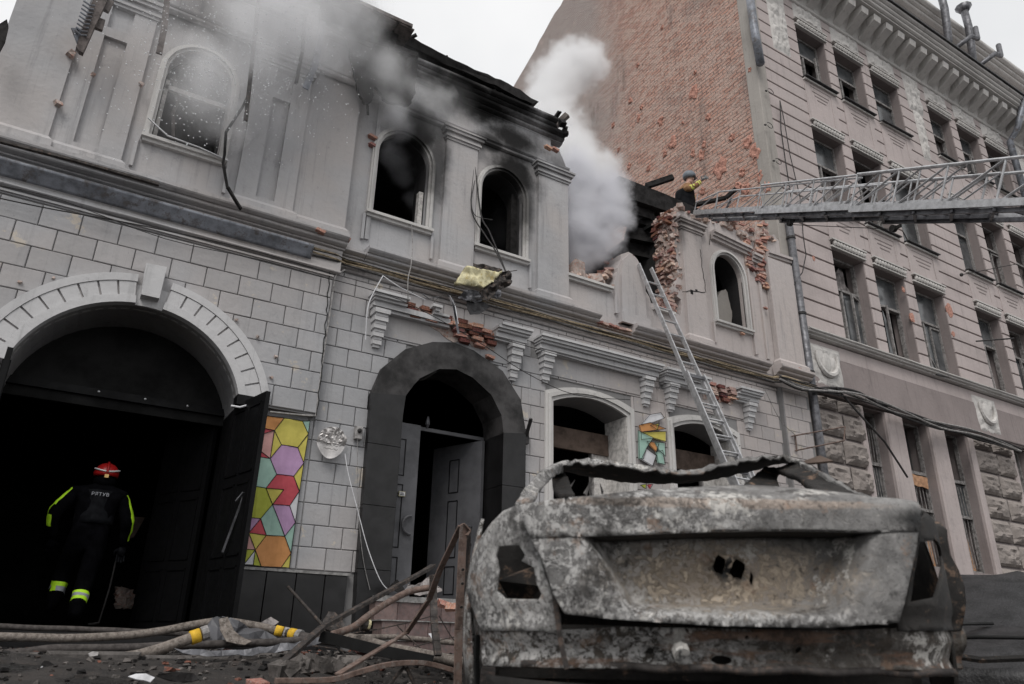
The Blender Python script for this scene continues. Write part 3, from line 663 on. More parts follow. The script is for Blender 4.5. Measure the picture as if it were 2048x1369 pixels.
# --- entablatures (hoods) on brackets over the portal and the two windows
def console(x0, x1, zt, zb):
    b = MB(); n = 5; h = (zt-zb)/n
    for i in range(n):
        d = .20-.032*i; e = .028-.004*i; z1 = zt-i*h
        b.box(x0+.01*i-e*.3, x1-.01*i+e*.3, -d, .01, z1-h*.62, z1); b.box(x0+.01*i+.012, x1-.01*i-.012, -d+.025, .01, z1-h, z1-h*.62)
    b.build('bracket', 'ringwhite', A)
def hood(x0, x1, zt, gaps, cz=.24, mat='ringwhite'):
    prof = ((0, .04, .27), (.042, .085, .24), (.087, .12, .20), (.122, .20, .15), (.202, .24, .11))
    segs = sub([(x0, x1)], 99, 100)
    for g0, g1, k in gaps: pass
    for i, (a, c, d) in enumerate(prof):
        iv = [(x0+.015*i, x1-.015*i)]
        for g0, g1, dep in gaps:
            if i <= dep: iv = sub(iv, g0+random.uniform(-.03, .03), g1+random.uniform(-.03, .03))
        for p, q in iv:
            b = MB(); b.box(p, q, -d, .01, zt-c, zt-a); b.build('hood_moulding', mat, A)
def zmap(): pass
hood(3.05, 5.62, 4.60, [(3.55, 3.95, 2), (4.05, 4.8, 1), (4.25, 5.05, 4)])
hood(5.78, 8.27, 4.59, []); hood(8.33, 10.72, 4.57, [(9.35, 10.12, 4)])
for x, zt, zb in ((3.12, 4.36, 3.84), (5.3, 4.35, 3.80), (5.88, 4.34, 3.88), (7.90, 4.34, 3.86), (8.45, 4.33, 3.86), (10.36, 4.33, 3.84)): console(x, x+.2, zt, zb)
for x0, x1 in ((3.3, 5.3), (6.05, 7.9), (8.62, 10.36)):
    b = MB(); b.box(x0, x1, -.02, .01, 4.04, 4.36); b.build('frieze_panel', 'block', A)
# lower windows: white surround, deep white jamb, sooty lintel board
for cx, hw, zt in ((6.87, .73, 3.62), (9.33, .72, 3.60)):
    for e0, e1, d in ((0, .05, .03), (.05, .10, .06), (.10, .145, .035)):
        inn = sarch(cx, hw+e0, 1.0, zt+e0, .17, 10); o_ = sarch(cx, hw+e1, 1.0, zt+e1, .17, 10)
        b = MB(); b.prism([o_[1]]+o_[2:]+[o_[0], inn[0]]+inn[2:][::-1]+[inn[1]], -d, .02); b.build('window_surround', 'trim', A)
    b = MB(); b.box(cx+hw-.012, cx+hw+.0, -.02, .55, 1.1, zt); b.build('window_jamb', 'whiteframe', A)
    b = MB(); b.box(cx-hw, cx+hw-.02, .46, .52, 3.05, 3.40); b.build('lintel_board', 'brownboard', A)
    b = MB(); b.box(cx+hw-.33, cx+hw-.013, .50, .54, 1.1, 3.1); b.build('window_frame', 'whiteframe', A)
    b = MB(); b.box(cx+hw-.36, cx+hw-.33, .47, .56, 1.1, 3.3); b.build('window_frame', 'frame', A)
# upper window remains
b = MB(); b.box(.03, .80, .1, .15, 6.86, 6.93); b.box(.02, .07, .1, .15, 5.9, 7.0); b.build('window_frame', 'whiteframe', A)
b = MB(); b.path([P(346, 150, .3), P(356, 205, .3), P(346, 225, .3), P(346, 275, .3)], .04, .05); b.build('window_frame', 'greywood', A)
b = MB(); b.box(3.73, 3.80, .1, .2, 5.9, 6.6); b.build('window_frame', 'whiteframe', A)
b = MB(); b.box(5.42, 5.54, .15, .3, 5.9, 7.2); b.build('window_frame', 'char', A)
b = MB(); b.prism(jitter_line([(10.2, 5.88), (10.62, 5.88), (10.72, 6.4), (10.6, 6.9), (10.35, 6.7), (10.28, 6.4)], .08, .02, 8), .3, .5); b.build('inner_jamb', 'quoin', A)
# --- sloping downpipe between the buildings and cable run under the ledge
for k, (dz, dy, mt, rr) in enumerate(((0, .05, 'wirey', .022), (.03, .09, 'wirey', .016), (-.035, .07, 'wireg', .014), (-.06, .1, 'wire', .010), (.055, .06, 'wirey', .018), (-.012, .11, 'wirey', .012), (.015, .13, 'wire', .008))):
    b = MB(); pts = []
    for i in range(60):
        x = 2.15+i*(10.1/59); z = 4.955+dz-.01*math.sin(x*1.3+k)-.012*math.sin(x*4.1+k*2)
        pts.append((x, -dy-(.16 if x > 11.35 else 0)-(.06 if x < 2.5 else 0), z))
    b.tube(pts, rr, 5); tag(b.build('cable', mt), ['thickest ochre cable in the middle of the bundle under the ledge', 'ochre cable in the upper half of the bundle under the ledge', 'grey cable near the bottom of the bundle under the ledge', 'dark cable lowest in the bundle under the ledge', 'topmost ochre cable of the bundle, tight under the ledge', 'thin ochre cable at the front of the bundle under the ledge', 'thinnest dark cable, foremost in the bundle under the ledge'][k], 'cable', 'cables bundled under the ledge of the burnt building')
# ================================================================ TALL BUILDING
B = thing('tall_building', 'tall pink stucco building with shattered windows, heavy bracketed cornice and a bare brick side wall', 'building', (20, 0, 0))
BAYS = [13.9, 19.85, 25.8]; WX = [(0, 1.18), (1.55, 2.78), (3.16, 4.46)]
XE = 31.0
ROWS = [(6.36, 8.72), (9.9, 12.12), (13.70, 15.42)]
holes = []
for bx in BAYS:
    for a, c in WX:
        if bx+c > XE: continue
        for z0, z1 in ROWS: holes.append([(bx+a, z0), (bx+c, z0), (bx+c, z1), (bx+a, z1)])
    for a, c in ((.15, .88), (1.52, 2.50), (3.12, 4.05)):
        if bx+c < XE: holes.append([(bx+a, 1.78), (bx+c, 1.78), (bx+c, 4.95), (bx+a, 4.95)])
b = MB(); b.prism([(12.28, -.3), (XE, -.3), (XE, 17.2), (12.28, 17.2)], .035, .5, holes); b.build('front_wall', 'pinkd', B)
b = MB(); b.prism([(12.28, 17.2), (XE, 17.2), (XE, 19.9), (12.28, 19.9)], .10, .6, [[(x, 18.15), (x+1.2, 18.15), (x+1.2, 18.62), (x, 18.62)] for x in [13.9+1.62*i for i in range(10)]]); b.build('attic_wall', 'pink', B)
b = MB(); b.prism([(12.28, 6.18), (XE, 6.18), (XE, 5.02), (12.28, 5.02)][::-1], -.0, .034); b.build('belt_wall', 'pink', B)
# grooved plaster courses between the windows
def courses(z0, z1, openrows, name):
    b = MB(); z = z0
    while z < z1-.02:
        zt = min(z+.375, z1)
        iv = [(12.42, XE)]
        for bx in BAYS:
            for k, (a, c) in enumerate(WX):
                for r0, r1 in openrows:
                    if zt > r0-.02 and z < r1+.0: iv = sub(iv, bx+a, bx+c)
            for r0, r1 in openrows: pass
        for p, q in iv:
            if q-p > .03: b.tbox(p, q, 0, .036, z+.012, zt-.014, .01)
        z += .385
    o = b.build(name, 'pink', B); o['kind'] = 'stuff'
allr = [(ROWS[0][0], ROWS[0][1]), (ROWS[1][0], ROWS[1][1]), (ROWS[2][0], ROWS[2][1])]
courses(6.36, 16.3, allr, 'grooved_plaster_courses')
# smooth spandrels with sunk panels and three scored lines
for bx in BAYS:
    for a, c in WX:
        if bx+c > XE: continue
        for z0, z1 in ((8.98, 9.84), (12.38, 13.64)):
            x0, x1 = bx+a-.02, bx+c+.02
            b = MB(); b.prism([(x0, z0), (x1, z0), (x1, z1), (x0, z1)], -.014, 0, [[(x0+.2, z0+.14), (x1-.2, z0+.14), (x1-.2, z1-.14), (x0+.2, z1-.14)]]); b.box(x0+.2, x1-.2, -.004, 0, z0+.14, z1-.14)
            sp_ = b.build('spandrel', 'pink', B)
            b = MB()
            for k in range(3): b.box(x0+.28+.08*k, x1-.28-.08*k, -.012, -.003, z1-.30-.11*k, z1-.27-.11*k)
            b.build('scored_line', 'pinkd', sp_)
# windows
rw = random.Random(5)
PANE = []
def window(x0, x1, z0, z1, row, seed):
    rnd = random.Random(seed); W_, H = x1-x0, z1-z0; y = .26; b = MB(); t = .055
    zt = z0+H*.64; xm = x0+W_*.42
    b.box(x0, x0+t, y, y+.09, z0, z1); b.box(x1-t, x1, y, y+.09, z0, z1); b.box(x0+t, x1-t, y, y+.09, z0, z0+t); b.box(x0+t, x1-t, y, y+.09, z1-t, z1)
    b.box(x0+t, x1-t, y-.02, y+.09, zt-.03, zt+.03)
    if rnd.random() < .8: b.box(xm-.03, xm+.03, y-.01, y+.08, z0+t, zt-.03)
    w = b.build('window', 'frame', B)
    # loose casement hanging open or a slipped bar
    if rnd.random() < .75:
        c = MB(); s_ = rnd.choice((-1, 1)); xa = x0+t if s_ > 0 else x1-t; xb = xa+s_*W_*.30; yb = y-rnd.uniform(-.18, .2)
        for za, zb in ((z0+.06, z0+.11), (zt-.1, zt-.05)): c.beam((xa, y+.02, (za+zb)/2), (xb, yb, (za+zb)/2), .04, .05)
        c.beam((xb, yb, z0+.06), (xb, yb, zt-.05), .045, .045); c.build('open_casement', 'frame', w)
    if rnd.random() < .5:
        c = MB(); c.beam((x0+.1, y+.05, zt-.05), (x0+W_*rnd.uniform(.4, .8), y+.03, z0+.1), .03, .03); c.build('slipped_bar', 'frame', w)
    # panes: some left, some gone to jagged bits
    for (a, c_, e, f, keep) in ((x0+t, x1-t, zt+.03, z1-t, rnd.random() < .7), (x0+t, xm-.03, z0+t, zt-.03, rnd.random() < .45), (xm+.03, x1-t, z0+t, zt-.03, rnd.random() < .5)):
        q = MB()
        if keep: q.box(a, c_, y+.04, y+.046, e, f)
        else:
            h = f-e; q.prism([(a, e), (a+.16, e), (a+.05, e+h*.5), (a+.09, e+h*.8), (a, f)], y+.04, y+.046); 
        q.build('pane', 'glass', w)
    # curtain rags
    if rnd.random() < .6:
        a = x0+W_*rnd.uniform(.5, .62); c_ = x1-.08
        q = MB(); q.grid(lambda u, v: (a+(c_-a)*u, y+.17+.035*math.sin(u*17+seed)+.03*v, z0+.05+(z1-z0)*(.95*v)*(.8+.2*math.sin(u*3+seed))), 18, 6); q.build('curtain', 'curtain', w, True)
    # sill of dark tin, some of them tilted by the blast
    q = MB(); dz = rnd.choice((0, 0, .04, .09)); q.add([(x0-.05, -.14, z0-.03-dz), (x1+.05, -.14, z0-.03), (x1+.05, .24, z0+.012), (x0-.05, .24, z0+.012), (x0-.05, -.14, z0-.055-dz), (x1+.05, -.14, z0-.055), (x1+.05, .24, z0-.012), (x0-.05, .24, z0-.012)],
        [(0, 1, 2, 3), (4, 7, 6, 5), (0, 4, 5, 1), (1, 5, 6, 2), (2, 6, 7, 3), (3, 7, 4, 0)]); q.build('tin_sill', 'darksill', w)
    q = MB(); q.box(x0-.04, x1+.04, -.07, .0, z0-.11, z0-.06); q.build('sill_moulding', 'pale', w)
    # bead moulding over the head
    q = MB(); n = 11
    for i in range(n): q.ball((x0+.03+(W_-.0)*(i+.5)/n, -.045, z1+.13), .062, 6, 5, .78, .9, 1.15)
    q.box(x0-.04, x1+.06, -.09, .0, z1+.20, z1+.235); q.box(x0-.04, x1+.06, -.045, .035, z1+.02, z1+.06); q.build('bead_moulding', 'pale', w)
sd_ = 0
for bi, bx in enumerate(BAYS):
    for a, c in WX:
        for r, (z0, z1) in enumerate(ROWS):
            sd_ += 1
            if bx+c < XE: window(bx+a, bx+c, z0, z1, r, sd_*13+r)
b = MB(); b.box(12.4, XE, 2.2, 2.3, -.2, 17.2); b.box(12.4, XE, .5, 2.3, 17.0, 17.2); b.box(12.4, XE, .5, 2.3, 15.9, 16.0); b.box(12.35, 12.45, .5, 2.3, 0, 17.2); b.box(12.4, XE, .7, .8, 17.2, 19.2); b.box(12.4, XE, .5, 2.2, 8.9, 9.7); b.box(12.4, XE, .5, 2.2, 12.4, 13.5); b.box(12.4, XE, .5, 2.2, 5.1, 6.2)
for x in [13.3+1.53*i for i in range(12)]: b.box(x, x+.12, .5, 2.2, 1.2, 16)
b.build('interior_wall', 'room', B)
# relief panels in pale stucco
def relief(x0, x1, z0, z1, seed, depth=.07, taper=0., name='stucco_relief'):
    nu, nv = int((x1-x0)/.028), int((z1-z0)/.028)
    def f(u, v):
        x = x0+(x1-x0)*u; z = z0+(z1-z0)*v
        if taper: x = (x0+x1)/2+(x-(x0+x1)/2)*(1-taper*(1-v))
        e = min(1, min(u, 1-u)*9, min(v, 1-v)*9)
        p = Vector((x*3.4+seed, z*3.4, seed)); q = abs(noise.noise(p))+.5*abs(noise.noise(p*2.3))
        sw = .5+.5*math.sin(10*noise.noise(Vector((abs(u-.5)*3, v*(z1-z0)*1.6, seed)))+6*v)
        return (x, .0-(.018+depth*(.35*sw+.9*q))*e, z)
    b = MB(); b.grid(f, nu, nv); return b.build(name, 'pale', B)
for bx in BAYS:
    for k, (a, c) in enumerate(WX): relief(bx+a-.0, bx+c, 15.72, 16.22, 3+k+bx)
for x0, x1, z0 in ((12.82, 13.55, 14.12), (18.75, 19.55, 14.9), (18.95, 19.35, 13.2), (24.7, 25.5, 14.1)): relief(x0, x1, z0, 16.25 if z0 != 13.2 else 14.95, x0, taper=.12)
# square panels with an oval and garland on the belt course
for xa in (12.52, 18.62, 24.6):
    relief(xa, xa+1.05, 5.12, 6.08, xa, .05, name='garland_panel')
    b = MB(); b.ball((xa+.5, -.03, 5.72), .17, 14, 8, .95, .28, 1.25); b.build('oval_boss', 'pale', B)
    b = MB(); b.tube([(xa+.5+.33*math.sin(t), -.07, 5.78-.36*math.cos(t)) for t in [-1.9+3.8*i/16 for i in range(17)]], [.03+.035*math.sin(math.pi*i/16) for i in range(17)], 7); b.build('garland', 'pale', B)
mould(12.42, XE, [(6.20, 6.24, .10), (6.242, 6.29, .16), (6.292, 6.335, .20)], 'pale', 'belt_ledge', par=B)
mould(12.42, XE, [(5.86, 5.875, .012), (4.98, 5.02, .06), (5.022, 5.06, .1)], 'pinkd', 'belt_line', par=B)
# ground floor: rock-faced stones, plain piers, tall windows
STN = []
for k in range(5):
    q = MB(); q.grid(lambda u, v: (u-.5, -(min(1, min(u, 1-u)*4.5, min(v, 1-v)*4.5)**.7)*(.55+.9*abs(noise.noise(Vector((u*2.6+k*7, v*2.2, k))))+.35*noise.noise(Vector((u*7, v*7+k*5, 2)))), v-.5), 12, 9)
    o = q.build('rock_faced_stone', 'stone'); STN.append(o.data); bpy.data.objects.remove(o)
for xa, xb in ((12.42, 14.0), (18.12, 19.95), (24.2, 25.9)):
    z = .35; r = 0
    while z < 4.9:
        zt = min(z+.52, 4.95); xs = [xa, xa+(xb-xa)*(.48 if r % 2 else .9), xb] if r % 2 else [xa, xa+(xb-xa)*.5, xb]
        if r % 2: xs = [xa, xa+(xb-xa)*.58, xb]
        for p, q in zip(xs, xs[1:]):
            o = bpy.data.objects.new('rock_faced_stone', STN[random.randrange(5)]); COL.objects.link(o); o.parent = B
            o.location = Vector(((p+q)/2, -.0, (z+zt)/2))-wl(B); o.scale = ((q-p-.03)*random.choice((1, -1)), .12, zt-z-.03)
        z += .54; r += 1
b = MB()
for bx in BAYS:
    for a, c in ((-.05, .15), (.88, 1.52), (2.50, 3.12), (4.05, 4.3)):
        if bx+c < XE: b.tbox(bx+a+.02, bx+c-.02, -.05, .035, .3, 4.95, .03)
b.build('plain_pier', 'pink', B)
for bi, bx in enumerate(BAYS[:2]):
    for k, (a, c) in enumerate(((.15, .88), (1.52, 2.50), (3.12, 4.05))):
        x0, x1 = bx+a, bx+c; q = MB(); y = .22; t = .05
        q.box(x0, x0+t, y, y+.08, 1.78, 4.95); q.box(x1-t, x1, y, y+.08, 1.78, 4.95); q.box(x0+t, x1-t, y, y+.08, 4.9, 4.95); q.box(x0+t, x1-t, y-.02, y+.08, 3.78, 3.85); q.box(x0+t, x1-t, y-.02, y+.08, 2.98, 3.04); q.box(x0+t, x1-t, y, y+.08, 1.78, 1.84)
        q.box((x0+x1)/2-.02, (x0+x1)/2+.02, y, y+.06, 1.84, 2.98)
        w = q.build('window', 'frame', B)
        for i in range(7):
            xx = x0+.09+(x1-x0-.18)*i/6; q = MB(); q.tube([(xx+.015*math.sin(zz*5+i), y+.03, zz) for zz in [1.9+.3*j for j in range(7 if k else 10)]], .010, 5); q.build('window_bar', 'frame', w)
        q = MB(); q.box(x0+t, x1-t, y+.05, y+.056, 3.06, 3.77) if k != 1 else q.prism([(x0+t, 3.9), (x0+.3, 3.9), (x0+.12, 4.5), (x0+.16, 4.9), (x0+t, 4.9)], y+.05, y+.056); q.build('pane', 'glass', w)
        if k: 
            q = MB(); q.prism(jitter_line([(x0+.1, 3.55), (x1-.08, 3.5), (x1-.08, 3.75), (x0+.08, 3.78)] if k == 1 else [(x0+.02, 3.6), (x0+.16, 3.7), (x0+.14, 4.2), (x0, 4.3)], .2, .02, 3), y-.03, y-.01); q.build('splintered_board', 'board', w)
        q = MB(); q.prism([(x0+.55*(x1-x0), 1.85), (x1-.14, 1.85), (x1-.2, 2.4), (x0+.6*(x1-x0), 2.9)], y+.1, y+.12); q.build('splintered_board', 'board', w)
# big bracketed cornice
for i in range(32):
    x = 12.75+i*.56
    if x > XE-.3: break
    b = MB(); b.prism([(0, 0), (0, .01), (.01, .01)], 0, .01) if False else None
    b.add([(x, -.0, 16.30), (x+.30, -.0, 16.30), (x, -.62, 16.62), (x+.30, -.62, 16.62), (x, -.66, 16.80), (x+.30, -.66, 16.80), (x, 0, 16.80), (x+.30, 0, 16.80)], [(0, 2, 3, 1), (2, 4, 5, 3), (4, 6, 7, 5), (0, 6, 4, 2), (1, 3, 5, 7), (0, 1, 7, 6)])
    b.build('cornice_bracket', 'pale', B)
mould(12.3, XE, [(16.24, 16.30, .05), (16.802, 16.9, .72), (16.902, 17.0, .80), (17.002, 17.1, .86), (17.102, 17.2, .94)], 'pale', 'main_cornice', par=B)
b = MB(); b.box(12.3, XE, -1.0, -.8, 17.2, 17.27); b.build('roof_gutter', 'darksill', B)
mould(12.3, XE, [(19.2, 19.35, .1), (19.352, 19.5, .28), (19.502, 19.62, .38), (19.622, 19.8, .50)], 'pale', 'attic_cornice', .10, par=B)
for x in (20.3, 22.1, 23.9, 26.5):
    pass
b = MB(); b.box(17.2, 17.9, -.02, .1, 18.6, 19.2); b.ball((17.55, 0, 18.95), .3, 12, 8, 1, .3, 1); b.build('attic_relief', 'pale', B)
# firewall of bare brick facing left, worn edge, bare render strip at the corner
fw = [(0.02, -.3), (0.02, 23.3), (4.2, 23.3), (7.81, 22.52), (9.2, 21.98), (10.6, 21.3), (12.24, 20.69), (13.4, 20.1), (15.5, 19.0), (17.0, 18.3), (17, -.3)]
b = MB(); b.prism(jitter_line(fw[1:9], .35, .05, 12)+[(17.0, 18.3), (17, -.3), (.02, -.3)], 0, .5)
for i, v in enumerate(b.v): b.v[i] = Vector((12.08+v.y*.4, v.x, v.z))
for i in range(len(b.f)): b.f[i] = b.f[i][::-1]
b.build('brick_side_wall', 'firewall', B)
b = MB(); b.tbox(12.06, 12.40, -.03, .3, -.2, 17.2, .02); b.build('corner_render_strip', 'quoin', B)
# shell scars: ragged craters in the brick
M['scar'] = simple('fresh_brick_scar', (.42, .22, .17), .95, 0, .5, 26, obj=False, bump=1., rust=(.20, .09, .07))
sc_px = [(1387, 184, 1.5), (1321, 242, 1.3), (1345, 286, 1.3), (1403, 309, 1.3), (1493, 287, 1.6), (1510, 305, 1.5), (1440, 335, 1.9), (1330, 308, 1.), (1297, 337, .9), (1226, 251, .8), (1277, 237, .8), (1261, 202, .9), (1463, 275, .9), (1477, 372, 1.2), (1491, 379, 1.5), (1533, 377, 1.), (1258, 333, 1.), (1386, 308, .8), (1408, 289, .9), (1324, 56, .5), (1275, 132, .5), (1390, 146, .6), (1500, 140, .5), (1417, 235, .8), (1484, 345, .8), (1405, 383, .9), (1520, 352, .9), (1283, 215, .6), (1365, 246, .5), (1237, 300, .6)]
for i, (a, c, s_) in enumerate(sc_px):
    w = PX(a, c, 12.07); rnd = random.Random(i); b = MB(); n = 13; r = .12*s_*rnd.uniform(.8, 1.2)
    rr = [r*rnd.uniform(.5, 1.25) for k in range(n)]
    v = [w+Vector((-.015, math.cos(2*math.pi*k/n)*rr[k]*.8, math.sin(2*math.pi*k/n)*rr[k]*1.15)) for k in range(n)]+[w+Vector((-.03, math.cos(2*math.pi*k/n)*rr[k]*.55, math.sin(2*math.pi*k/n)*rr[k]*.7)) for k in range(n)]+[w+Vector((.0, 0, .02))]
    v += [w+Vector((.012, math.cos(2*math.pi*k/n)*rr[k]*.9, math.sin(2*math.pi*k/n)*rr[k]*1.25)) for k in range(n)]
    f = []
    for k in range(n): k2 = (k+1) % n; f += [(k, n+k, n+k2, k2), (n+k, 2*n, n+k2), (2*n+1+k, k, k2, 2*n+1+k2)]
    b.add(v, f); b.build('shell_scar', 'scar', B)
# hits in the pink stucco with bare brick showing
for i, (a, c, s_) in enumerate([(1635, 690, 0), (1824, 636, 1.2), (1899, 622, 1.7), (1580, 498, 1.2), (1807, 580, .7), (1906, 668, .8), (1627, 517, .6)]):
    if s_ == 0: continue
    w = P(a, c, -.0); rnd = random.Random(i+90); n = 11; r = .10*s_; b = MB()
    b.prism([(w.x+math.cos(2*math.pi*k/n)*r*rnd.uniform(.6, 1.1), w.z+math.sin(2*math.pi*k/n)*r*rnd.uniform(.8, 1.4)) for k in range(n)], -.008, .01); b.build('shell_scar', 'scar', B)
# gutters, pipes
def pipe(name, pts, r, mat, par, lab=None):
    b = MB(); b.tube(pts, r, 10); return b.build(name, mat, par, True)
pipe('downpipe', [(12.34, -.10, 9.0), (12.34, -.10, -.2)], .085, 'alud', B)
for z in (8.4, 6.6, 5.3, 3.2, 1.2): b = MB(); b.tube([(12.34, -.10, z), (12.34, -.10, z+.05)], .10, 10); b.build('pipe_clamp', 'wire', B)
b = MB(); b.tube([P(1499, -10, -.2), P(1509, 60, -.2), P(1521, 128, -.2)], .10, 10); b.tube([P(1520.5, 125, -.2), P(1521, 129, -.2)], .085, 10); b.build('broken_downpipe', 'flash', B, True)
pipe('downpipe', [(24.35, -.95, 17.2), (24.35, -.5, 16.2), (24.35, -.2, 15.9), (24.35, -.2, 9)], .1, 'flash', B)
for xx, zz in ((21.2, 18.2), (22.6, 18.6)):
    b = MB(); b.tube([(xx, -.6, 20.3), (xx, -.6, 19.6), (xx+.05, -.5, 18.8), (xx, -.35, 17.4)], .12, 9); b.tube([(xx, -.6, 20.25), (xx, -.6, 20.45)], [.14, .26], 10); b.tube([(xx, -.4, 17.9), (xx+.6, -.9, 18.5), (xx+1.0, -.9, 18.6), (xx+1.05, -.9, 19.1)], .08, 8); b.build('broken_roof_drain', 'alud', B, True)
# ring hooks holding the old cable on the corner strip
for a, c in ((1531, 182), (1529, 250), (1546, 322)):
    w = P(a, c, -.1); b = MB(); b.tube([w+Vector((.16*math.cos(t)*.6+.12, -.05, .07*math.sin(t))) for t in [i*math.pi/6-2.6 for i in range(11)]], .008, 5); b.beam(w, w+Vector((.06, 0, .02)), .03); b.build('cable_hook', 'wire', B)
# ================================================================ RUBBLE ON THE BURNT BUILDING
rb = random.Random(21)
def heap(n, x0, x1, y0, y1, zf, kinds=(0, 1, 2, 3), amp=.5):
    for i in range(n):
        x = rb.uniform(x0, x1); z = zf(x)
        brick(A, (x, rb.uniform(y0, y1), z+rb.uniform(-.03, .03)), (rb.uniform(-amp, amp), rb.uniform(-amp, amp), rb.uniform(-1.2, 1.2)), rb.choice(kinds), rb.uniform(.6, 1.))
# broken top of the right-hand bay
heap(58, 9.1, 12.1, -.06, .35, lambda x: 8.12+.06*math.sin(x*5)+(.12 if x > 11.2 else 0)+(.10 if 10.4 < x < 11.2 else 0))
heap(14, 10.3, 11.3, -.15, .2, lambda x: 8.28)
# torn vertical scar down the right-hand bay
def scar(pts, w, n, y=-.03, kinds=(0, 1, 2, 0, 4)):
    for i in range(n):
        t = (i+rb.random()*.6)/n*(len(pts)-1); k = min(int(t), len(pts)-2); u = t-k
        x = pts[k][0]*(1-u)+pts[k+1][0]*u; z = pts[k][1]*(1-u)+pts[k+1][1]*u
        brick(A, (x+rb.uniform(-w, w), y+rb.uniform(-.02, .03), z), (rb.uniform(-.15, .15), rb.uniform(-.25, .25), rb.uniform(-.25, .25)), rb.choice(kinds), rb.uniform(.8, 1.05))
scar(xz([(1525, 450), (1520, 480), (1522, 510), (1518, 540), (1524, 560), (1522, 575)]), .12, 34)
scar(xz([(1490, 480), (1493, 500), (1495, 520), (1498, 542)]), .05, 12)
b = MB(); b.prism(jitter_line(xz([(1508, 445), (1535, 448), (1532, 500), (1530, 540), (1526, 572), (1516, 560), (1512, 520), (1506, 480)]), .06, .03, 31)[::-1], -.03, .02); b.build('bare_brickwork', 'mortar', A)
b = MB(); b.prism(jitter_line(xz([(1483, 478), (1500, 482), (1503, 540), (1492, 545), (1488, 515)]), .06, .03, 32)[::-1], -.03, .02); b.build('bare_brickwork', 'mortar', A)
# toothed brick edge on the right of the destroyed bay (two wythes deep)
zz = 5.75; k = 0
while zz < 8.05:
    for yy in (.06, .19, .32, .45):
        ex = 8.98+.05*math.sin(zz*7)+(.22*max(0, 6.5-zz)*-1 if zz < 6.5 else 0)
        brick(A, (ex+rb.uniform(-.07, .05), yy, zz), (rb.uniform(-.08, .08), rb.uniform(-.12, .12), rb.choice((0, 1.57))+rb.uniform(-.15, .15)), rb.choice((1, 3, 1, 0, 5) if zz < 7.2 else (1, 3, 4)), rb.uniform(.72, 1.0))
    zz += .077; k += 1
b = MB()
for i in range(150):
    zz = rb.uniform(5.72, 8.05); b.chunk((9.02+rb.uniform(-.05, .05)-(.3*max(0, 6.4-zz)), rb.uniform(.04, .48), zz), rb.uniform(.05, .10), i)
for i in range(60): b.chunk((rb.uniform(6.5, 7.6), rb.uniform(.0, .45), 5.92+rb.uniform(-.02, .05)), rb.uniform(.04, .09), i)
for i in range(90): x = rb.uniform(9.15, 12.1); b.chunk((x, rb.uniform(-.05, .4), 8.10+.06*math.sin(x*5)+(.12 if x > 11.2 else 0)), rb.uniform(.04, .10), i)
b.build('mortar_rubble', 'mortar', A)['kind'] = 'stuff'
heap(34, 8.2, 9.1, .0, .45, lambda x: 5.83+max(0, (x-8.7))*.5)
heap(26, 6.5, 7.5, .0, .4, lambda x: 5.93+max(0, (x-7.0))*.7)
heap(10, 7.35, 7.62, .05, .42, lambda x: 6.25+(x-7.4)*1.5); heap(6, 7.6, 8.05, .0, .4, lambda x: 6.7-abs(x-7.8)*.4)
b = MB(); b.chunk((6.66, .1, 6.05), .2, 3); b.build('broken_masonry', 'mortar', A); b = MB(); b.chunk((7.1, .05, 5.98), .16, 5); b.chunk((6.95, .1, 5.96), .12, 6, .6); b.build('broken_masonry', 'mortar', A)
# missing plaster on hoods and ledge, bricks laid bare
def course(x0, x1, z, y, kinds, ro=0.):
    x = x0
    while x < x1-.1: brick(A, (x+.12, y+rb.uniform(-.012, .012), z+rb.uniform(-.004, .004)), (0, 0, rb.uniform(-.05, .05)), rb.choice(kinds), .98); x += .255
for i, z in enumerate((4.56, 4.485, 4.41)): course(3.52+i*.05, 4.1-i*.02, z, -.09, (4, 2, 4)); 
for i, z in enumerate((4.50, 4.43)): course(4.1, 4.85, z, -.10, (4, 2, 4))
for i, z in enumerate((4.45, 4.375, 4.30, 4.225)): course(4.25+i*.06, 5.12-.03*i, z, -.085+.008*i, (4, 2, 4, 0))
for i, z in enumerate((4.52, 4.45, 4.375, 4.30)): course(9.38+i*.04, 10.1, z, -.09+.008*i, (0, 2, 4, 3))
b = MB(); b.prism(jitter_line([(3.5, 4.4), (4.0, 4.38), (4.3, 4.2), (5.08, 4.2), (5.05, 4.45), (4.8, 4.55), (3.6, 4.58)], .07, .03, 41), -.03, -.01); b.build('bare_brickwork', 'mortar', A)
b = MB(); b.prism(jitter_line([(9.35, 4.26), (10.1, 4.28), (10.05, 4.55), (9.38, 4.56)], .07, .03, 42), -.03, -.01); b.build('bare_brickwork', 'mortar', A)
for x in [7.03+.12*i for i in range(6)]: brick(A, (x, -.08, 5.135+rb.uniform(-.01, .01)), (rb.uniform(-.1, .1), rb.uniform(-.1, .1), rb.uniform(-.4, .4)), rb.choice((0, 1, 3)), .7)
for a, c, y in ((640, 463, -.3), (690, 478, -.25), (745, 275, -.03), (746, 292, -.03), (1096, 296, -.2), (1110, 300, -.2), (1531, 617, -.06), (980, 715, -.08), (1598, 738, -.15), (1485, 668, -.05)):
    w = P(a, c, y); brick(A, w, (0, .1, .1), 0, .5 if a > 1200 else .75)
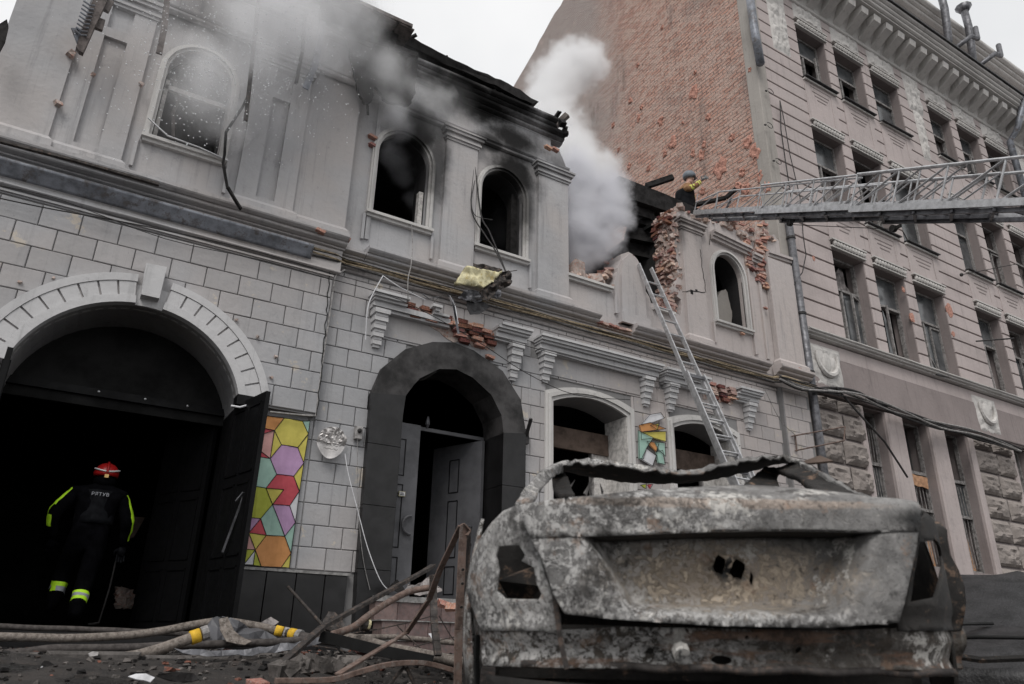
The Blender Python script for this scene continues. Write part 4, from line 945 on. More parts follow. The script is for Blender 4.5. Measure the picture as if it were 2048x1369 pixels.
# cracks
def crack(pts, w, y, name='wall_crack'):
    b = MB(); l = jitter_line(xz(pts, y), .07, .012, len(pts)*7)
    for p, q in zip(l, l[1:]): b.beam((p[0], y, p[1]), (q[0], y, q[1]), w, .003, (0, 1, 0))
    b.build(name, 'void', A)
crack([(1401, 500), (1405, 540), (1412, 585)], .012, -.075); crack([(1365, 585), (1385, 582), (1410, 585)], .014, -.075)
crack([(660, 540), (648, 690), (633, 832)], .012, YL-.02); crack([(1421, 470), (1419, 490)], .012, -.02)
b = MB(); w = P(1384, 584, -.08); b.box(w.x-.03, w.x+.03, -.08, -.06, w.z-.04, w.z+.04); w = P(1393, 581, -.08); b.box(w.x-.02, w.x+.03, -.08, -.06, w.z-.02, w.z+.02); b.build('bullet_hole', 'void', A)
for a, c, r in ((140, 110, .06), (116, 207, .05), (186, 150, .03), (283, 169, .035), (108, 72, .0), (40, 565, .02), (107, 556, .02), (473, 640, .02), (515, 674, .022), (552, 714, .022), (543, 755, .02)):
    if r: w = P(a, c, YL-.12 if c < 300 else YL-.03); b = MB(); b.chunk(w, r, int(a)); b.build('shrapnel_mark', 'mortar', A)
# ================================================================ BURNT CAR
CH = R(32.); CRX = 1447
_o = ray(CRX, 1290); _o.z = 0; _o.normalize(); CO = CP+_o*2.55; CO.z = -.38
CHv = Vector((math.sin(CH), math.cos(CH), 0)); CRv = Vector((math.cos(CH), -math.sin(CH), 0))
def carL(px, py, yl):
    r = ray(px, py); t = ((CO+CHv*yl-CP).dot(CHv))/r.dot(CHv); p = CP+r*t-CO
    return (p.dot(CRv), p.z)
XC = .06
def ysurf(x, z):
    a = min(1.06, max(0, (abs(x-XC)-.42)/.46)); y = .40*a**2.4
    y += .12*(max(0, z-.97)/.06)**1.5
    y += .05*max(0, (.70-z)/.3)
    return y
def cpx(px, py, f=ysurf, dy=0.):
    y = .1
    for i in range(120): x, z = carL(px, py, y+dy); y = min(.6, max(-.1, y*.85+.15*f(x, z)))
    return (x, z)
def insid(poly, x, y):
    c = False; n = len(poly)
    for i in range(n):
        (x1, y1), (x2, y2) = poly[i], poly[(i+1) % n]
        if (y1 > y) != (y2 > y) and x < (x2-x1)*(y-y1)/(y2-y1)+x1: c = not c
    return c
def sheet(outer, holes, yf, step):
    """thin pressed-steel panel: outline and holes in x,z, bulged by yf"""
    loops = [outer]+holes; V = []; E = []
    for l in loops:
        k = len(V); d = []
        for i, p in enumerate(l):
            q = l[(i+1) % len(l)]; n = max(1, int(math.hypot(q[0]-p[0], q[1]-p[1])/step))
            d += [(p[0]+(q[0]-p[0])*j/n, p[1]+(q[1]-p[1])*j/n) for j in range(n)]
        V += d; E += [(k+i, k+(i+1) % len(d)) for i in range(len(d))]
    xs = [p[0] for p in outer]; zs = [p[1] for p in outer]; rr = random.Random(3)
    x = min(xs)
    while x < max(xs):
        z = min(zs)
        while z < max(zs):
            a, c = x+rr.uniform(-.2, .2)*step, z+rr.uniform(-.2, .2)*step
            if insid(outer, a, c) and not any(insid(h, a, c) for h in holes): V.append((a, c))
            z += step
        x += step
    r = delaunay_2d_cdt([Vector(v) for v in V], E, [], 0, 1e-6)
    vs = r[0]; F = []
    for f in r[2]:
        cx = sum(vs[i].x for i in f)/len(f); cz = sum(vs[i].y for i in f)/len(f)
        if insid(outer, cx, cz) and not any(insid(h, cx, cz) for h in holes): F.append(list(f))
    b = MB(); b.add([(v.x, yf(v.x, v.y), v.y) for v in vs], F); return b
def carmat(name, mode):
    s = N(name); p = s.pos(True); sp = s.n('SeparateXYZ', None, Vector=p)
    w = s.n('VectorMath', {'operation': 'ADD'}, i0=p, i1=s.n('VectorMath', {'operation': 'SCALE'}, i0=s.n('TexNoise', None, Vector=p, Scale=9, Detail=3).outputs['Color'], Scale=.09).outputs[0]).outputs[0]
    n1 = s.noise(3.2, p, 8, .7); n2 = s.math('ADD', s.math('MULTIPLY', s.noise(17, w, 9, .8), .60), s.math('MULTIPLY', s.noise(55, w, 6, .75), .40)); n3 = s.noise(45, p, 4, .7)
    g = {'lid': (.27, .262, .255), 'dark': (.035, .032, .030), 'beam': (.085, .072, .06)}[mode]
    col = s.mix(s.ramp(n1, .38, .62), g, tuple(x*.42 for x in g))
    hgt = n2
    if mode != 'dark':
        left = s.ramp(s.math('ADD', sp.outputs[0], s.math('MULTIPLY', n1, .5)), .55, .05, .12, 1)     # flaking paint, thicker on the left half
        vor = s.n('TexVoronoi', {'feature': 'DISTANCE_TO_EDGE'}, Vector=w, Scale=11).outputs['Distance']
        ring = s.ramp(vor, .03, .0, 0, 1); v2 = s.n('TexVoronoi', {'feature': 'F1'}, Vector=w, Scale=11).outputs['Distance']
        fl = s.math('MULTIPLY', s.ramp(n2, .47, .52), left)
        col = s.mix(fl, col, (.44, .43, .42)); col = s.mix(s.math('MULTIPLY', s.ramp(v2, .42, .3), s.math('MULTIPLY', left, .6)), col, (.50, .49, .475))
        col = s.mix(s.math('MULTIPLY', s.ramp(s.noise(60, p, 4, .75), .56, .64), s.math('ADD', .15, s.math('MULTIPLY', left, .7))), col, (.055, .052, .05))
        col = s.mix(s.math('MULTIPLY', s.ramp(s.noise(4.5, p, 7, .75), .57, .63), .55), col, (.10, .097, .095))
        col = s.mix(s.math('MULTIPLY', s.math('MULTIPLY', ring, s.ramp(n1, .5, .6)), s.math('MULTIPLY', left, .45)), col, (.06, .06, .06))
        hgt = s.math('ADD', s.math('MULTIPLY', fl, .8), s.math('ADD', s.math('MULTIPLY', n2, .4), s.math('MULTIPLY', ring, -.08)))
    if mode == 'lid':
        def bl(cx, cz, rx, rz, k=.3):
            v = s.n('VectorMath', {'operation': 'MULTIPLY'}, i0=s.n('VectorMath', {'operation': 'SUBTRACT'}, i0=p, i1=(cx, 0, cz)).outputs[0], i1=(1/rx, 0, 1/rz)).outputs[0]
            return s.ramp(s.math('ADD', s.n('VectorMath', {'operation': 'LENGTH'}, i0=v).outputs['Value'], s.math('MULTIPLY', s.math('SUBTRACT', n2, .5), 1.3)), 1, k)
        tan = s.mix(s.ramp(n2, .42, .58), (.50, .41, .31), (.29, .25, .215))
        col = s.mix(s.math('MULTIPLY', bl(.03, .745, .50, .15), s.ramp(n2, .36, .46)), col, tan)
        col = s.mix(bl(.66, .925, .17, .05, .1), col, (.012, .012, .012)); col = s.mix(bl(.66, .66, .12, .09, .1), col, (.02, .02, .02))
        col = s.mix(s.math('MULTIPLY', bl(-.0, .965, .62, .022, .6), .7), col, (.36, .29, .24))
        col = s.mix(s.math('MULTIPLY', bl(.0, .615, .55, .03, .5), s.ramp(n3, .4, .6)), col, (.48, .47, .46))
        col = s.mix(s.math('MULTIPLY', bl(.06, .775, .11, .07, .2), s.ramp(n3, .40, .5)), col, (.012, .012, .012))
    if mode == 'beam':
        col = s.mix(s.ramp(n2, .54, .6, 0, .7), col, (.28, .26, .24)); col = s.mix(s.ramp(s.noise(5, p, 6, .7, (.4, 1, 3)), .52, .62, 0, .8), col, (.19, .115, .08))
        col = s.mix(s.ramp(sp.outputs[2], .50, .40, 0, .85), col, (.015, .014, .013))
    col = s.mix(s.ramp(n3, .58, .68, 0, .6), col, (.03, .028, .026)); col = s.mix(s.ramp(s.noise(7, p, 8, .8), .56, .64, 0, .6), col, (.27, .175, .12))
    if mode != 'dark':
        dk = s.math('MULTIPLY', s.ramp(s.noise(2.1, p, 9, .72), .52, .60), s.ramp(s.noise(30, w, 5, .75), .38, .5)); col = s.mix(s.math('MULTIPLY', dk, .8), col, (.035, .032, .03))
        col = s.mix(s.math('MULTIPLY', s.ramp(s.noise(2.9, s.n('VectorMath', {'operation': 'ADD'}, i0=p, i1=(7, 3, 1)).outputs[0], 9, .75), .55, .60), s.ramp(n3, .62, .5)), col, (.56, .54, .51))
    nrm = s.bump(hgt, .7, .012, s.bump(n3, .3, .004))
    return s.fin(col, s.ramp(n2, .4, .6, .42, .8) if mode == 'lid' else .8, .2, nrm, .4)
M['carlid'] = carmat('burnt_car_skin', 'lid'); M['cardark'] = carmat('sooty_car_inside', 'dark'); M['carbeam'] = carmat('burnt_car_beam', 'beam')
def newcar(label, loc, rz, group='burnt-out cars'):
    c = thing('burnt_car', label, 'car', loc, group); c.rotation_euler = (0, 0, rz); WLOC[c.name] = Vector((0, 0, 0)); return c
car = newcar('burnt-out sedan seen from behind with flaking ashen boot lid and sagging roof', (CO.x, CO.y, -.38), -CH)
def cps(l, f=ysurf): return [cpx(a, c, f) for a, c in l]
def ylid(x, z):
    y = ysurf(x, z)
    def sm(a, b, t): t = min(1, max(0, (t-a)/(b-a))); return t*t*(3-2*t)
    zc = .872+.025*x
    y -= .05*sm(zc-.012, zc+.004, z)-.02*sm(.95, 1.0, z)
    fr = sm(-.44+.45*(zc-z), -.37+.5*(zc-z), x)*sm(.52-.4*(zc-z), .44-.45*(zc-z), x)*sm(zc-.008, zc-.03, z)*sm(.625, .675, z)
    y += .12*fr
    y += .006*noise.noise(Vector((x*6, z*9, 1)))+.003*noise.noise(Vector((x*22, z*22, 4)))
    return y
lid = cps([(1034, 1012), (1100, 1001), (1184, 994), (1330, 980), (1420, 975), (1498, 972), (1654, 984), (1740, 996), (1833, 1006), (1838, 1040), (1832, 1100), (1815, 1180), (1798, 1245), (1660, 1256), (1440, 1252), (1240, 1240), (1130, 1228), (1108, 1190), (1085, 1120), (1060, 1060)])

# upper lip and lower pressing of the lid are separate pressings with a sharp shadowed step between
cre = [(1836, 1064), (1720, 1066), (1600, 1063), (1440, 1064), (1300, 1069), (1180, 1074), (1062, 1077)]
lipy = lambda x, z: ysurf(x, z)-.055+.004*noise.noise(Vector((x*6, z*9, 1)))+.002*noise.noise(Vector((x*25, z*25, 4)))
up_ = cps([(1034, 1012), (1100, 1001), (1184, 994), (1330, 980), (1420, 975), (1498, 972), (1654, 984), (1740, 996), (1833, 1006), (1839, 1040)]+cre+[(1048, 1045)], lipy)
sheet(up_[::-1], [], lipy, .02).build('boot_lid_lip', 'carlid', car, True, solid=.008)
def sm_(a, b, t): t = min(1, max(0, (t-a)/(b-a))); return t*t*(3-2*t)
def lowy(x, z):
    zc = .872+.025*x; l = -.405+.56*(zc-z); r_ = .47-.54*(zc-z)
    fr = sm_(l-.035, l+.045, x)*sm_(r_+.05, r_-.055, x)*sm_(.625, .668, z)
    return lipy(x, z)+.155*fr+.004*(1-fr)
lo_ = cps(cre[::-1]+[(1832, 1100), (1815, 1180), (1798, 1245), (1660, 1256), (1440, 1252), (1240, 1240), (1130, 1228), (1108, 1190), (1085, 1120)], lipy)
eh = [[(cpx(a, c, lipy)) for a, c in [(e0+rx*math.cos(2*math.pi*i/11)*(1+.2*math.sin(i*4)), e1+ry*math.sin(2*math.pi*i/11)*(1+.2*math.cos(i*3))) for i in range(11)]] for e0, e1, rx, ry in ((1463, 1120, 13, 20), (1502, 1130, 16, 21), (1531, 1150, 4, 14))]
sheet(lo_, eh, lowy, .016).build('boot_lid_panel', 'carlid', car, True, solid=.008)
b = MB(); xs_ = [-.44+.95*i/30 for i in range(31)]
cz_ = sorted(cps(cre, lipy))
def zcr(x):
    for (a, c), (d, e) in zip(cz_, cz_[1:]):
        if a <= x <= d: return c+(e-c)*(x-a)/(d-a)
    return .875
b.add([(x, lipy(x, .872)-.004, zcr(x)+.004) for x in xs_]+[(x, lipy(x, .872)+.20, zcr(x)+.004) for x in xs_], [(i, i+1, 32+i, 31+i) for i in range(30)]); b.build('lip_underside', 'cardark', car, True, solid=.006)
def hole_pts(cx, cy, rx, ry, n=12): return cps([(cx+rx*math.cos(2*math.pi*i/n), cy+ry*math.sin(2*math.pi*i/n)) for i in range(n)])
ql = cps([(1031, 1012), (1057, 1060), (1082, 1120), (1105, 1190), (1122, 1230), (1122, 1268), (1080, 1262), (965, 1262), (954, 1240), (944, 1210), (934, 1180), (943, 1130), (960, 1080), (985, 1045), (1008, 1022)])
qlh = cps([(1000, 1092), (1040, 1090), (1052, 1110), (1045, 1122), (1070, 1135), (1074, 1165), (1085, 1188), (1078, 1200), (1010, 1198), (993, 1180), (998, 1140), (992, 1110)])
def yq(x, z): return ysurf(x, z)+.012+.004*noise.noise(Vector((x*15, z*15, 2)))+(.02*max(0, 1-abs(z-.63)/.03))
sheet(ql[::-1], [qlh], yq, .026).build('rear_quarter_panel', 'carlid', car, True, solid=.01)
qr = cps([(1836, 1006), (1862, 1024), (1885, 1048), (1897, 1078), (1903, 1110), (1920, 1140), (1932, 1175), (1934, 1205), (1928, 1262), (1800, 1262), (1801, 1245), (1818, 1180), (1835, 1100), (1840, 1040)])
qrh = cps([(1840, 1085), (1872, 1080), (1888, 1110), (1884, 1150), (1872, 1195), (1822, 1205), (1830, 1150)])
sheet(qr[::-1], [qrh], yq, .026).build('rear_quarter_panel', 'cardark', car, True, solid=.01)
# rear beam, valance and their holes
def ybeam(x, z): return ysurf(x, z)+.05+.018*math.sin(z*52)+.006*noise.noise(Vector((x*9, z*14, 5)))
bp = [(962, 1258), (1122, 1262), (1240, 1254), (1440, 1258), (1660, 1262), (1798, 1258), (1926, 1258), (1926, 1338), (1700, 1340), (1400, 1338), (966, 1332)]
bh = [hole_pts(1452, 1322, 22, 11, 9), hole_pts(1307, 1302, 9, 9, 8), hole_pts(1610, 1300, 7, 8, 8), hole_pts(1500, 1275, 5, 4, 7)]
sheet(cps(bp, ybeam)[::-1], bh, ybeam, .028).build('rear_beam', 'carbeam', car, True, solid=.01)
b = MB(); b.tube([(-.13, .02, .525), (-.13, -.01, .505)], .028, 8); b.build('towing_eye', 'carlid', car)
def yval(x, z): return ysurf(x, z)+.03+.02*noise.noise(Vector((x*3, z*6, 8)))
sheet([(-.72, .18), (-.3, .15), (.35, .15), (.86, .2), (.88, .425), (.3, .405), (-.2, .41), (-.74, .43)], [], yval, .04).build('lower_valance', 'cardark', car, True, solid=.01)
b = MB(); b.tube([(-.62+1.4*i/20, .02+.25*abs(i/20-.5)**2*2+.02, .47+.004*math.sin(i*1.7)) for i in range(21)], .014, 6); b.build('scorched_trim_rail', 'rustd', car, True)
# seam strips and hanging rod on the left, thin cables
b = MB(); b.path([(cpx(a, c)[0], ysurf(*cpx(a, c))-.012, cpx(a, c)[1]) for a, c in [(1108, 1190), (1114, 1235), (1122, 1290), (1133, 1338)]], .016, .012); b.build('dangling_seal', 'rustd', car)
# boot floor and inner walls (dark)
b = MB(); b.box(-.72, .80, .5, 1.25, .38, .42); b.box(-.66, .74, 1.25, 1.3, .38, .93); b.box(-.60, .66, .17, 1.3, .935, .95); b.box(-.70, .76, .42, .46, .42, .6); b.box(.60, .86, .55, .62, .4, .95); b.box(-.72, -.5, .62, .68, .4, .95); b.build('inner_shell', 'cardark', car)
for sx in (-1, 1):
    b = MB(); b.chunk((XC+sx*.66, .42, .72), .09, 3+sx); b.build('melted_lamp_housing', 'cardark', car)
# flanks with wheel arches
def flank(sx):
    xo = XC+sx*.86; l = [(.42, .30)]
    for yc in (1.0, 3.65):
        l += [(yc-.36, .28)]+[(yc-.36*math.cos(t), .30+.36*math.sin(t)) for t in [math.pi*i/10 for i in range(1, 10)]]+[(yc+.36, .28)]
    l += [(4.38, .3), (4.4, .62), (4.15, .78), (3.1, .93), (2.2, .96), (1.2, .97), (.46, .98)]
    bb_ = sheet(l, [], lambda y, z: 0, .11)
    v = []
    for p in bb_.v:
        y, z = p.x, p.z
        bul = .05*math.sin(math.pi*min(1, max(0, (z-.25)/.75)))-.05*max(0, (.75-y)/.4)**2-.10*max(0, (y-3.7)/.7)**2
        v.append(Vector((xo+sx*bul+.006*noise.noise(Vector((y*4, z*4, sx))), y, z)))
    b = MB(); b.add(v, bb_.f); return b.build('flank_panel', 'carbeam' if sx < 0 else 'cardark', car, True, solid=.012)
flank(-1); flank(1)
for sx in (-1, 1):
    for yc in (1.0, 3.65):
        b = MB(); xo = XC+sx*.76; b.tube([(xo-.09, yc, .22), (xo+.09, yc, .22)], .22, 18); w = b.build('wheel', 'rustd', car)
        b = MB(); b.tube([(xo+sx*.08, yc, .22), (xo+sx*.10, yc, .22)], .13, 14); b.build('hub', 'alud', w)
b = MB(); b.grid(lambda u, v: (XC+(-.8+1.6*u), 2.95+1.4*v, .95-.14*v**2-.10*abs(u-.5)**2*2+.02*noise.noise(Vector((u*4, v*4, 3)))), 14, 12); b.build('bonnet', 'carlid', car, True, solid=.01)
b = MB(); b.box(XC-.8, XC+.8, 4.3, 4.36, .3, .76); b.box(XC-.82, XC+.82, .5, 4.3, .22, .27); b.box(XC-.78, XC+.78, 2.8, 2.86, .3, .93); b.build('chassis', 'cardark', car)
# roof skin: crumpled rim, dark underside, sagging in the middle
rim = [(1073, 953), (1095, 938), (1120, 927), (1150, 923), (1185, 923), (1223, 926), (1262, 931), (1298, 936), (1330, 940), (1362, 943), (1398, 940), (1428, 933), (1456, 926), (1480, 921), (1508, 917), (1540, 914), (1565, 914), (1594, 920), (1625, 937), (1654, 952)]
low = [(1084, 958), (1100, 948), (1122, 944), (1150, 950), (1185, 957), (1223, 963), (1262, 968), (1298, 970), (1330, 970), (1362, 969), (1398, 965), (1428, 961), (1456, 956), (1480, 950), (1508, 943), (1540, 934), (1565, 929), (1594, 929), (1625, 943), (1654, 957)]
YR, YF = 1.05, 1.95
def rimp(l, i, y, dz=0.): x, z = carL(l[i][0], l[i][1], y); return Vector((x, y, z+dz))
def crum(p, a=.008, s=26): return p+Vector((noise.noise(p*s)*a*.5, noise.noise(p*s+Vector((9, 0, 0)))*a, noise.noise(p*s+Vector((0, 9, 0)))*a*1.2))
def lerp_rim(l, t, y, dz=0.):
    k = min(int(t), len(l)-2); u = t-k; return rimp(l, k, y, dz)*(1-u)+rimp(l, k+1, y, dz)*u
n = (len(rim)-1)*4
b = MB(); b.grid(lambda u, v: crum(lerp_rim(rim, u*(len(rim)-1), YR, -.004)*(1-v)+lerp_rim(low, u*(len(rim)-1), YF, .01)*v), n, 10); b.build('roof_skin', ['cardark'], car, True, solid=.012)
b = MB(); b.grid(lambda u, v: crum(lerp_rim(rim, u*(len(rim)-1), YR-.01*v, .004-.020*v*(1+.8*noise.noise(Vector((u*40, 0, 0))))), .014, 34), n, 3); b.build('torn_roof_edge', 'carlid', car, True, solid=.012)
def strip(name, o, i, y0, y1, mat):
    b = MB(); m_ = len(o)-1
    def f(u, v):
        t = u*m_; k = min(int(t), m_-1); w = t-k; yy = y0+(y1-y0)*u
        a = Vector((*o[k], 0))*(1-w)+Vector((*o[k+1], 0))*w; c = Vector((*i[k], 0))*(1-w)+Vector((*i[k+1], 0))*w; q = a*(1-v)+c*v
        x, z = carL(q.x, q.y, yy+.05*v); return crum(Vector((x, yy+.05*v, z)), .008)
    b.grid(f, 26, 5); return b.build(name, mat, car, True, solid=.025)
strip('roof_pillar', [(1030, 1012), (1050, 980), (1073, 952), (1096, 937), (1120, 926)], [(1066, 1003), (1078, 985), (1092, 968), (1104, 954), (1122, 944)], .38, 1.05, 'carlid')
strip('roof_pillar', [(1744, 1000), (1704, 983), (1654, 951), (1625, 936), (1594, 919)], [(1722, 998), (1690, 986), (1642, 960), (1616, 945), (1588, 930)], .38, 1.05, 'carlid')
strip('inner_pillar', [(1722, 998), (1680, 980), (1642, 958), (1616, 943), (1590, 928)], [(1645, 992), (1618, 978), (1600, 962), (1572, 950), (1552, 942)], .42, 1.10, 'cardark')
strip('inner_pillar', [(1480, 982), (1494, 968), (1512, 952), (1530, 938)], [(1560, 982), (1556, 970), (1552, 956), (1566, 940)], .9, 1.3, 'cardark')
strip('inner_pillar', [(1150, 995), (1142, 980), (1138, 962), (1128, 945)], [(1118, 995), (1108, 985), (1104, 965), (1108, 950)], .7, 1.2, 'cardark')
b = MB()
for a, c, d, e in ((1170, 990, 1186, 955), (1186, 995, 1176, 965), (1130, 990, 1150, 960), (1205, 985, 1200, 968), (1140, 975, 1128, 958)):
    x, z = carL(a, c, 1.1); x2, z2 = carL(d, e, 1.15); b.beam((x, 1.1, z), (x2, 1.15, z2), .008, .02, w2=.002, h2=.002)
b.build('glass_shard', 'frame', car)
x, z = carL(1620, 925, 1.0); b = MB(); b.add([(x-.02, 1.0, z-.01), (x+.10, .98, z+.0), (x+.06, 1.02, z+.035), (x-.02, 1.05, z+.01)], [(0, 1, 2, 3)]); b.build('torn_flap', 'brownboard', car, solid=.01)
# ================================================================ SECOND WRECK at the right edge: a dark melted car front
def wreck(loc, rz):
    c = thing('burnt_car', 'dark melted front of another burnt car at the right edge beside the ashen sedan', 'car', loc, 'burnt-out cars'); c.rotation_euler = (0, 0, rz); WLOC[c.name] = Vector((0, 0, 0))
    def sec(v):      # along the length: half width, belly, top
        t = v; top = .40+.42*math.sin(min(1, t*3.2)*math.pi/2)+(.46*max(0, math.sin((t-.34)/.5*math.pi)) if .34 < t < .84 else 0)
        w = .62+.26*math.sin(min(1, t*6)*math.pi/2)
        return w, .24, top
    b = MB()
    def f(u, v):
        w, z0, z1 = sec(v); a = math.pi*(1.12-1.24*u); ex = 2.6
        ca, sa = math.cos(a), math.sin(a)
        x = w*math.copysign(abs(ca)**(2/ex), ca); z = z0+(z1-z0)*max(0, abs(sa)**(2/ex) if sa > 0 else 0)
        return Vector((x, v*4.2, z))+Vector((1, 1, 1))*.05*noise.noise(Vector((x*3, v*9, z*3)))+Vector((0, 0, -.03))*(abs(math.sin(x*5+v*14))**8)
    b.grid(f, 36, 44); b.build('body_shell', 'melt', c, True, solid=.02)
    for sx in (-1, 1):
        for yc in (.8, 3.3):
            b = MB(); b.tube([(sx*.80-.1, yc, .30), (sx*.80+.1, yc, .30)], .31, 20); w = b.build('wheel', 'rubber', c); b = MB(); b.tube([(sx*.9, yc, .3), (sx*.93, yc, .3)], .17, 14); b.build('hub', 'alud', w)
            b = MB(); b.tube([(sx*.89, yc-.4*math.cos(t), .30+.4*math.sin(t)) for t in [math.pi*i/12 for i in range(13)]], .025, 6); b.build('arch_lip', 'cardark', c, True)
    b = MB(); b.grid(lambda u, v: Vector((-.7+1.4*u, -.05+.12*abs(u-.5)*2-.03*math.sin(v*3), .28+.3*v))+Vector((0, .04, .02))*noise.noise(Vector((u*7, v*5, 0))), 20, 6); b.build('sagging_bumper', 'melt', c, True, solid=.03)
    for pts in ([(.35, .3, .80), (.5, .6, .83), (.45, 1.0, .84), (.2, 1.25, .85)], [(-.6, .25, .72), (-.2, .12, .74), (.3, .15, .74), (.7, .35, .70)], [(.86, .2, .5), (.88, .5, .62), (.89, .9, .70), (.88, 1.4, .72)], [(-.3, .3, .79), (-.35, .8, .83), (-.1, 1.3, .85)]):
        b = MB(); b.tube(pts, .02, 6, .6); b.build('melted_seam', 'void', c, True)
    b = MB(); b.tube([(-.5, .0, .66), (-.2, -.03, .62), (.1, 0, .64), (.45, .03, .70)], .02, 6); b.build('grille_bar', 'cardark', c)
    return c
M['melt'] = simple('melted_dark_plastic', (.017, .0165, .0175), .5, 0, .6, 5, bump=1., spec=.4)
wk = PD(2035, 1285, 5.2); wreck((wk.x+.02, wk.y, -.50), R(-62))
# ================================================================ EXTENSION LADDER against the building
def ladder(name, label, tops, feet, group=None):
    L = thing(name, label, 'ladder', (feet[0].x, feet[0].y, feet[0].z))
    (ta, tb), (fa, fb) = tops, feet
    d = (ta-fa); ln = d.length; n = d.cross(tb-ta).normalized()
    if n.y > 0: n = -n
    for k, (s0, s1, off) in enumerate(((.30, 1., 0.), (0, .66, .055), (0, .40, .11))):
        for p, q in ((fa, ta), (fb, tb)):
            ins = (.018*k)*(1 if p is fa else -1)
            sh = (tb-ta).normalized()*-ins
            a = p+(q-p)*s0+n*off+sh; c = p+(q-p)*s1+n*off+sh
            b = MB(); b.beam(a, c, .028, .07, up=n); rl = b.build('rail', 'alu', L)
            b = MB(); b.beam(a+n*.036, c+n*.036, .012, .008, up=n); b.build('rail_lip', 'alu', rl)
        m_ = int(ln*(s1-s0)/.28)
        for i in range(m_):
            t = s0+(i+.5+.3*k)*.28/ln
            if t < s1:
                b = MB(); b.tube([fa+(ta-fa)*t+n*off, fb+(tb-fb)*t+n*off], .016, 6); b.build('rung', 'alu', L)
    for t in (.31, .65, .40, .02):
        b = MB(); b.beam(fa+(ta-fa)*t+n*.06, fb+(tb-fb)*t+n*.06, .03, .05); b.build('crossbar', 'alud', L)
    for p, q in ((fa, ta), (fb, tb)):
        b = MB()
        for i in range(26): c = p+(q-p)*(.03+.36*(i/26)*2.4 if i < 26 else 0)+n*.15; b.ball(c, .008, 5, 4) if (c-p).length < ln*.62 else None
        b.build('rivet', 'wire', L)['kind'] = 'stuff'
        b = MB(); b.beam(p, p-(q-p).normalized()*.06, .05, .1); b.build('rubber_foot', 'rubber', L)
fa, fb = P(1608, 1288, -1.9), P(1650, 1289, -1.9); fa.z = fb.z = .06
ladder('extension_ladder', 'long aluminium extension ladder leaning on the broken window bay', (P(1277, 529, -.10), P(1302, 537, -.10)), (fa, fb))
# ================================================================ AERIAL LADDER of a fire engine, reaching in from the right
T0_ = P(1428, 434, -.35); T1_ = PD(2150, 405, 9.8)
AL = thing('aerial_ladder', 'grey lattice aerial ladder of a fire engine reaching in from the right', 'ladder', tuple(T0_))
ax = (T1_-T0_); LN = ax.length; ax.normalize(); sd2 = Vector((-ax.y, ax.x, 0)).normalized()
if sd2.y < 0: sd2 = -sd2
upn = sd2.cross(ax).normalized()
if upn.z < 0: upn = -upn
for k, (s0, s1, h, w, dz, rr) in enumerate(((0, .62, .36, .44, .0, .014), (.30, .86, .44, .52, -.05, .017), (.62, 1.25, .48, .60, -.09, .020))):
    sec = None
    for side in (0, 1):
        o = sd2*(side*w-(w-.44)/2)+upn*dz
        a, c = T0_+ax*LN*s0+o, T0_+ax*LN*s1+o
        b = MB(); b.beam(a, c, .05, .085, up=upn); ch = b.build('bottom_chord', 'alu' if k < 2 else 'alu', AL)
        b = MB(); b.tube([a+upn*h*.55 if k == 0 else a+upn*h, a+ax*.8+upn*h, c+upn*h], rr, 7); b.build('top_rail', 'alu', AL)
        m_ = int((s1-s0)*LN/.66); st = (s1-s0)*LN/m_
        for i in range(m_):
            p = a+ax*st*i; b = MB(); b.tube([p, p+upn*h], rr*.7, 6); b.tube([p+ax*.02, p+ax*st+upn*h], rr*.7, 6); b.build('lattice_brace', 'alu', AL)
    o = upn*dz; m_ = int((s1-s0)*LN/.32)
    for i in range(m_):
        p = T0_+ax*(s0*LN+.16+i*.32)+o-sd2*(w-.44)/2; b = MB(); b.tube([p, p+sd2*w], .018, 6); b.build('rung', 'alud', AL)
    b = MB(); p, q = T0_+ax*LN*s0+o-upn*.07-sd2*(w-.44)/2, T0_+ax*LN*s1+o-upn*.07-sd2*(w-.44)/2
    for j in (0.02, w-.06): b.beam(p+sd2*j, q+sd2*j, .05, .05, up=upn)
    n_ = int((q-p).length/.5)
    for i in range(n_): u = (q-p)*(i/n_); b.beam(p+u, p+u+(q-p)/n_+sd2*w, .03, .03)
    b.build('underside_truss', 'alud', AL)
b = MB(); q = T0_+ax*LN*.60+upn*.02-sd2*.14; b.beam(q, q+upn*.14+ax*.03, .10, .10, up=ax); b.build('work_lamp', 'black', AL)
for t, dz in ((.34, -.16), (.66, -.26)): b = MB(); q = T0_+ax*LN*t+upn*dz; b.tube([q-sd2*.03, q+sd2*.03], .05, 10); b.beam(q, q+ax*.12+upn*.04, .03, .04); b.build('pulley', 'wire', AL)
b = MB(); b.tube([T0_+ax*LN*.34-upn*.18, T0_+ax*LN*.66-upn*.27], .006, 5); b.build('hoist_cable', 'wire', AL)
b = MB(); q = T0_+ax*.0; b.beam(q+upn*.2-ax*.02, q+upn*.0, .04, .04); b.beam(q+upn*.34+ax*.5, q+upn*.02+ax*.3, .03, .03); b.build('tip_bracket', 'alud', AL)
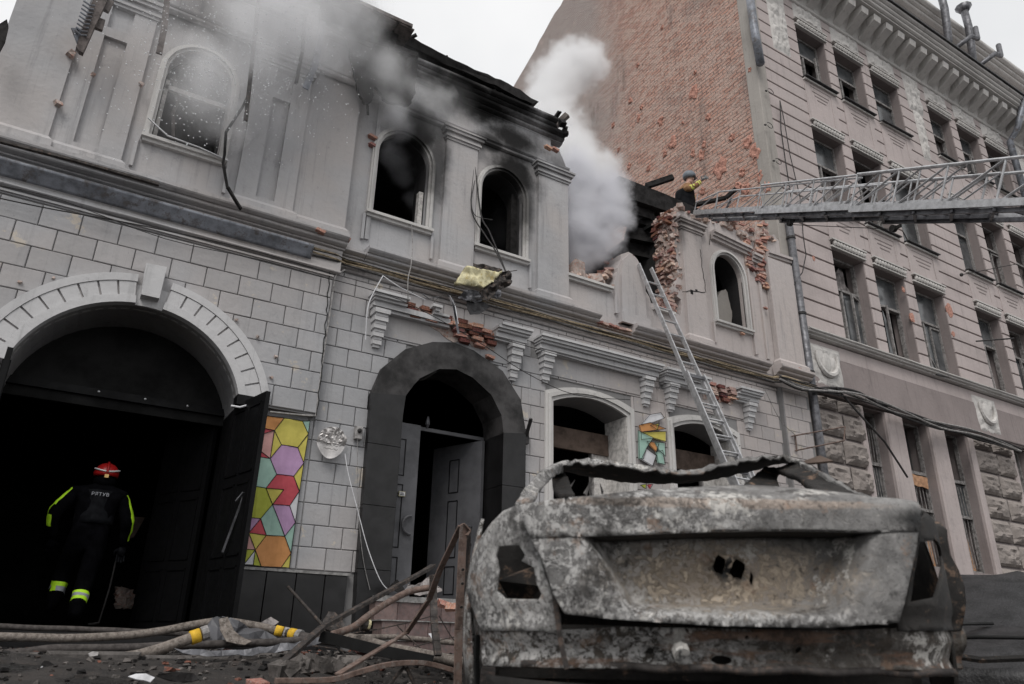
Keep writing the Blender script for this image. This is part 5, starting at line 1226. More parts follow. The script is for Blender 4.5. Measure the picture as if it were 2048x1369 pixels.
# ================================================================ PEOPLE
def skinned(joints, edges, root, sub=2):
    """one continuous skin grown over a skeleton"""
    me = bpy.data.meshes.new('person_body'); names = list(joints)
    me.from_pydata([tuple(joints[n][0]) for n in names], [(names.index(a), names.index(c)) for a, c in edges], [])
    o = bpy.data.objects.new('tmp', me); COL.objects.link(o)
    o.modifiers.new('s', 'SKIN'); 
    for i, n in enumerate(names):
        r = joints[n][1]; sv = me.skin_vertices[0].data[i]; sv.radius = r if isinstance(r, tuple) else (r, r); sv.use_root = n == root
    k = o.modifiers.new('u', 'SUBSURF'); k.levels = sub
    dg = bpy.context.evaluated_depsgraph_get(); dg.update()
    nm = bpy.data.meshes.new_from_object(o.evaluated_get(dg)); bpy.data.objects.remove(o)
    nm.polygons.foreach_set('use_smooth', [True]*len(nm.polygons)); return nm
def seg_d(p, a, c):
    d = c-a; t = max(0, min(1, (p-a).dot(d)/max(1e-9, d.dot(d)))); return (p-(a+d*t)).length, t
def body(name, T, joints, edges, zones, mats, root='pelvis'):
    nm = skinned(joints, edges, root)
    for mm in mats: nm.materials.append(M[mm])
    J = {k: Vector(v[0]) for k, v in joints.items()}
    for f in nm.polygons:
        c = f.center; best = 0; bd = 9
        for a, e, fn in zones:
            d, t = seg_d(c, J[a], J[e])
            if d < bd: bd = d; best = fn(t, c)
        f.material_index = best
    o = bpy.data.objects.new(name, nm); COL.objects.link(o); o.parent = T
    off = wl(T)
    for v in nm.vertices: q = v.co.copy(); v.co = q-off+Vector((noise.noise(q*13), noise.noise(q*13+Vector((5, 0, 0))), noise.noise(Vector((q.x*9, q.y*9, q.z*22)))*.6))*.013
    return o
def hand(T, w, d, side, mat, sc=1., spread=.25, curl=.35):
    """palm and five bent fingers of unequal length"""
    d = Vector(d).normalized(); s_ = Vector(side).normalized(); s_ = (s_-d*s_.dot(d)).normalized(); n = d.cross(s_)
    b = MB(); w = Vector(w); b.tube([w, w+d*.03*sc, w+d*.085*sc], [.026*sc, .040*sc, .036*sc], 8, .55)
    for i, L in enumerate((.062, .074, .080, .066)):
        o = w+d*.08*sc+s_*(.030-.020*i)*sc; dd = (d+s_*(spread*(.35-.23*i))).normalized()
        b.tube([o, o+dd*L*.45*sc, o+(dd*.75*L-n*L*curl)*sc, o+(dd*.85*L-n*L*curl*2.1)*sc], [.0105*sc, .0098*sc, .009*sc, .006*sc], 6)
    o = w+d*.025*sc+s_*.034*sc; b.tube([o, o+(d*.02+s_*.026)*sc, o+(d*.052+s_*.032-n*.01)*sc], [.014*sc, .012*sc, .008*sc], 6)
    return b.build('glove', mat, T, True)
M['uniform'] = simple('navy_uniform', (.0022, .0022, .003), .95, 0, .3, 14, bump=.4, spec=.04)
M['hivis'] = simple('hivis_stripe', (.50, .86, .03), .6, 0, .12, 14); M['hivis'].node_tree.nodes
M['grefl'] = simple('reflective_tape', (.32, .33, .36), .5, 0, .1, 14)
M['helmred'] = simple('red_helmet', (.34, .012, .012), .35, 0, .1, 6, bump=.05); M['helmwhite'] = simple('white_helmet_band', (.75, .75, .76), .4, 0, .05, 6)
M['turnout'] = simple('tan_turnout_coat', (.21, .115, .055), .9, 0, .35, 16, bump=.5); M['ystripe'] = simple('lime_tape', (.62, .66, .14), .6, 0, .1, 16)
M['vest'] = simple('dark_vest', (.006, .0065, .008), .9, 0, .3, 12, spec=.1); M['helmgrey'] = simple('grey_helmet', (.14, .16, .185), .45, 0, .15, 7); M['skin'] = simple('face_skin', (.42, .25, .19), .6, 0, .1, 20, bump=.05)
M['gloveg'] = simple('grey_glove', (.20, .20, .20), .85, 0, .3, 20); M['redboot'] = simple('red_boot_trim', (.10, .008, .012), .6, 0, .2, 10); M['amber'] = simple('amber_tag', (.80, .52, .20), .5, 0, .1, 10)
# --- rescuer walking into the gateway, seen from behind
PB = P(178, 1246, .72); PB.z = .24; PB.x -= .19
g1 = thing('person', 'rescuer seen from behind in the dark gateway, black uniform, lime sleeve stripes and red helmet', 'person', tuple(PB))
def G(x, y, z): return PB+Vector((x, y, z))
J1 = {'pelvis': (G(.0, 0, .93), (.195, .145)), 'waist': (G(.0, .02, 1.07), (.20, .14)), 'chest': (G(.01, .05, 1.28), (.24, .17)), 'upper': (G(.02, .07, 1.42), (.20, .14)), 'neck': (G(.03, .11, 1.52), .065), 'head': (G(.035, .13, 1.60), (.085, .095)), 'crown': (G(.04, .14, 1.70), (.08, .09)),
      'lsh': (G(-.22, .07, 1.41), .09), 'lel': (G(-.40, .0, 1.16), .078), 'lwr': (G(-.34, .14, .90), .052), 'rsh': (G(.25, .07, 1.40), .09), 'rel': (G(.36, .01, 1.13), .078), 'rwr': (G(.37, .14, .88), .052),
      'lhip': (G(-.10, 0, .86), .115), 'lkn': (G(-.15, .28, .58), .10), 'lan': (G(-.19, .20, .26), .078), 'lto': (G(-.195, .36, .16), .055), 'rhip': (G(.10, 0, .86), .115), 'rkn': (G(.06, -.02, .47), .10), 'ran': (G(.03, -.20, .15), .080), 'rto': (G(.04, -.08, .05), .055), 'lhe': (G(-.19, .14, .155), .055), 'rhe': (G(.03, -.26, .06), .055)}
E1 = [('pelvis', 'waist'), ('waist', 'chest'), ('chest', 'upper'), ('upper', 'neck'), ('neck', 'head'), ('head', 'crown'), ('upper', 'lsh'), ('lsh', 'lel'), ('lel', 'lwr'), ('upper', 'rsh'), ('rsh', 'rel'), ('rel', 'rwr'), ('pelvis', 'lhip'), ('lhip', 'lkn'), ('lkn', 'lan'), ('lan', 'lto'), ('pelvis', 'rhip'), ('rhip', 'rkn'), ('rkn', 'ran'), ('ran', 'rto'), ('lan', 'lhe'), ('ran', 'rhe')]
K0 = lambda t, c: 0
def sleeve(lx): return lambda t, c: 1 if (c.x < J1['lel'][0].x*(1-0)+.0 and lx < 0 and c.x < -9) else 0
def outer_l(a, e, s_):
    A_, E_ = J1[a][0], J1[e][0]
    def f(t, c):
        q = A_+(E_-A_)*t; return 1 if (c.x-q.x)*s_ > .035 and .05 < t else 0
    return f
def cuff(t, c): return 1 if .48 < t < .56 or .68 < t < .74 else (2 if .56 <= t <= .68 else 0)
Z1 = [('pelvis', 'waist', K0), ('waist', 'chest', K0), ('chest', 'upper', K0), ('neck', 'crown', K0), ('lsh', 'lel', outer_l('lsh', 'lel', -1)), ('lel', 'lwr', lambda t, c: 1 if t < .45 and (c.x-PB.x) < -.40 else 0), ('rsh', 'rel', outer_l('rsh', 'rel', 1)), ('rel', 'rwr', lambda t, c: 1 if t < .8 and (c.x-PB.x) > .40 else 0),
      ('lhip', 'lkn', K0), ('lkn', 'lan', cuff), ('lan', 'lto', K0), ('rhip', 'rkn', K0), ('rkn', 'ran', cuff), ('ran', 'rto', K0), ('lan', 'lhe', K0), ('ran', 'rhe', K0)]
bd1 = body('body', g1, J1, E1, Z1, ['uniform', 'hivis', 'grefl'])
hc = G(.038, .14, 1.655)
b = MB(); b.ball(hc, .135, 18, 12, 1, 1.12, 1.0); b.v = [Vector((v.x, v.y, max(v.z, hc.z-.03))) for v in b.v]; b.build('helmet', 'helmred', g1, True)
b = MB(); b.tube([hc+Vector((.139*math.cos(t), .155*math.sin(t), .035+.02*math.cos(t*2))) for t in [math.pi*(1.12+.76*i/16) for i in range(17)]], .009, 6); b.build('helmet_band', 'helmwhite', g1)
b = MB(); b.tube([hc+Vector((0, -.165*math.cos(t), .14*math.sin(t))) for t in [math.pi*i/14 for i in range(0, 8)]], .014, 6); b.build('helmet_ridge', 'helmred', g1)
b = MB(); b.box(hc.x-.02, hc.x+.022, hc.y-.165, hc.y-.145, hc.z-.06, hc.z-.022); b.build('helmet_tag', 'amber', g1)
b = MB(); b.ball(hc-Vector((0, .02, .09)), .12, 14, 10, 1, 1.05, .8); b.build('neck_cover', 'uniform', g1, True)
b = MB(); c = G(.01, -.06, 1.24)
b.grid(lambda u, v: Vector((c.x+(-.19+.38*u)*(1-.12*v), c.y-.055+.16*abs(u-.5)**2*2.6+.05*v, c.z-.17+.37*v)), 10, 8); b.build('vest', 'vest', g1, True, solid=.04)
_c = bpy.context; tx = bpy.data.curves.new('back_lettering', 'FONT'); tx.body = 'РЯТУВ'; tx.size = .052; tx.extrude = .001; tx.align_x = 'CENTER'; tx.space_character = 1.15
to0 = bpy.data.objects.new('tmp', tx); COL.objects.link(to0); _c.view_layer.update(); tm = bpy.data.meshes.new_from_object(to0.evaluated_get(_c.evaluated_depsgraph_get())); bpy.data.objects.remove(to0); to = bpy.data.objects.new('back_lettering', tm); COL.objects.link(to); to.parent = g1; to.location = (.015, -.062-.055+.018, 1.372); to.rotation_euler = (R(82), 0, 0); tm.materials.append(M['grefl'])
hand(g1, J1['lwr'][0]+Vector((0, .01, -.02)), (.0, .25, -1), (1, 0, 0), 'uniform', 1.15); hand(g1, J1['rwr'][0]+Vector((0, .01, -.02)), (.0, .2, -1), (-1, 0, 0), 'vest', 1.15)
b = MB(); b.tube([G(.335, .17, .80), G(.33, .2, .4), G(.30, .24, .04)], .010, 6); b.tube([G(.30, .24, .04), G(.2, .25, .02)], .012, 6); tag(b.build('crowbar', 'wire'), 'dark metal bar held in the right hand of the rescuer in the gateway', 'crowbar')
# --- firefighter on the broken roof, pointing right
RY = 1.05
def Q(a, c, dy=0.): return P(a, c, RY+dy)
hd2 = Q(1379, 356)
PBr = Vector((Q(1372, 440).x, RY, 8.0))
g2 = thing('person', 'firefighter on the broken roof pointing right, tan coat, dark vest and grey helmet', 'person', tuple(PBr))
J2 = {'pelvis': (Q(1369, 421), (.17, .14)), 'waist': (Q(1369, 408), (.165, .135)), 'chest': (Q(1369, 392), (.20, .15)), 'upper': (Q(1373, 378), (.165, .13)), 'neck': (Q(1377, 369), .07), 'head': (Q(1380, 361), (.085, .09)), 'crown': (Q(1380, 354), (.085, .09)),
      'rsh': (Q(1373, 379, -.19), .08), 'rel': (Q(1390, 373, -.30), .068), 'rwr': (Q(1402, 362, -.35), .048), 'lsh': (Q(1376, 380, .18), .078), 'lel': (Q(1385, 391, .2), .062), 'lwr': (Q(1387, 402, .05), .046),
      'lhip': (PBr+Vector((.05, .10, .80)), .12), 'lkn': (PBr+Vector((.10, .12, .45)), .09), 'lan': (PBr+Vector((.05, .12, .12)), .07), 'lto': (PBr+Vector((.2, .10, .06)), .055), 'rhip': (PBr+Vector((.05, -.10, .80)), .12), 'rkn': (PBr+Vector((.12, -.14, .45)), .09), 'ran': (PBr+Vector((-.02, -.14, .12)), .07), 'rto': (PBr+Vector((.13, -.16, .06)), .055)}
E2 = [('pelvis', 'waist'), ('waist', 'chest'), ('chest', 'upper'), ('upper', 'neck'), ('neck', 'head'), ('head', 'crown'), ('upper', 'lsh'), ('lsh', 'lel'), ('lel', 'lwr'), ('upper', 'rsh'), ('rsh', 'rel'), ('rel', 'rwr'), ('pelvis', 'lhip'), ('lhip', 'lkn'), ('lkn', 'lan'), ('lan', 'lto'), ('pelvis', 'rhip'), ('rhip', 'rkn'), ('rkn', 'ran'), ('ran', 'rto')]
ty = lambda a, e: (lambda t, c: 1 if a < t < e or a+.28 < t < e+.28 else 0)
band = lambda *r: (lambda t, c: 1 if any(a < t < e for a, e in r) else 0)
Z2 = [('pelvis', 'waist', lambda t, c: 2), ('waist', 'chest', lambda t, c: 2), ('chest', 'upper', lambda t, c: 2 if t < .5 else 0), ('neck', 'crown', lambda t, c: 3), ('upper', 'rsh', K0), ('rsh', 'rel', band((.42, .58), (.72, .86))), ('rel', 'rwr', band((.35, .5), (.65, .8))), ('lsh', 'lel', band((.45, .65))), ('lel', 'lwr', band((.3, .6))),
      ('lhip', 'lkn', lambda t, c: 2), ('lkn', 'lan', lambda t, c: 2), ('lan', 'lto', lambda t, c: 2), ('rhip', 'rkn', lambda t, c: 2), ('rkn', 'ran', lambda t, c: 2), ('ran', 'rto', lambda t, c: 2)]
body('body', g2, J2, E2, Z2, ['turnout', 'ystripe', 'vest', 'skin'])
hc2 = Q(1378.5, 353.5)
b = MB(); b.ball(hc2, .145, 18, 12, 1.08, 1, .95); b.v = [Vector((v.x, v.y, max(v.z, hc2.z-.035-(.04 if v.x < hc2.x else 0)))) for v in b.v]; b.build('helmet', 'helmgrey', g2, True)
b = MB(); b.ball(hc2+Vector((.13, 0, -.02)), .05, 10, 6, 1.3, 1.8, .3); b.build('helmet_brim', 'helmgrey', g2, True)
fc = Q(1382.5, 362)
b = MB(); b.tube([fc+Vector((.075, 0, .03)), fc+Vector((.10, 0, -.01)), fc+Vector((.07, 0, -.02))], [.010, .014, .012], 6); b.build('nose', 'skin', g2, True)
for dy in (-.035, .035): b = MB(); b.ball(fc+Vector((.07, dy, .035)), .011, 7, 5); b.build('eye', 'void', g2, True)
b = MB(); b.tube([fc+Vector((.075, -.022, -.05)), fc+Vector((.082, 0, -.05)), fc+Vector((.075, .022, -.05))], .005, 5); b.build('mouth', 'redboot', g2, True)
b = MB(); b.ball(fc+Vector((-.02, -.085, -.0)), .028, 8, 6, .7, .4, 1.1); b.build('ear', 'skin', g2, True)
hand(g2, Q(1403, 361, -.35), Q(1411, 356, -.4)-Q(1403, 361, -.35), (0, 0, 1), 'gloveg', 1.3, .2, .25); hand(g2, Q(1387, 403, .04), (0, -.3, -1), (1, 0, 0), 'gloveg', 1.2)
b = MB(); c = J2['chest'][0]; b.grid(lambda u, v: Vector((c.x+.01+(.235-.03*v-.10*max(0, v-.8))*math.cos(2*math.pi*u), c.y+.19*math.sin(2*math.pi*u), c.z-.42+.54*v+.05*math.cos(2*math.pi*u)*v)), 20, 6); b.build('vest', 'vest', g2, True, solid=.03)
# ================================================================ THINGS ON THE FACADE
# hexagon banner, flat print: colours in patches with black outlines
def C_(h): return h
for nme, c in (('b_orange', (.54, .25, .09)), ('b_yellow', (.53, .46, .10)), ('b_lime', (.40, .43, .06)), ('b_mint', (.31, .47, .40)), ('b_lilac', (.43, .27, .44)), ('b_red', (.46, .07, .09)), ('b_pink', (.56, .31, .29)), ('b_white', (.58, .58, .60)), ('b_black', (.015, .013, .013))):
    M[nme] = simple('print_'+nme[2:], c, .75, 0, .10, 5, bump=.03)
def Z4(l): return [(450+a/4.149, 820+c/4.149) for a, c in l]
BAN = [('b_orange', [(345, 50), (490, 68), (412, 170), (325, 155)]), ('b_yellow', [(490, 70), (645, 92), (690, 200), (605, 312), (468, 290), (412, 170)]), ('b_mint', [(645, 92), (705, 92), (690, 200)]),
       ('b_red', [(325, 155), (412, 170), (312, 202)]), ('b_pink', [(312, 202), (410, 172), (378, 402), (282, 335)]), ('b_yellow', [(412, 172), (468, 290), (378, 402)]), ('b_red', [(282, 335), (378, 402), (270, 390)]),
       ('b_yellow', [(690, 205), (655, 440), (605, 312)]), ('b_lilac', [(468, 290), (605, 312), (655, 440), (572, 550), (430, 535), (378, 402)]), ('b_mint', [(270, 390), (378, 402), (430, 535), (340, 650), (215, 632)]),
       ('b_yellow', [(655, 442), (622, 675), (572, 550)]), ('b_red', [(430, 535), (572, 550), (618, 675), (535, 797), (395, 785), (485, 663), (340, 650)]), ('b_yellow', [(340, 650), (485, 663), (395, 785)]),
       ('b_lime', [(215, 632), (340, 650), (395, 785), (297, 903), (152, 888)]), ('b_white', [(620, 675), (585, 935), (535, 797)]), ('b_lilac', [(395, 785), (535, 797), (585, 935), (495, 1050)]), ('b_mint', [(395, 785), (495, 1050), (347, 1040), (297, 903)]),
       ('b_lilac', [(152, 890), (297, 903), (197, 1022)]), ('b_red', [(297, 903), (347, 1040), (197, 1022)]), ('b_orange', [(152, 890), (197, 1022), (125, 1018)]), ('b_mint', [(125, 1018), (197, 1022), (100, 1155)]), ('b_pink', [(197, 1022), (250, 1162), (100, 1155)]),
       ('b_yellow', [(197, 1022), (347, 1040), (250, 1162)]), ('b_orange', [(347, 1040), (495, 1050), (550, 1190), (465, 1308), (300, 1300), (250, 1162)]), ('b_mint', [(585, 935), (550, 1190), (495, 1050)]), ('b_lime', [(100, 1155), (250, 1162), (155, 1285), (75, 1280)]),
       ('b_white', [(250, 1162), (232, 1290), (155, 1285)]), ('b_lime', [(250, 1165), (300, 1300), (232, 1290)]), ('b_yellow', [(550, 1190), (535, 1312), (465, 1308)])]
ban = thing('banner', 'cloth banner of coloured hexagons and triangles hung beside the gateway', 'banner', (2.1, -.05, 1.8))
YB = -.06
def ripple(p): return Vector((p.x, YB-.010*math.sin(p.x*19+p.z*1.5)-.006*math.sin(p.z*7+p.x*4), p.z))
for col, pl in BAN:
    q = xz(Z4(pl), YB); b = sheet(q, [], lambda x, z: 0, .06); b.v = [ripple(v) for v in b.v]; o = b.build('print_patch', col, ban, False)
    b = MB()
    for i in range(len(q)):
        p, r = q[i], q[(i+1) % len(q)]; n = max(1, int(math.hypot(p[0]-r[0], p[1]-r[1])/.08)); pts = [ripple(Vector((p[0]+(r[0]-p[0])*j/n, 0, p[1]+(r[1]-p[1])*j/n)))+Vector((0, -.004, 0)) for j in range(n+1)]
        for u, v in zip(pts, pts[1:]): b.beam(u, v, .007, .003, (0, 1, 0))
    b.build('print_outline', 'b_black', ban)
# torn fragment of a second banner between the windows
fr = thing('banner', 'torn remnant of a coloured mosaic banner between the two ground-floor windows', 'banner', (8.1, -.05, 3.0))
def Z5(l): return [(920+a/2.8, 880+c/2.8) for a, c in l]
for col, pl in (('b_yellow', [(1010, -40), (1150, -45), (1150, 12), (1085, -8), (1010, 0)]), ('b_mint', [(995, -50), (1078, -10), (1040, 50), (1020, 110), (1000, 105)]), ('b_mint', [(1085, 12), (1145, 20), (1147, 95), (1110, 60)]), ('b_orange', [(1040, 10), (1110, 20), (1095, 68)]), ('b_white', [(1040, 50), (1095, 90), (1075, 148), (1010, 110)]), ('b_mint', [(1095, 70), (1130, 60), (1145, 140), (1105, 130)]),
                ('b_orange', [(1000, -80), (1060, -95), (1150, -60), (1010, -42)]), ('b_yellow', [(1060, -80), (1110, -90), (1100, -55)]), ('b_lime', [(1005, 255), (1040, 250), (1035, 275)]), ('b_red', [(1045, 252), (1075, 250), (1060, 275)]), ('b_white', [(1060, -140), (1120, -150), (1140, -120), (1075, -95), (1010, -85)])):
    q = xz(Z5(pl), YB); b = MB(); b.prism(q[::-1], YB-.004, YB+.004)
    for v in b.v: v.y -= .02*abs(noise.noise(v*6))
    b.build('print_patch', col, fr)
    b = MB()
    for p, r in zip(q, q[1:]+q[:1]): b.beam((p[0], YB-.024, p[1]), (r[0], YB-.024, r[1]), .008, .003, (0, 1, 0))
    b.build('print_outline', 'b_black', fr)
# crumpled round sign
M['signm'] = simple('crumpled_tin', (.52, .50, .49), .38, .35, .15, 7, bump=.4)
sg = thing('round_sign', 'crumpled round white tin sign on the block wall left of the black portal', 'sign', tuple(P(662, 887, -.1)))
c0 = P(663, 884, -.12)
def sgf(u, v):
    a = 2*math.pi*u; r = .185*v; k = 1+.14*max(0, math.cos(a+math.pi/2))**6
    x, z = r*math.cos(a), r*math.sin(a)*k
    cr = .055*abs(noise.noise(Vector((x*11, z*11, 3))))+.03*abs(noise.noise(Vector((x*26, z*26, 5)))) if z > -.02 else .012*math.sin(x*30)
    return Vector((c0.x+x, c0.y-cr-.05*v*v*(1 if z > 0 else .3)+.03, c0.z+z))
b = MB(); b.grid(sgf, 40, 12); b.build('sign_plate', 'signm', sg, False, solid=.004)
b = MB()
for zz in (-.055, -.10): b.tube([(c0.x-.10+.02*i, c0.y-.035+.0*i, c0.z+zz+.008*math.sin(i*2.2)) for i in range(10)], .004, 4)
b.build('sign_scribble', 'wireg', sg)
for lab, pts, ys, r, mt in (
    ('long thin white cord hanging from the round sign to the door threshold', [(690, 908), (697, 950), (715, 1020), (735, 1095), (760, 1160), (780, 1183)], [-.15, -.2, -.25, -.3, -.35, -.35], .006, 'paper'),
    ('thin cord drooping over the black plinth beside the portal', [(715, 880), (716, 1000), (725, 1110), (740, 1180)], [-.15, -.13, -.13, -.14], .004, 'wireg'),
    ('white cord looped over the left bracket of the portal hood', [(766, 552), (745, 590), (735, 620), (731, 680)], [-.2, -.3, -.3, -.25], .007, 'paper'),
    ('white cord running from the bundle over the portal hood', [(766, 552), (800, 575), (850, 600)], [-.2, -.28, -.3], .007, 'paper'),
    ('black wire hanging from the second arched window to the yellow foam debris', [(947, 340), (943, 420), (970, 470), (990, 500), (1012, 545)], [-.06, -.08, -.2, -.35, -.5], .012, 'wire'),
    ('black wire twisted beside the hanging foam debris', [(950, 335), (962, 430), (978, 462), (998, 510), (1014, 550)], [-.06, -.1, -.2, -.35, -.5], .012, 'wire'),
    ('thin wire looped at the jamb of the second arched window', [(952, 350), (943, 400), (948, 428), (962, 436), (985, 440)], [-.05, -.12, -.15, -.12, -.08], .006, 'wire'),
    ('thin cord hanging straight down below the first burnt window', [(823, 450), (825, 490), (822, 530), (816, 560), (816, 600)], [-.12, -.14, -.25, -.3, -.3], .007, 'wireg'),
    ('dark cable looping down the block wall at the corner of the gate bay', [(690, 540), (672, 552), (667, 575), (655, 660), (640, 760), (632, 832)], [-.1, -.12, -.12, -.13, -.13, -.13], .010, 'wireg'),
    ('dark cable along the foot of the raised gate bay', [(632, 832), (600, 830), (540, 824)], [-.14, -.14, -.14], .014, 'wireg'),
    ('thin cable sagging across the gate bay under the gutter', [(-10, 395), (100, 418), (300, 455), (500, 500), (665, 548)], [-.2, -.22, -.22, -.2, -.2], .008, 'wire'),
    ('second thin cable sagging across the gate bay', [(-10, 370), (120, 400), (330, 478), (520, 520), (665, 560)], [-.2, -.22, -.24, -.2, -.2], .005, 'wire'),
    ('thin wire sagging across the window hoods', [(745, 610), (900, 650), (1080, 700), (1300, 760), (1500, 800)], [-.3, -.3, -.32, -.3, -.3], .006, 'wire'),
    ('thin wire drooping from the ledge across the portal hood', [(667, 560), (800, 600), (950, 680), (1050, 745), (1150, 790), (1260, 800)], [-.2, -.3, -.32, -.3, -.2, -.2], .006, 'wire'),
    ('fine wire sagging down the pale corner pier', [(1530, 780), (1560, 840), (1590, 870)], [-.3, -.25, -.2], .006, 'wireg')):
    b = MB(); v = [P(a, c, y) for (a, c), y in zip(pts, ys)]; w = []
    for i in range(len(v)-1):
        for j in range(4):
            t = j/4; p0, p1, p2, p3 = v[max(i-1, 0)], v[i], v[i+1], v[min(i+2, len(v)-1)]
            w.append(.5*((2*p1)+(p2-p0)*t+(2*p0-5*p1+4*p2-p3)*t*t+(3*p1-p0-3*p2+p3)*t**3))
    w.append(v[-1]); b.tube(w, r, 5); tag(b.build('cord' if 'cord' in lab else 'cable', mt), lab, 'cord' if 'cord' in lab else 'cable')
# cable bunch sweeping on to the tall building
for k in range(9):
    rr = random.Random(k); pts = []
    base = [(1560, 755), (1605, 772), (1660, 782), (1720, 792), (1790, 822), (1880, 852), (1960, 872), (2060, 905)]
    for i, (a, c) in enumerate(base): pts.append(P(a, c+rr.uniform(-7, 9)*(1 if 0 < i else .6), -.22-.03*k % .2))
    w = []
    for i in range(len(pts)-1):
        for j in range(4):
            t = j/4; p0, p1, p2, p3 = pts[max(i-1, 0)], pts[i], pts[i+1], pts[min(i+2, len(pts)-1)]
            w.append(.5*((2*p1)+(p2-p0)*t+(2*p0-5*p1+4*p2-p3)*t*t+(3*p1-p0-3*p2+p3)*t**3))
    b = MB(); b.tube(w, rr.choice((.014, .02, .028)), 5); tag(b.build('cable', 'wire' if k % 3 else 'wireg'), ('grey' if k % 3 == 0 else 'black')+' cable in the thick bunch sagging along the belt of the pink building', 'cable', 'cables sagging along the pink building')
for lab, pts, ys, r in (('heavy black cable hanging diagonally across the tall ground-floor windows', [(1672, 775), (1720, 830), (1770, 885), (1815, 955)], [-.3, -.35, -.35, -.3], .022),
                        ('black cable loop against the pink wall above the broken corner', [(1604, 430), (1606, 470), (1612, 510), (1605, 545), (1583, 576)], [-.1, -.12, -.15, -.15, -.1], .012),
                        ('long dark wire hanging down the pink wall from a hook', [(1560, 202), (1562, 260), (1572, 330), (1583, 400)], [-.08, -.1, -.1, -.1], .014),
                        ('second dark wire hanging beside it down the pink wall', [(1560, 202), (1568, 240), (1580, 310), (1600, 395), (1604, 430)], [-.08, -.1, -.1, -.1, -.1], .012)):
    b = MB(); b.tube([P(a, c, y) for (a, c), y in zip(pts, ys)], r, 6); tag(b.build('cable', 'wire'), lab, 'cable')
br = thing('sign_bracket', 'empty rusty steel sign bracket sticking out of the pale corner pier', 'bracket', tuple(P(1590, 870, -.1)))
def pxpath(name, pts, ys, r, mt, par): b = MB(); b.tube([P(a, c, y) for (a, c), y in zip(pts, ys)], r, 6); return b.build(name, mt, par)
pxpath('bracket_arm', [(1583, 873), (1690, 854)], [-.1, -.75], .014, 'rust', br); pxpath('bracket_arm', [(1590, 902), (1688, 882)], [-.1, -.75], .014, 'rust', br); pxpath('bracket_end', [(1690, 854), (1688, 882)], [-.75, -.75], .014, 'rust', br); pxpath('bracket_post', [(1590, 870), (1594, 903)], [-.12, -.12], .018, 'rust', br)
b = MB(); q = P(1952, 683, -.1); b.tube([q, q+Vector((.9, -.5, .12))], .02, 6); tag(b.build('wall_bracket', 'wire'), 'dark bar sticking out between the windows of the pink building', 'bracket')
b = MB(); q = P(1923, 550, -.1); b.tube([q, q+Vector((1.1, -.9, .25))], .010, 6); b.ball(q, .05, 8, 6); tag(b.build('wall_bracket', 'wire'), 'thin wire anchor on the pink building below the aerial ladder', 'bracket')
wlp = thing('wall_lamp', 'small broken wall lamp bracket between the portal and the first window', 'lamp', tuple(P(1052, 870, -.08)))
b = MB(); q = P(1051, 872, -.07); b.box(q.x-.05, q.x+.05, -.09, -.03, q.z-.12, q.z+.1); b.build('back_plate', 'wire', wlp); b = MB(); b.beam(q+Vector((0, -.02, 0)), P(1062, 838, -.30), .045, .03); b.build('lamp_arm', 'wire', wlp)
jb = thing('junction_box', 'small smashed grey junction box beside the black portal', 'box', tuple(P(716, 868, -.08)))
b = MB(); q = P(717, 866, -.07); b.tbox(q.x-.05, q.x+.05, -.10, -.03, q.z-.09, q.z+.08, .01); b.build('box_body', 'wireg', jb); b = MB(); b.ball(q+Vector((.0, -.04, .02)), .03, 9, 6); b.build('box_boss', 'wire', jb)
b = MB(); q = P(855, 850, .45); b.tube([q+Vector((0, 0, .12)), q+Vector((0, 0, .06)), q, q-Vector((0, 0, .05))], [.012, .03, .035, .01], 9); tag(b.build('hanging_lamp', 'alud'), 'small bulb hanging in the dark portal above the door', 'lamp')
spk = thing('loudspeaker_box', 'black box lamp with bent white tube under the right end of the gate arch', 'lamp', tuple(P(495, 805, -.15)))
b = MB(); q = P(493, 806, -.2); b.box(q.x-.13, q.x+.13, -.30, -.1, q.z-.06, q.z+.06); b.build('box_body', 'black', spk); b = MB(); b.tube([P(462, 812, -.3), P(480, 815, -.33), P(505, 808, -.33), P(530, 794, -.33), P(540, 792, -.3)], .012, 6); b.build('bent_tube', 'paper', spk)
# hanging foam and tin debris
hf = thing('hanging_debris', 'yellowed foam block with black melted tin and rags hanging under the second arched window', 'debris', tuple(P(965, 560, -.5)))
fo = [(930, 537), (992, 549), (1000, 545), (985, 565), (962, 580), (940, 575), (905, 573), (912, 560)]
q = xz(fo, -.5)[::-1]; b = sheet(q, [], lambda x, z: 0, .035)
vv = [Vector((v.x, -.56-.05*noise.noise(v*7)-.02*noise.noise(v*19), v.z)) for v in b.v]; b.v = vv; b.build('foam_block', 'insul', hf, True, solid=.05)
def crumple(px, y, mat, seed, name='melted_tin', amp=.10, th=.008, st=.03):
    q = xz(px, y)
    if sum(q[i][0]*q[(i+1) % len(q)][1]-q[(i+1) % len(q)][0]*q[i][1] for i in range(len(q))) < 0: q = q[::-1]
    b = sheet(q, [], lambda x, z: 0, st); b.v = [Vector((v.x, y-amp*abs(noise.noise(v*6+Vector((seed, 0, 0))))-amp*.6*noise.noise(v*14+Vector((seed, 5, 0))), v.z)) for v in b.v]
    return b.build(name, mat, hf, False, solid=th)
crumple([(1000, 546), (1016, 542), (1022, 560), (1018, 573), (1008, 575), (998, 582), (985, 592), (972, 605), (965, 600), (958, 585), (975, 570)], -.52, 'rustd', 1)
crumple([(925, 582), (945, 580), (965, 588), (968, 602), (950, 606), (932, 602), (914, 598)], -.48, 'alud', 4); crumple([(933, 602), (966, 604), (979, 615), (960, 628), (940, 630), (934, 618)], -.46, 'darksill', 7, amp=.02)
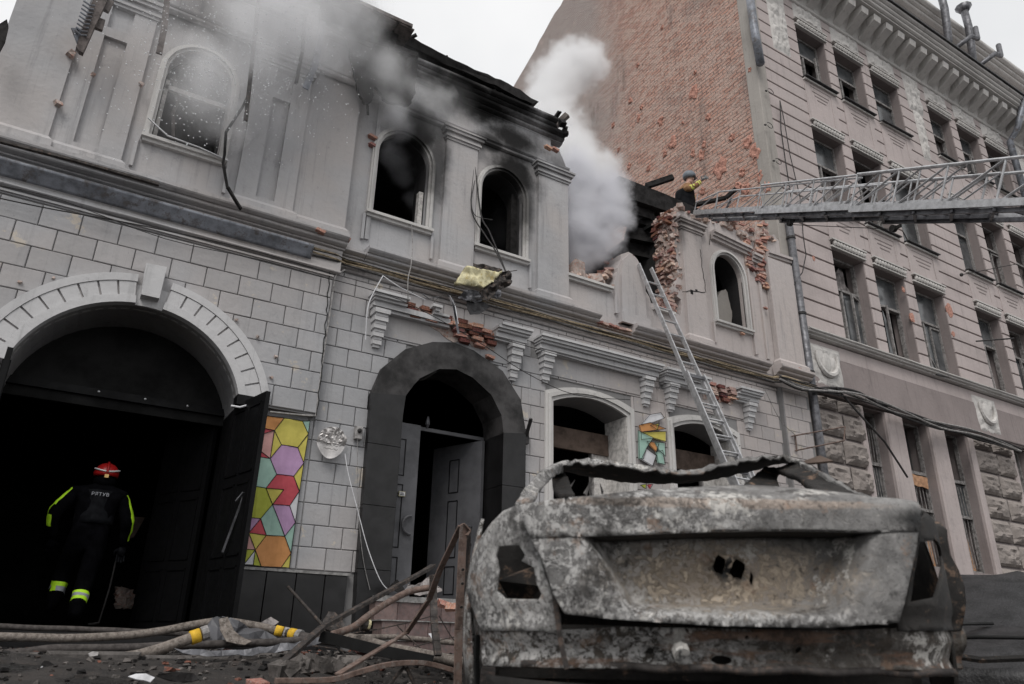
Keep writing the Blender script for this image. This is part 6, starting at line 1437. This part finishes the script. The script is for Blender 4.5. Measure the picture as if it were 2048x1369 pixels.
crumple([(945, 528), (975, 531), (1005, 540), (1000, 546), (970, 545), (945, 536)], -.42, 'rustd', 9, amp=.05); crumple([(985, 585), (1000, 578), (1000, 595), (985, 598)], -.5, 'alud', 12)
for pts, w_, mt in (([(1003, 545), (1022, 543), (1034, 541)], .02, 'rustd'), ([(915, 570), (895, 588), (880, 593), (868, 605)], .022, 'rustd'), ([(895, 590), (905, 600), (912, 640), (917, 668)], .035, 'alud'), ([(898, 592), (908, 612), (914, 648)], .05, 'alu'), ([(845, 588), (858, 598), (885, 592)], .018, 'alud'), ([(940, 604), (961, 596), (975, 582), (1000, 560)], .02, 'rustd'), ([(1013, 545), (1014, 570), (1018, 558)], .03, 'void')):
    b = MB(); b.path([P(a, c, -.52) for a, c in pts], w_, .006); b.build('bent_strip', mt, hf)
# things dangling from the burnt eaves on the left
def hang(lab, pts, y, w_, h_, mt, name='dangling_batten'):
    b = MB(); b.path([P(a, c, y) for a, c in pts], w_, h_); tag(b.build(name, mt), lab, 'batten')
hang('charred batten hanging from the eaves left of the first window', [(335, -8), (328, 60), (318, 108)], -.62, .07, .03, 'greywood')
hang('long thin dark batten hanging over the right edge of the first window', [(518, -8), (508, 90), (497, 190), (491, 242)], -.6, .05, .03, 'rustd')
hang('bent black strip dangling past the sill of the first window', [(497, 190), (485, 215), (452, 265), (449, 310), (446, 325), (455, 378)], -.45, .032, .02, 'char', 'dangling_strip')
hang('short charred board at the end of the dangling strip', [(456, 376), (470, 400), (482, 419)], -.45, .065, .02, 'char')
hang('narrow burnt batten hanging above the right pilaster', [(612, 20), (605, 100), (592, 168)], -.5, .045, .03, 'char')
hang('grey bent tin strip hanging beside the right pilaster', [(652, 5), (640, 80), (630, 130), (611, 178)], -.5, .09, .02, 'flash', 'dangling_strip')
hang('thin silver strip lying bent across the sill of the first window', [(296, 236), (335, 272), (400, 296), (456, 322)], -.24, .022, .012, 'alu', 'bent_strip')
hang('torn dark rag hanging at the edge of the burnt roof', [(738, 170), (732, 200), (735, 212), (736, 230)], -.3, .03, .02, 'char', 'torn_rag')
cb = thing('hanging_cornice_board', 'broken carved cornice board with a bent tin flap hanging at the upper left', 'board', tuple(P(190, 40, -.5)))
b = MB(); b.prism(xz([(218, -5), (192, 50), (166, 108), (158, 104), (152, 95), (170, 45), (188, -5)], -.55)[::-1], -.57, -.50); b.build('carved_board', 'greywood', cb)
for i in range(9):
    q = P(180-i*2.1, 10+i*7.5, -.59); b = MB(); b.tube([q+Vector((-.07, 0, .02)), q+Vector((0, -.01, -.015)), q+Vector((.05, 0, .015))], .012, 5); b.build('carved_groove', 'flash', cb)
b = MB(); b.add([P(142, 56, -.62), P(165, 58, -.55), P(170, 48, -.52), P(160, 104, -.52), P(154, 85, -.58)], [(0, 1, 3, 4), (1, 2, 3)]); b.build('tin_flap', 'flash', cb, solid=.01)
b = MB(); b.beam(P(220, 2, -.5), P(209, 22, -.5), .09, .05); b.beam(P(203, 40, -.5), P(197, 60, -.5), .08, .05); b.build('nailed_block', 'greywood', cb)
b = MB(); b.prism(xz([(-14, 60), (14, 42), (17, 55), (10, 85), (-14, 130)], -.5)[::-1], -.53, -.48); tag(b.build('torn_tin_sheet', 'char'), 'pointed dark tin shard against the sky at the far left edge', 'tin sheet')
b = MB(); b.path([P(-5, 282, -.42), P(150, 322, -.40), P(318, 370, -.38)], .05, .03); tag(b.build('lead_strip', 'rustd'), 'dark loose lead strip lying along the left ledge', 'strip')
# antennas on the tall building
for xx in (20.0, 24.6, 25.2):
    b = MB(); q = Vector((xx, .5, 19.7)); b.tube([q, q+Vector((0, 0, 1.3))], .02, 5)
    for k in range(3): b.tube([q+Vector((-.25, 0, .7+.2*k)), q+Vector((.25, 0, .7+.2*k))], .01, 4)
    tag(b.build('roof_antenna', 'wire'), 'thin aerial on the roof edge of the pink building', 'antenna', 'aerials on the roof of the pink building')
M['concrete'] = simple('broken_concrete', (.10, .09, .084), .95, 0, .5, 9, obj=False, bump=1., rust=(.055, .05, .046))
# ================================================================ STREET DEBRIS
def smooth(v, n=5):
    w = []
    for i in range(len(v)-1):
        for j in range(n):
            t = j/n; p0, p1, p2, p3 = v[max(i-1, 0)], v[i], v[i+1], v[min(i+2, len(v)-1)]
            w.append(.5*((2*p1)+(p2-p0)*t+(2*p0-5*p1+4*p2-p3)*t*t+(3*p1-p0-3*p2+p3)*t**3))
    return w+[v[-1]]
def hose(lab, pts, ys, r, mt='hose', coup=()):
    t = thing('fire_hose', lab, 'hose', tuple(P(*pts[0], ys[0])), 'fire hoses on the ground')
    v = smooth([P(a, c, y) for (a, c), y in zip(pts, ys)], 7)
    b = MB(); b.tube([p+Vector((0, 0, .006*noise.noise(p*4))) for p in v], r, 10, .9); b.build('hose_body', mt, t, True)
    for k in coup:
        i = int(k*(len(v)-1)); b = MB(); b.tube([v[i], v[i]+(v[min(i+1, len(v)-1)]-v[i]).normalized()*.07], r*1.12, 12); b.build('yellow_band', 'yellow', t, True)
        b = MB(); q = v[i]+(v[min(i+1, len(v)-1)]-v[i]).normalized()*.08; b.tube([q, q+(v[min(i+1, len(v)-1)]-v[i]).normalized()*.05], r*1.2, 10); b.build('coupling', 'wireg', t)
    return t
hose('pale fire hose lying nearest the gateway', [(-40, 1272), (60, 1275), (180, 1276), (300, 1266), (380, 1252), (440, 1243), (500, 1250), (556, 1262)], [-.9, -.9, -.9, -1., -1.1, -1.2, -1.3, -1.4], .042, 'hose', (.985,))
hose('thick dirty fire hose lying in front of the others at the lower left', [(-60, 1318), (60, 1322), (160, 1322), (260, 1314), (320, 1298), (372, 1280), (395, 1272)], [-2.5]*7, .047, 'hose', (.90,))
hose('dark fire hose curving behind the thick one', [(-60, 1312), (40, 1306), (120, 1298), (250, 1296), (350, 1292), (450, 1288), (560, 1284), (640, 1276)], [-2.2]*8, .036, 'hoseb')
hose('fire hose running from the twisted frame to the right under the debris', [(575, 1266), (640, 1280), (720, 1290), (790, 1305), (860, 1318), (960, 1330)], [-1.6, -1.9, -2.3, -2.6, -3.0, -3.4], .044, 'hoseb', (.03,))
hose('grey hose lying behind the twisted steel frame', [(640, 1262), (700, 1274), (800, 1276), (930, 1288)], [-1.5, -1.7, -1.7, -1.9], .030, 'hose')
hose('pale hose leading past the steps to the wreck', [(665, 1274), (720, 1281), (780, 1296), (850, 1310), (930, 1325)], [-2.4, -2.6, -2.9, -3.2, -3.5], .045, 'hose')
hose('dark hose along the kerb in the gateway', [(-40, 1252), (120, 1258), (250, 1262), (400, 1270)], [-.45, -.5, -.6, -.7], .03, 'hoseb')
def steel(lab, segs, name='twisted_steel_frame'):
    t = thing(name, lab, 'steel frame', tuple(P(*segs[0][0][0], segs[0][1][0])))
    for pts, ys, w_, h_, mt, kind in segs:
        b = MB(); v = [P(a, c, y) for (a, c), y in zip(pts, ys)]
        if kind == 'tube': b.tube(smooth(v, 6), w_, 8); b.build('bent_pipe', mt, t, True)
        else: b.path(smooth(v, 4) if kind == 'curve' else v, w_, h_); b.build('steel_bar', mt, t, False, bevel=.003)
    return t
f1 = steel('twisted rusty angle-iron frame standing between the steps and the burnt sedan', [
    ([(927, 1050), (922, 1150), (917, 1260), (915, 1385)], [-4.6, -4.55, -4.5, -4.5], .055, .012, 'rust', 'bar'), ([(938, 1056), (934, 1150), (930, 1260), (932, 1385)], [-4.56, -4.5, -4.45, -4.45], .012, .05, 'rustd', 'bar'),
    ([(922, 1052), (880, 1140), (858, 1200), (812, 1268)], [-4.6, -4.3, -4.1, -3.9], .042, .014, 'rust', 'bar'), ([(814, 1264), (790, 1280), (735, 1313), (676, 1349)], [-3.9, -3.9, -4.0, -4.2], .05, .014, 'rust', 'bar'),
    ([(925, 1048), (938, 1062), (932, 1072)], [-4.6, -4.6, -4.6], .05, .01, 'rust', 'bar')])
for a, c in ((921, 1140), (920, 1168), (918, 1215)):
    b = MB(); q = P(a+4, c, -4.585); b.tube([q, q+Vector((0, -.012, 0))], .008, 8); b.build('bolt_hole', 'void', f1)
steel('long straight dark steel bar lying diagonally across the debris', [([(866, 1132), (850, 1142), (646, 1254), (556, 1334)], [-2.4, -2.5, -3.0, -3.7], .055, .03, 'rustd', 'bar')], 'steel_bar_long')
steel('bent pale pipe rising over the steps', [([(858, 1176), (818, 1184), (775, 1206), (735, 1233), (704, 1256), (664, 1270)], [-2.2, -2.2, -2.4, -2.6, -2.7, -2.8], .030, .03, 'rust', 'tube')], 'bent_pipe')
steel('dark curved flat bar standing upright beside the wreck', [([(866, 1150), (867, 1200), (869, 1250), (876, 1312)], [-3.4, -3.4, -3.5, -3.6], .055, .03, 'rustd', 'curve')], 'curved_bar')
steel('arched rusty flat bar with two props lying in front of the rubble', [([(908, 1342), (870, 1331), (839, 1326), (800, 1327), (760, 1333), (710, 1347), (660, 1360), (550, 1362)], [-4.4, -4.4, -4.4, -4.4, -4.4, -4.4, -4.4, -4.4], .04, .03, 'rust', 'curve'), ([(808, 1334), (790, 1355), (770, 1385)], [-4.38]*3, .022, .02, 'rustd', 'bar'), ([(812, 1334), (822, 1355), (835, 1385)], [-4.38]*3, .022, .02, 'rustd', 'bar')])
steel('thin lamp pole leaning against the black plinth', [([(576, 1174), (605, 1206), (650, 1256)], [-.5, -.8, -1.3], .016, .03, 'rustd', 'tube')], 'leaning_pole')
steel('broad black beam lying on the rubble before the steps', [([(640, 1272), (751, 1300), (866, 1323)], [-3.0, -3.2, -3.4], .02, .085, 'void', 'bar')], 'black_beam')
steel('tangle of thin bent rods in front of the steps', [([(700, 1268), (760, 1258), (815, 1246)], [-2.0]*3, .012, .012, 'rustd', 'bar'), ([(815, 1246), (866, 1232)], [-2.0, -2.0], .010, .01, 'rustd', 'bar'), ([(795, 1252), (812, 1270), (850, 1305)], [-2.0, -2.2, -2.6], .010, .01, 'rustd', 'bar'), ([(878, 1232), (900, 1270), (915, 1290)], [-2.2]*3, .010, .01, 'rustd', 'bar'), ([(810, 1300), (860, 1285), (930, 1270)], [-2.6]*3, .010, .01, 'rustd', 'bar'), ([(645, 1298), (640, 1315), (636, 1330)], [-3.6]*3, .008, .008, 'void', 'bar'), ([(665, 1300), (662, 1320), (658, 1335)], [-3.6]*3, .008, .008, 'void', 'bar'), ([(672, 1293), (690, 1315), (698, 1332)], [-3.5]*3, .012, .012, 'void', 'bar'), ([(625, 1292), (670, 1298), (720, 1312)], [-3.5]*3, .010, .01, 'rustd', 'bar')], 'rod_tangle')
steel('bare conduit on the left flank of the sedan', [([(955, 1270), (953, 1320), (955, 1385)], [-5.9]*3, .022, .02, 'void', 'bar')], 'dark_post')
b = MB(); b.tube([P(722, 1250, -2.6), P(738, 1252, -2.6)], [.05, .05], 10); b.build
tag(b.build('hose_coupling', 'rustd'), 'short black hose coupling by the steps', 'coupling'); b = MB(); b.tube([P(735, 1250, -2.62), P(739, 1251, -2.62)], .042, 9); tag(b.build('brass_cap', 'insul'), 'brass-coloured cap on the coupling by the steps', 'cap')
# crumpled sheets and rags
def rag(lab, px, y, mat, seed, amp=.12, name='crumpled_sheet', cat='sheet metal', st=.05, lay=.6):
    q = xz(px, y)
    if sum(q[i][0]*q[(i+1) % len(q)][1]-q[(i+1) % len(q)][0]*q[i][1] for i in range(len(q))) < 0: q = q[::-1]
    b = sheet(q, [], lambda x, z: 0, st); zm = min(p[1] for p in q)
    b.v = [Vector((v.x, y-(.10-(v.z-zm))*lay-amp*abs(noise.noise(Vector((v.x*7+seed, v.z*9, seed)))), v.z+.4*amp*noise.noise(Vector((v.x*9, v.z*9, seed+3))))) for v in b.v]
    return tag(b.build(name, mat, None, False, solid=.008), lab, cat)
rag('crumpled grey canvas bag lying on the hoses', [(390, 1285), (405, 1262), (425, 1246), (446, 1234), (462, 1238), (500, 1252), (530, 1268), (560, 1282), (500, 1290), (440, 1292)], -2.0, 'door', 3, .16, 'canvas_bag', 'bag')
rag('folded grey strap over the canvas bag', [(440, 1238), (458, 1234), (468, 1262), (500, 1284), (486, 1290), (450, 1284), (440, 1262)], -2.25, 'hose', 8, .04, 'canvas_strap', 'strap')
rag('torn silver sheet with ragged edge under the hoses', [(345, 1298), (400, 1302), (470, 1300), (560, 1290), (660, 1272), (640, 1288), (560, 1304), (470, 1312), (380, 1312)], -2.7, 'alud', 5, .05)
rag('dark crumpled car panel beside the plinth', [(640, 1262), (646, 1240), (660, 1222), (672, 1228), (685, 1240), (690, 1258), (668, 1268)], -1.6, 'rustd', 6, .1)
rag('black scorched panel lying on the door threshold', [(772, 1175), (785, 1166), (795, 1160), (800, 1168), (805, 1180), (790, 1186)], -.35, 'char', 7, .06)
rag('grey rags heaped on the door threshold', [(800, 1186), (815, 1168), (830, 1172), (862, 1150), (880, 1180), (876, 1188), (840, 1190)], -.25, 'curtain', 9, .12, 'rag_heap', 'rag')
rag('small crumpled grey cloth against the plinth', [(520, 1245), (540, 1237), (556, 1243), (545, 1252), (528, 1250)], -.9, 'curtain', 2, .05, 'cloth', 'cloth')
rag('white crumpled paper in the foreground rubble', [(255, 1350), (270, 1345), (290, 1348), (308, 1352), (298, 1362), (270, 1360)], -3.6, 'paper', 2, .05, 'paper_scrap', 'paper', .03)
rag('small white scrap by the steps', [(855, 1268), (862, 1267), (868, 1285), (862, 1284)], -2.3, 'paper', 4, .01, 'paper_scrap', 'paper', .03)
rag('black plastic scraps in the foreground rubble', [(310, 1352), (345, 1344), (385, 1348), (395, 1358), (350, 1364)], -3.6, 'char', 12, .06, 'plastic_scrap', 'plastic', .04)
rag('bleached plastic cup half buried by the hoses', [(176, 1306), (185, 1303), (196, 1305), (194, 1312), (178, 1313)], -2.62, 'wireg', 3, .02, 'plastic_cup', 'cup', .02)
b = MB()
for k in range(26): b.chunk(P(560+k*6, 1330-10*math.sin(k/26*3.1), -3.8)-Vector((0, 0, .03)), .07+.02*math.sin(k*5), k, .8)
tag(b.build('rubble_mound', 'concrete'), kind='stuff')
# scattered rubble, too small and many to count
rs = random.Random(77)
for nm, mt, n, lo, hi in (('rubble', 'concrete', 3200, .004, .026), ('charred_litter', 'char', 3000, .005, .030), ('brick_rubble', 'brickd', 420, .006, .028), ('pale_litter', 'paper', 170, .003, .010), ('grit', 'rustd', 3500, .003, .016)):
    b = MB()
    for k in range(n):
        x = rs.uniform(-2.5, 6.5); y = rs.uniform(-5.6, -.3) if rs.random() < .8 else rs.uniform(-.8, .1)
        if rs.random() < .35: x, y = rs.gauss(3.6, 1.0), rs.gauss(-1.6, .7)
        y = min(y, -.12)
        b.chunk((x, y, gz(x, y)+.005), rs.uniform(lo, hi)*rs.uniform(.6, 1.4), k, .6)
    tag(b.build(nm, mt), kind='stuff')
for k, (a, c, y) in enumerate(((520, 1330, -3.7), (820, 1300, -2.6), (735, 1296, -2.5), (780, 1290, -2.2), (828, 1290, -2.4), (905, 1215, -.9), (890, 1210, -.5))):
    w = P(a, c, y); w.z = gz(w.x, w.y)+.03 if y < -1 else w.z
    o = bpy.data.objects.new('fallen_brick', BRK[(0, 0, 2, 0, 1, 0, 2)[k]]); COL.objects.link(o); o.location = w; o.rotation_euler = (rs.uniform(-.4, .4), rs.uniform(-.4, .4), rs.uniform(0, 3)); tag(o, ['broken red brick in the left foreground rubble', 'red brick lying under the curved bar', 'charred brick left of the curved bar', 'red brick in front of the lowest step', 'pale broken brick near the foot of the steps', 'red brick on the upper step behind the angle-iron frame', 'scorched brick on the threshold behind the angle-iron frame'][k], 'brick', 'bricks fallen in the street')
# dim debris deep in the passage
b = MB(); b.add([P(268, 1034, 2.5), P(290, 1036, 2.5), P(268, 1075, 2.4), P(250, 1080, 2.4)], [(0, 1, 2, 3)]); tag(b.build('leaning_board', 'brownboard', None, False, solid=.02), 'pale brown board leaning inside the dark gateway behind the rescuer', 'board')
b = MB()
for k in range(40): b.chunk(P(rs.uniform(236, 262), rs.uniform(1180, 1212), 2.6), .05, k)
tag(b.build('passage_rubble', 'mortar'), kind='stuff')
# ================================================================ SMOKE
def puff(name, balls, dens, col, vox=.12, wob=.9, sc=1.5, edge=.35, fine=.35):
    """soft-edged smoke: density falls off round each billow's centre, broken up by noise"""
    b = MB()
    for c, r in balls: b.ball(c, r*1.25, 12, 8)
    m_ = bpy.data.materials.new(name); m_.use_nodes = True; t = m_.node_tree; t.nodes.clear()
    s = N.__new__(N); s.m = m_; s.t = t; s.out = t.nodes.new('ShaderNodeOutputMaterial')
    p = s.pos(False); tot = None
    w = s.n('VectorMath', {'operation': 'SCALE'}, i0=s.n('VectorMath', {'operation': 'SUBTRACT'}, i0=s.n('TexNoise', None, Vector=p, Scale=sc*1.3, Detail=4, Roughness=.62).outputs['Color'], i1=(.5, .5, .5)).outputs[0], Scale=wob).outputs[0]
    q = s.n('VectorMath', {'operation': 'ADD'}, i0=p, i1=w).outputs[0]
    for c, r in balls:
        d = s.math('DIVIDE', s.n('VectorMath', {'operation': 'DISTANCE'}, i0=q, i1=tuple(c)).outputs['Value'], r)
        tot = d if tot is None else s.math('SMOOTH_MIN', tot, d)
        if tot is not d: tot.node.inputs[2].default_value = .25
    nn = s.noise(sc*3.2, p, 5, .65)
    tot = s.math('ADD', tot, s.math('MULTIPLY', s.math('SUBTRACT', nn, .5), fine*2))
    d = s.math('MULTIPLY', s.ramp(tot, 1.0, 1.0-edge*2), dens)
    v = t.nodes.new('ShaderNodeVolumePrincipled'); v.inputs['Color'].default_value = (*col, 1); v.inputs['Anisotropy'].default_value = .15
    t.links.new(d, v.inputs['Density']); t.links.new(v.outputs[0], s.out.inputs['Volume'])
    o = b.build(name, m_); k = o.modifiers.new('r', 'REMESH'); k.mode = 'VOXEL'; k.voxel_size = vox
    return tag(o, kind='stuff')
# plume from the destroyed bay: dense low down, drifting up and left across the brick wall
pl = [((1190, 505), .42, .35), ((1170, 470), .50, .40), ((1200, 440), .52, .35), ((1225, 410), .50, .25), ((1215, 375), .50, .4), ((1165, 415), .52, .4), ((1160, 365), .52, .5), ((1238, 440), .36, .1), ((1155, 512), .46, .35), ((1210, 480), .42, .2), ((1150, 455), .5, .25), ((1150, 330), .45, .5)]
puff('smoke_plume', [(P(a, c, y), r) for (a, c), r, y in pl], 7, (.90, .90, .93), .1, .55, 1.7, .42, .42)
pw = [((1170, 335), .62, .9), ((1150, 300), .62, 1.2), ((1130, 265), .66, 1.5), ((1105, 235), .66, 1.8), ((1095, 200), .66, 2.0), ((1110, 165), .75, 2.2), ((1145, 135), .80, 2.4), ((1180, 125), .62, 2.4), ((1070, 235), .5, 1.6), ((1205, 345), .5, .8), ((1120, 300), .45, 1.2)]
puff('smoke_plume', [(P(a, c, y), r) for (a, c), r, y in pw], 7, (.995, .995, 1), .1, .7, 1.6, .45, .45)
# grey veil rolling over the eaves and the first windows
pv = [((420, 130), .55, -.7), ((400, 180), .5, -.6), ((450, 190), .5, -.6), ((430, 235), .42, -.5), ((520, 100), .65, -.8), ((600, 60), .8, -.8), ((560, 20), .8, -.9), ((670, 10), .9, -.7), ((700, 90), .55, -.6), ((770, 140), .5, -.5), ((830, 180), .42, -.4), ((790, 210), .35, -.4), ((880, 200), .28, -.2), ((650, 120), .4, -.7), ((480, 40), .5, -.9), ((740, 60), .5, -.4)]
puff('smoke_veil', [(P(a, c, y), r) for (a, c), r, y in pv], 3.0, (.98, .98, .99), .14, 1.0, .9, .55, .5)
pi2 = [((800, 260), .30, -.1), ((790, 320), .28, .3), ((805, 350), .30, .5), ((830, 400), .28, .6), ((775, 300), .22, .1), ((790, 230), .3, -.3)]
puff('window_smoke', [(P(a, c, y), r) for (a, c), r, y in pi2], 2.2, (.8, .8, .83), .1, .4, 1.4, .5, .4)
puff('room_smoke', [(P(1000, 470, .9), .45), (P(1005, 430, 1.0), .4), (P(410, 250, .7), .4)], 1.0, (.7, .7, .73), .1, .4, 1.2, .5, .4)
ph = [((480, 20), 1.1, -.8), ((640, 90), 1.1, -.7), ((760, 170), .9, -.6), ((380, 200), .8, -.6), ((880, 230), .7, -.3), ((330, 60), .8, -.8), ((560, 200), .8, -.6)]
puff('smoke_haze', [(P(a, c, y), r) for (a, c), r, y in ph], .4, (.97, .97, .98), .2, .9, .6, .6, .3)
# water spray drops drifting in front of the left window
b = MB(); rs2 = random.Random(5)
for k in range(1500):
    a, c = rs2.gauss(480, 130), rs2.gauss(120, 95)
    if 100 < a < 760 and -20 < c < 330: w = P(a, c, rs2.uniform(-1.6, -.6)); b.ball(w, rs2.uniform(.003, .010), 4, 3)
M['drop'] = simple('water_drop', (.75, .76, .78), .2, 0, .05, 9, bump=0)
tag(b.build('water_spray', 'drop'), kind='stuff')
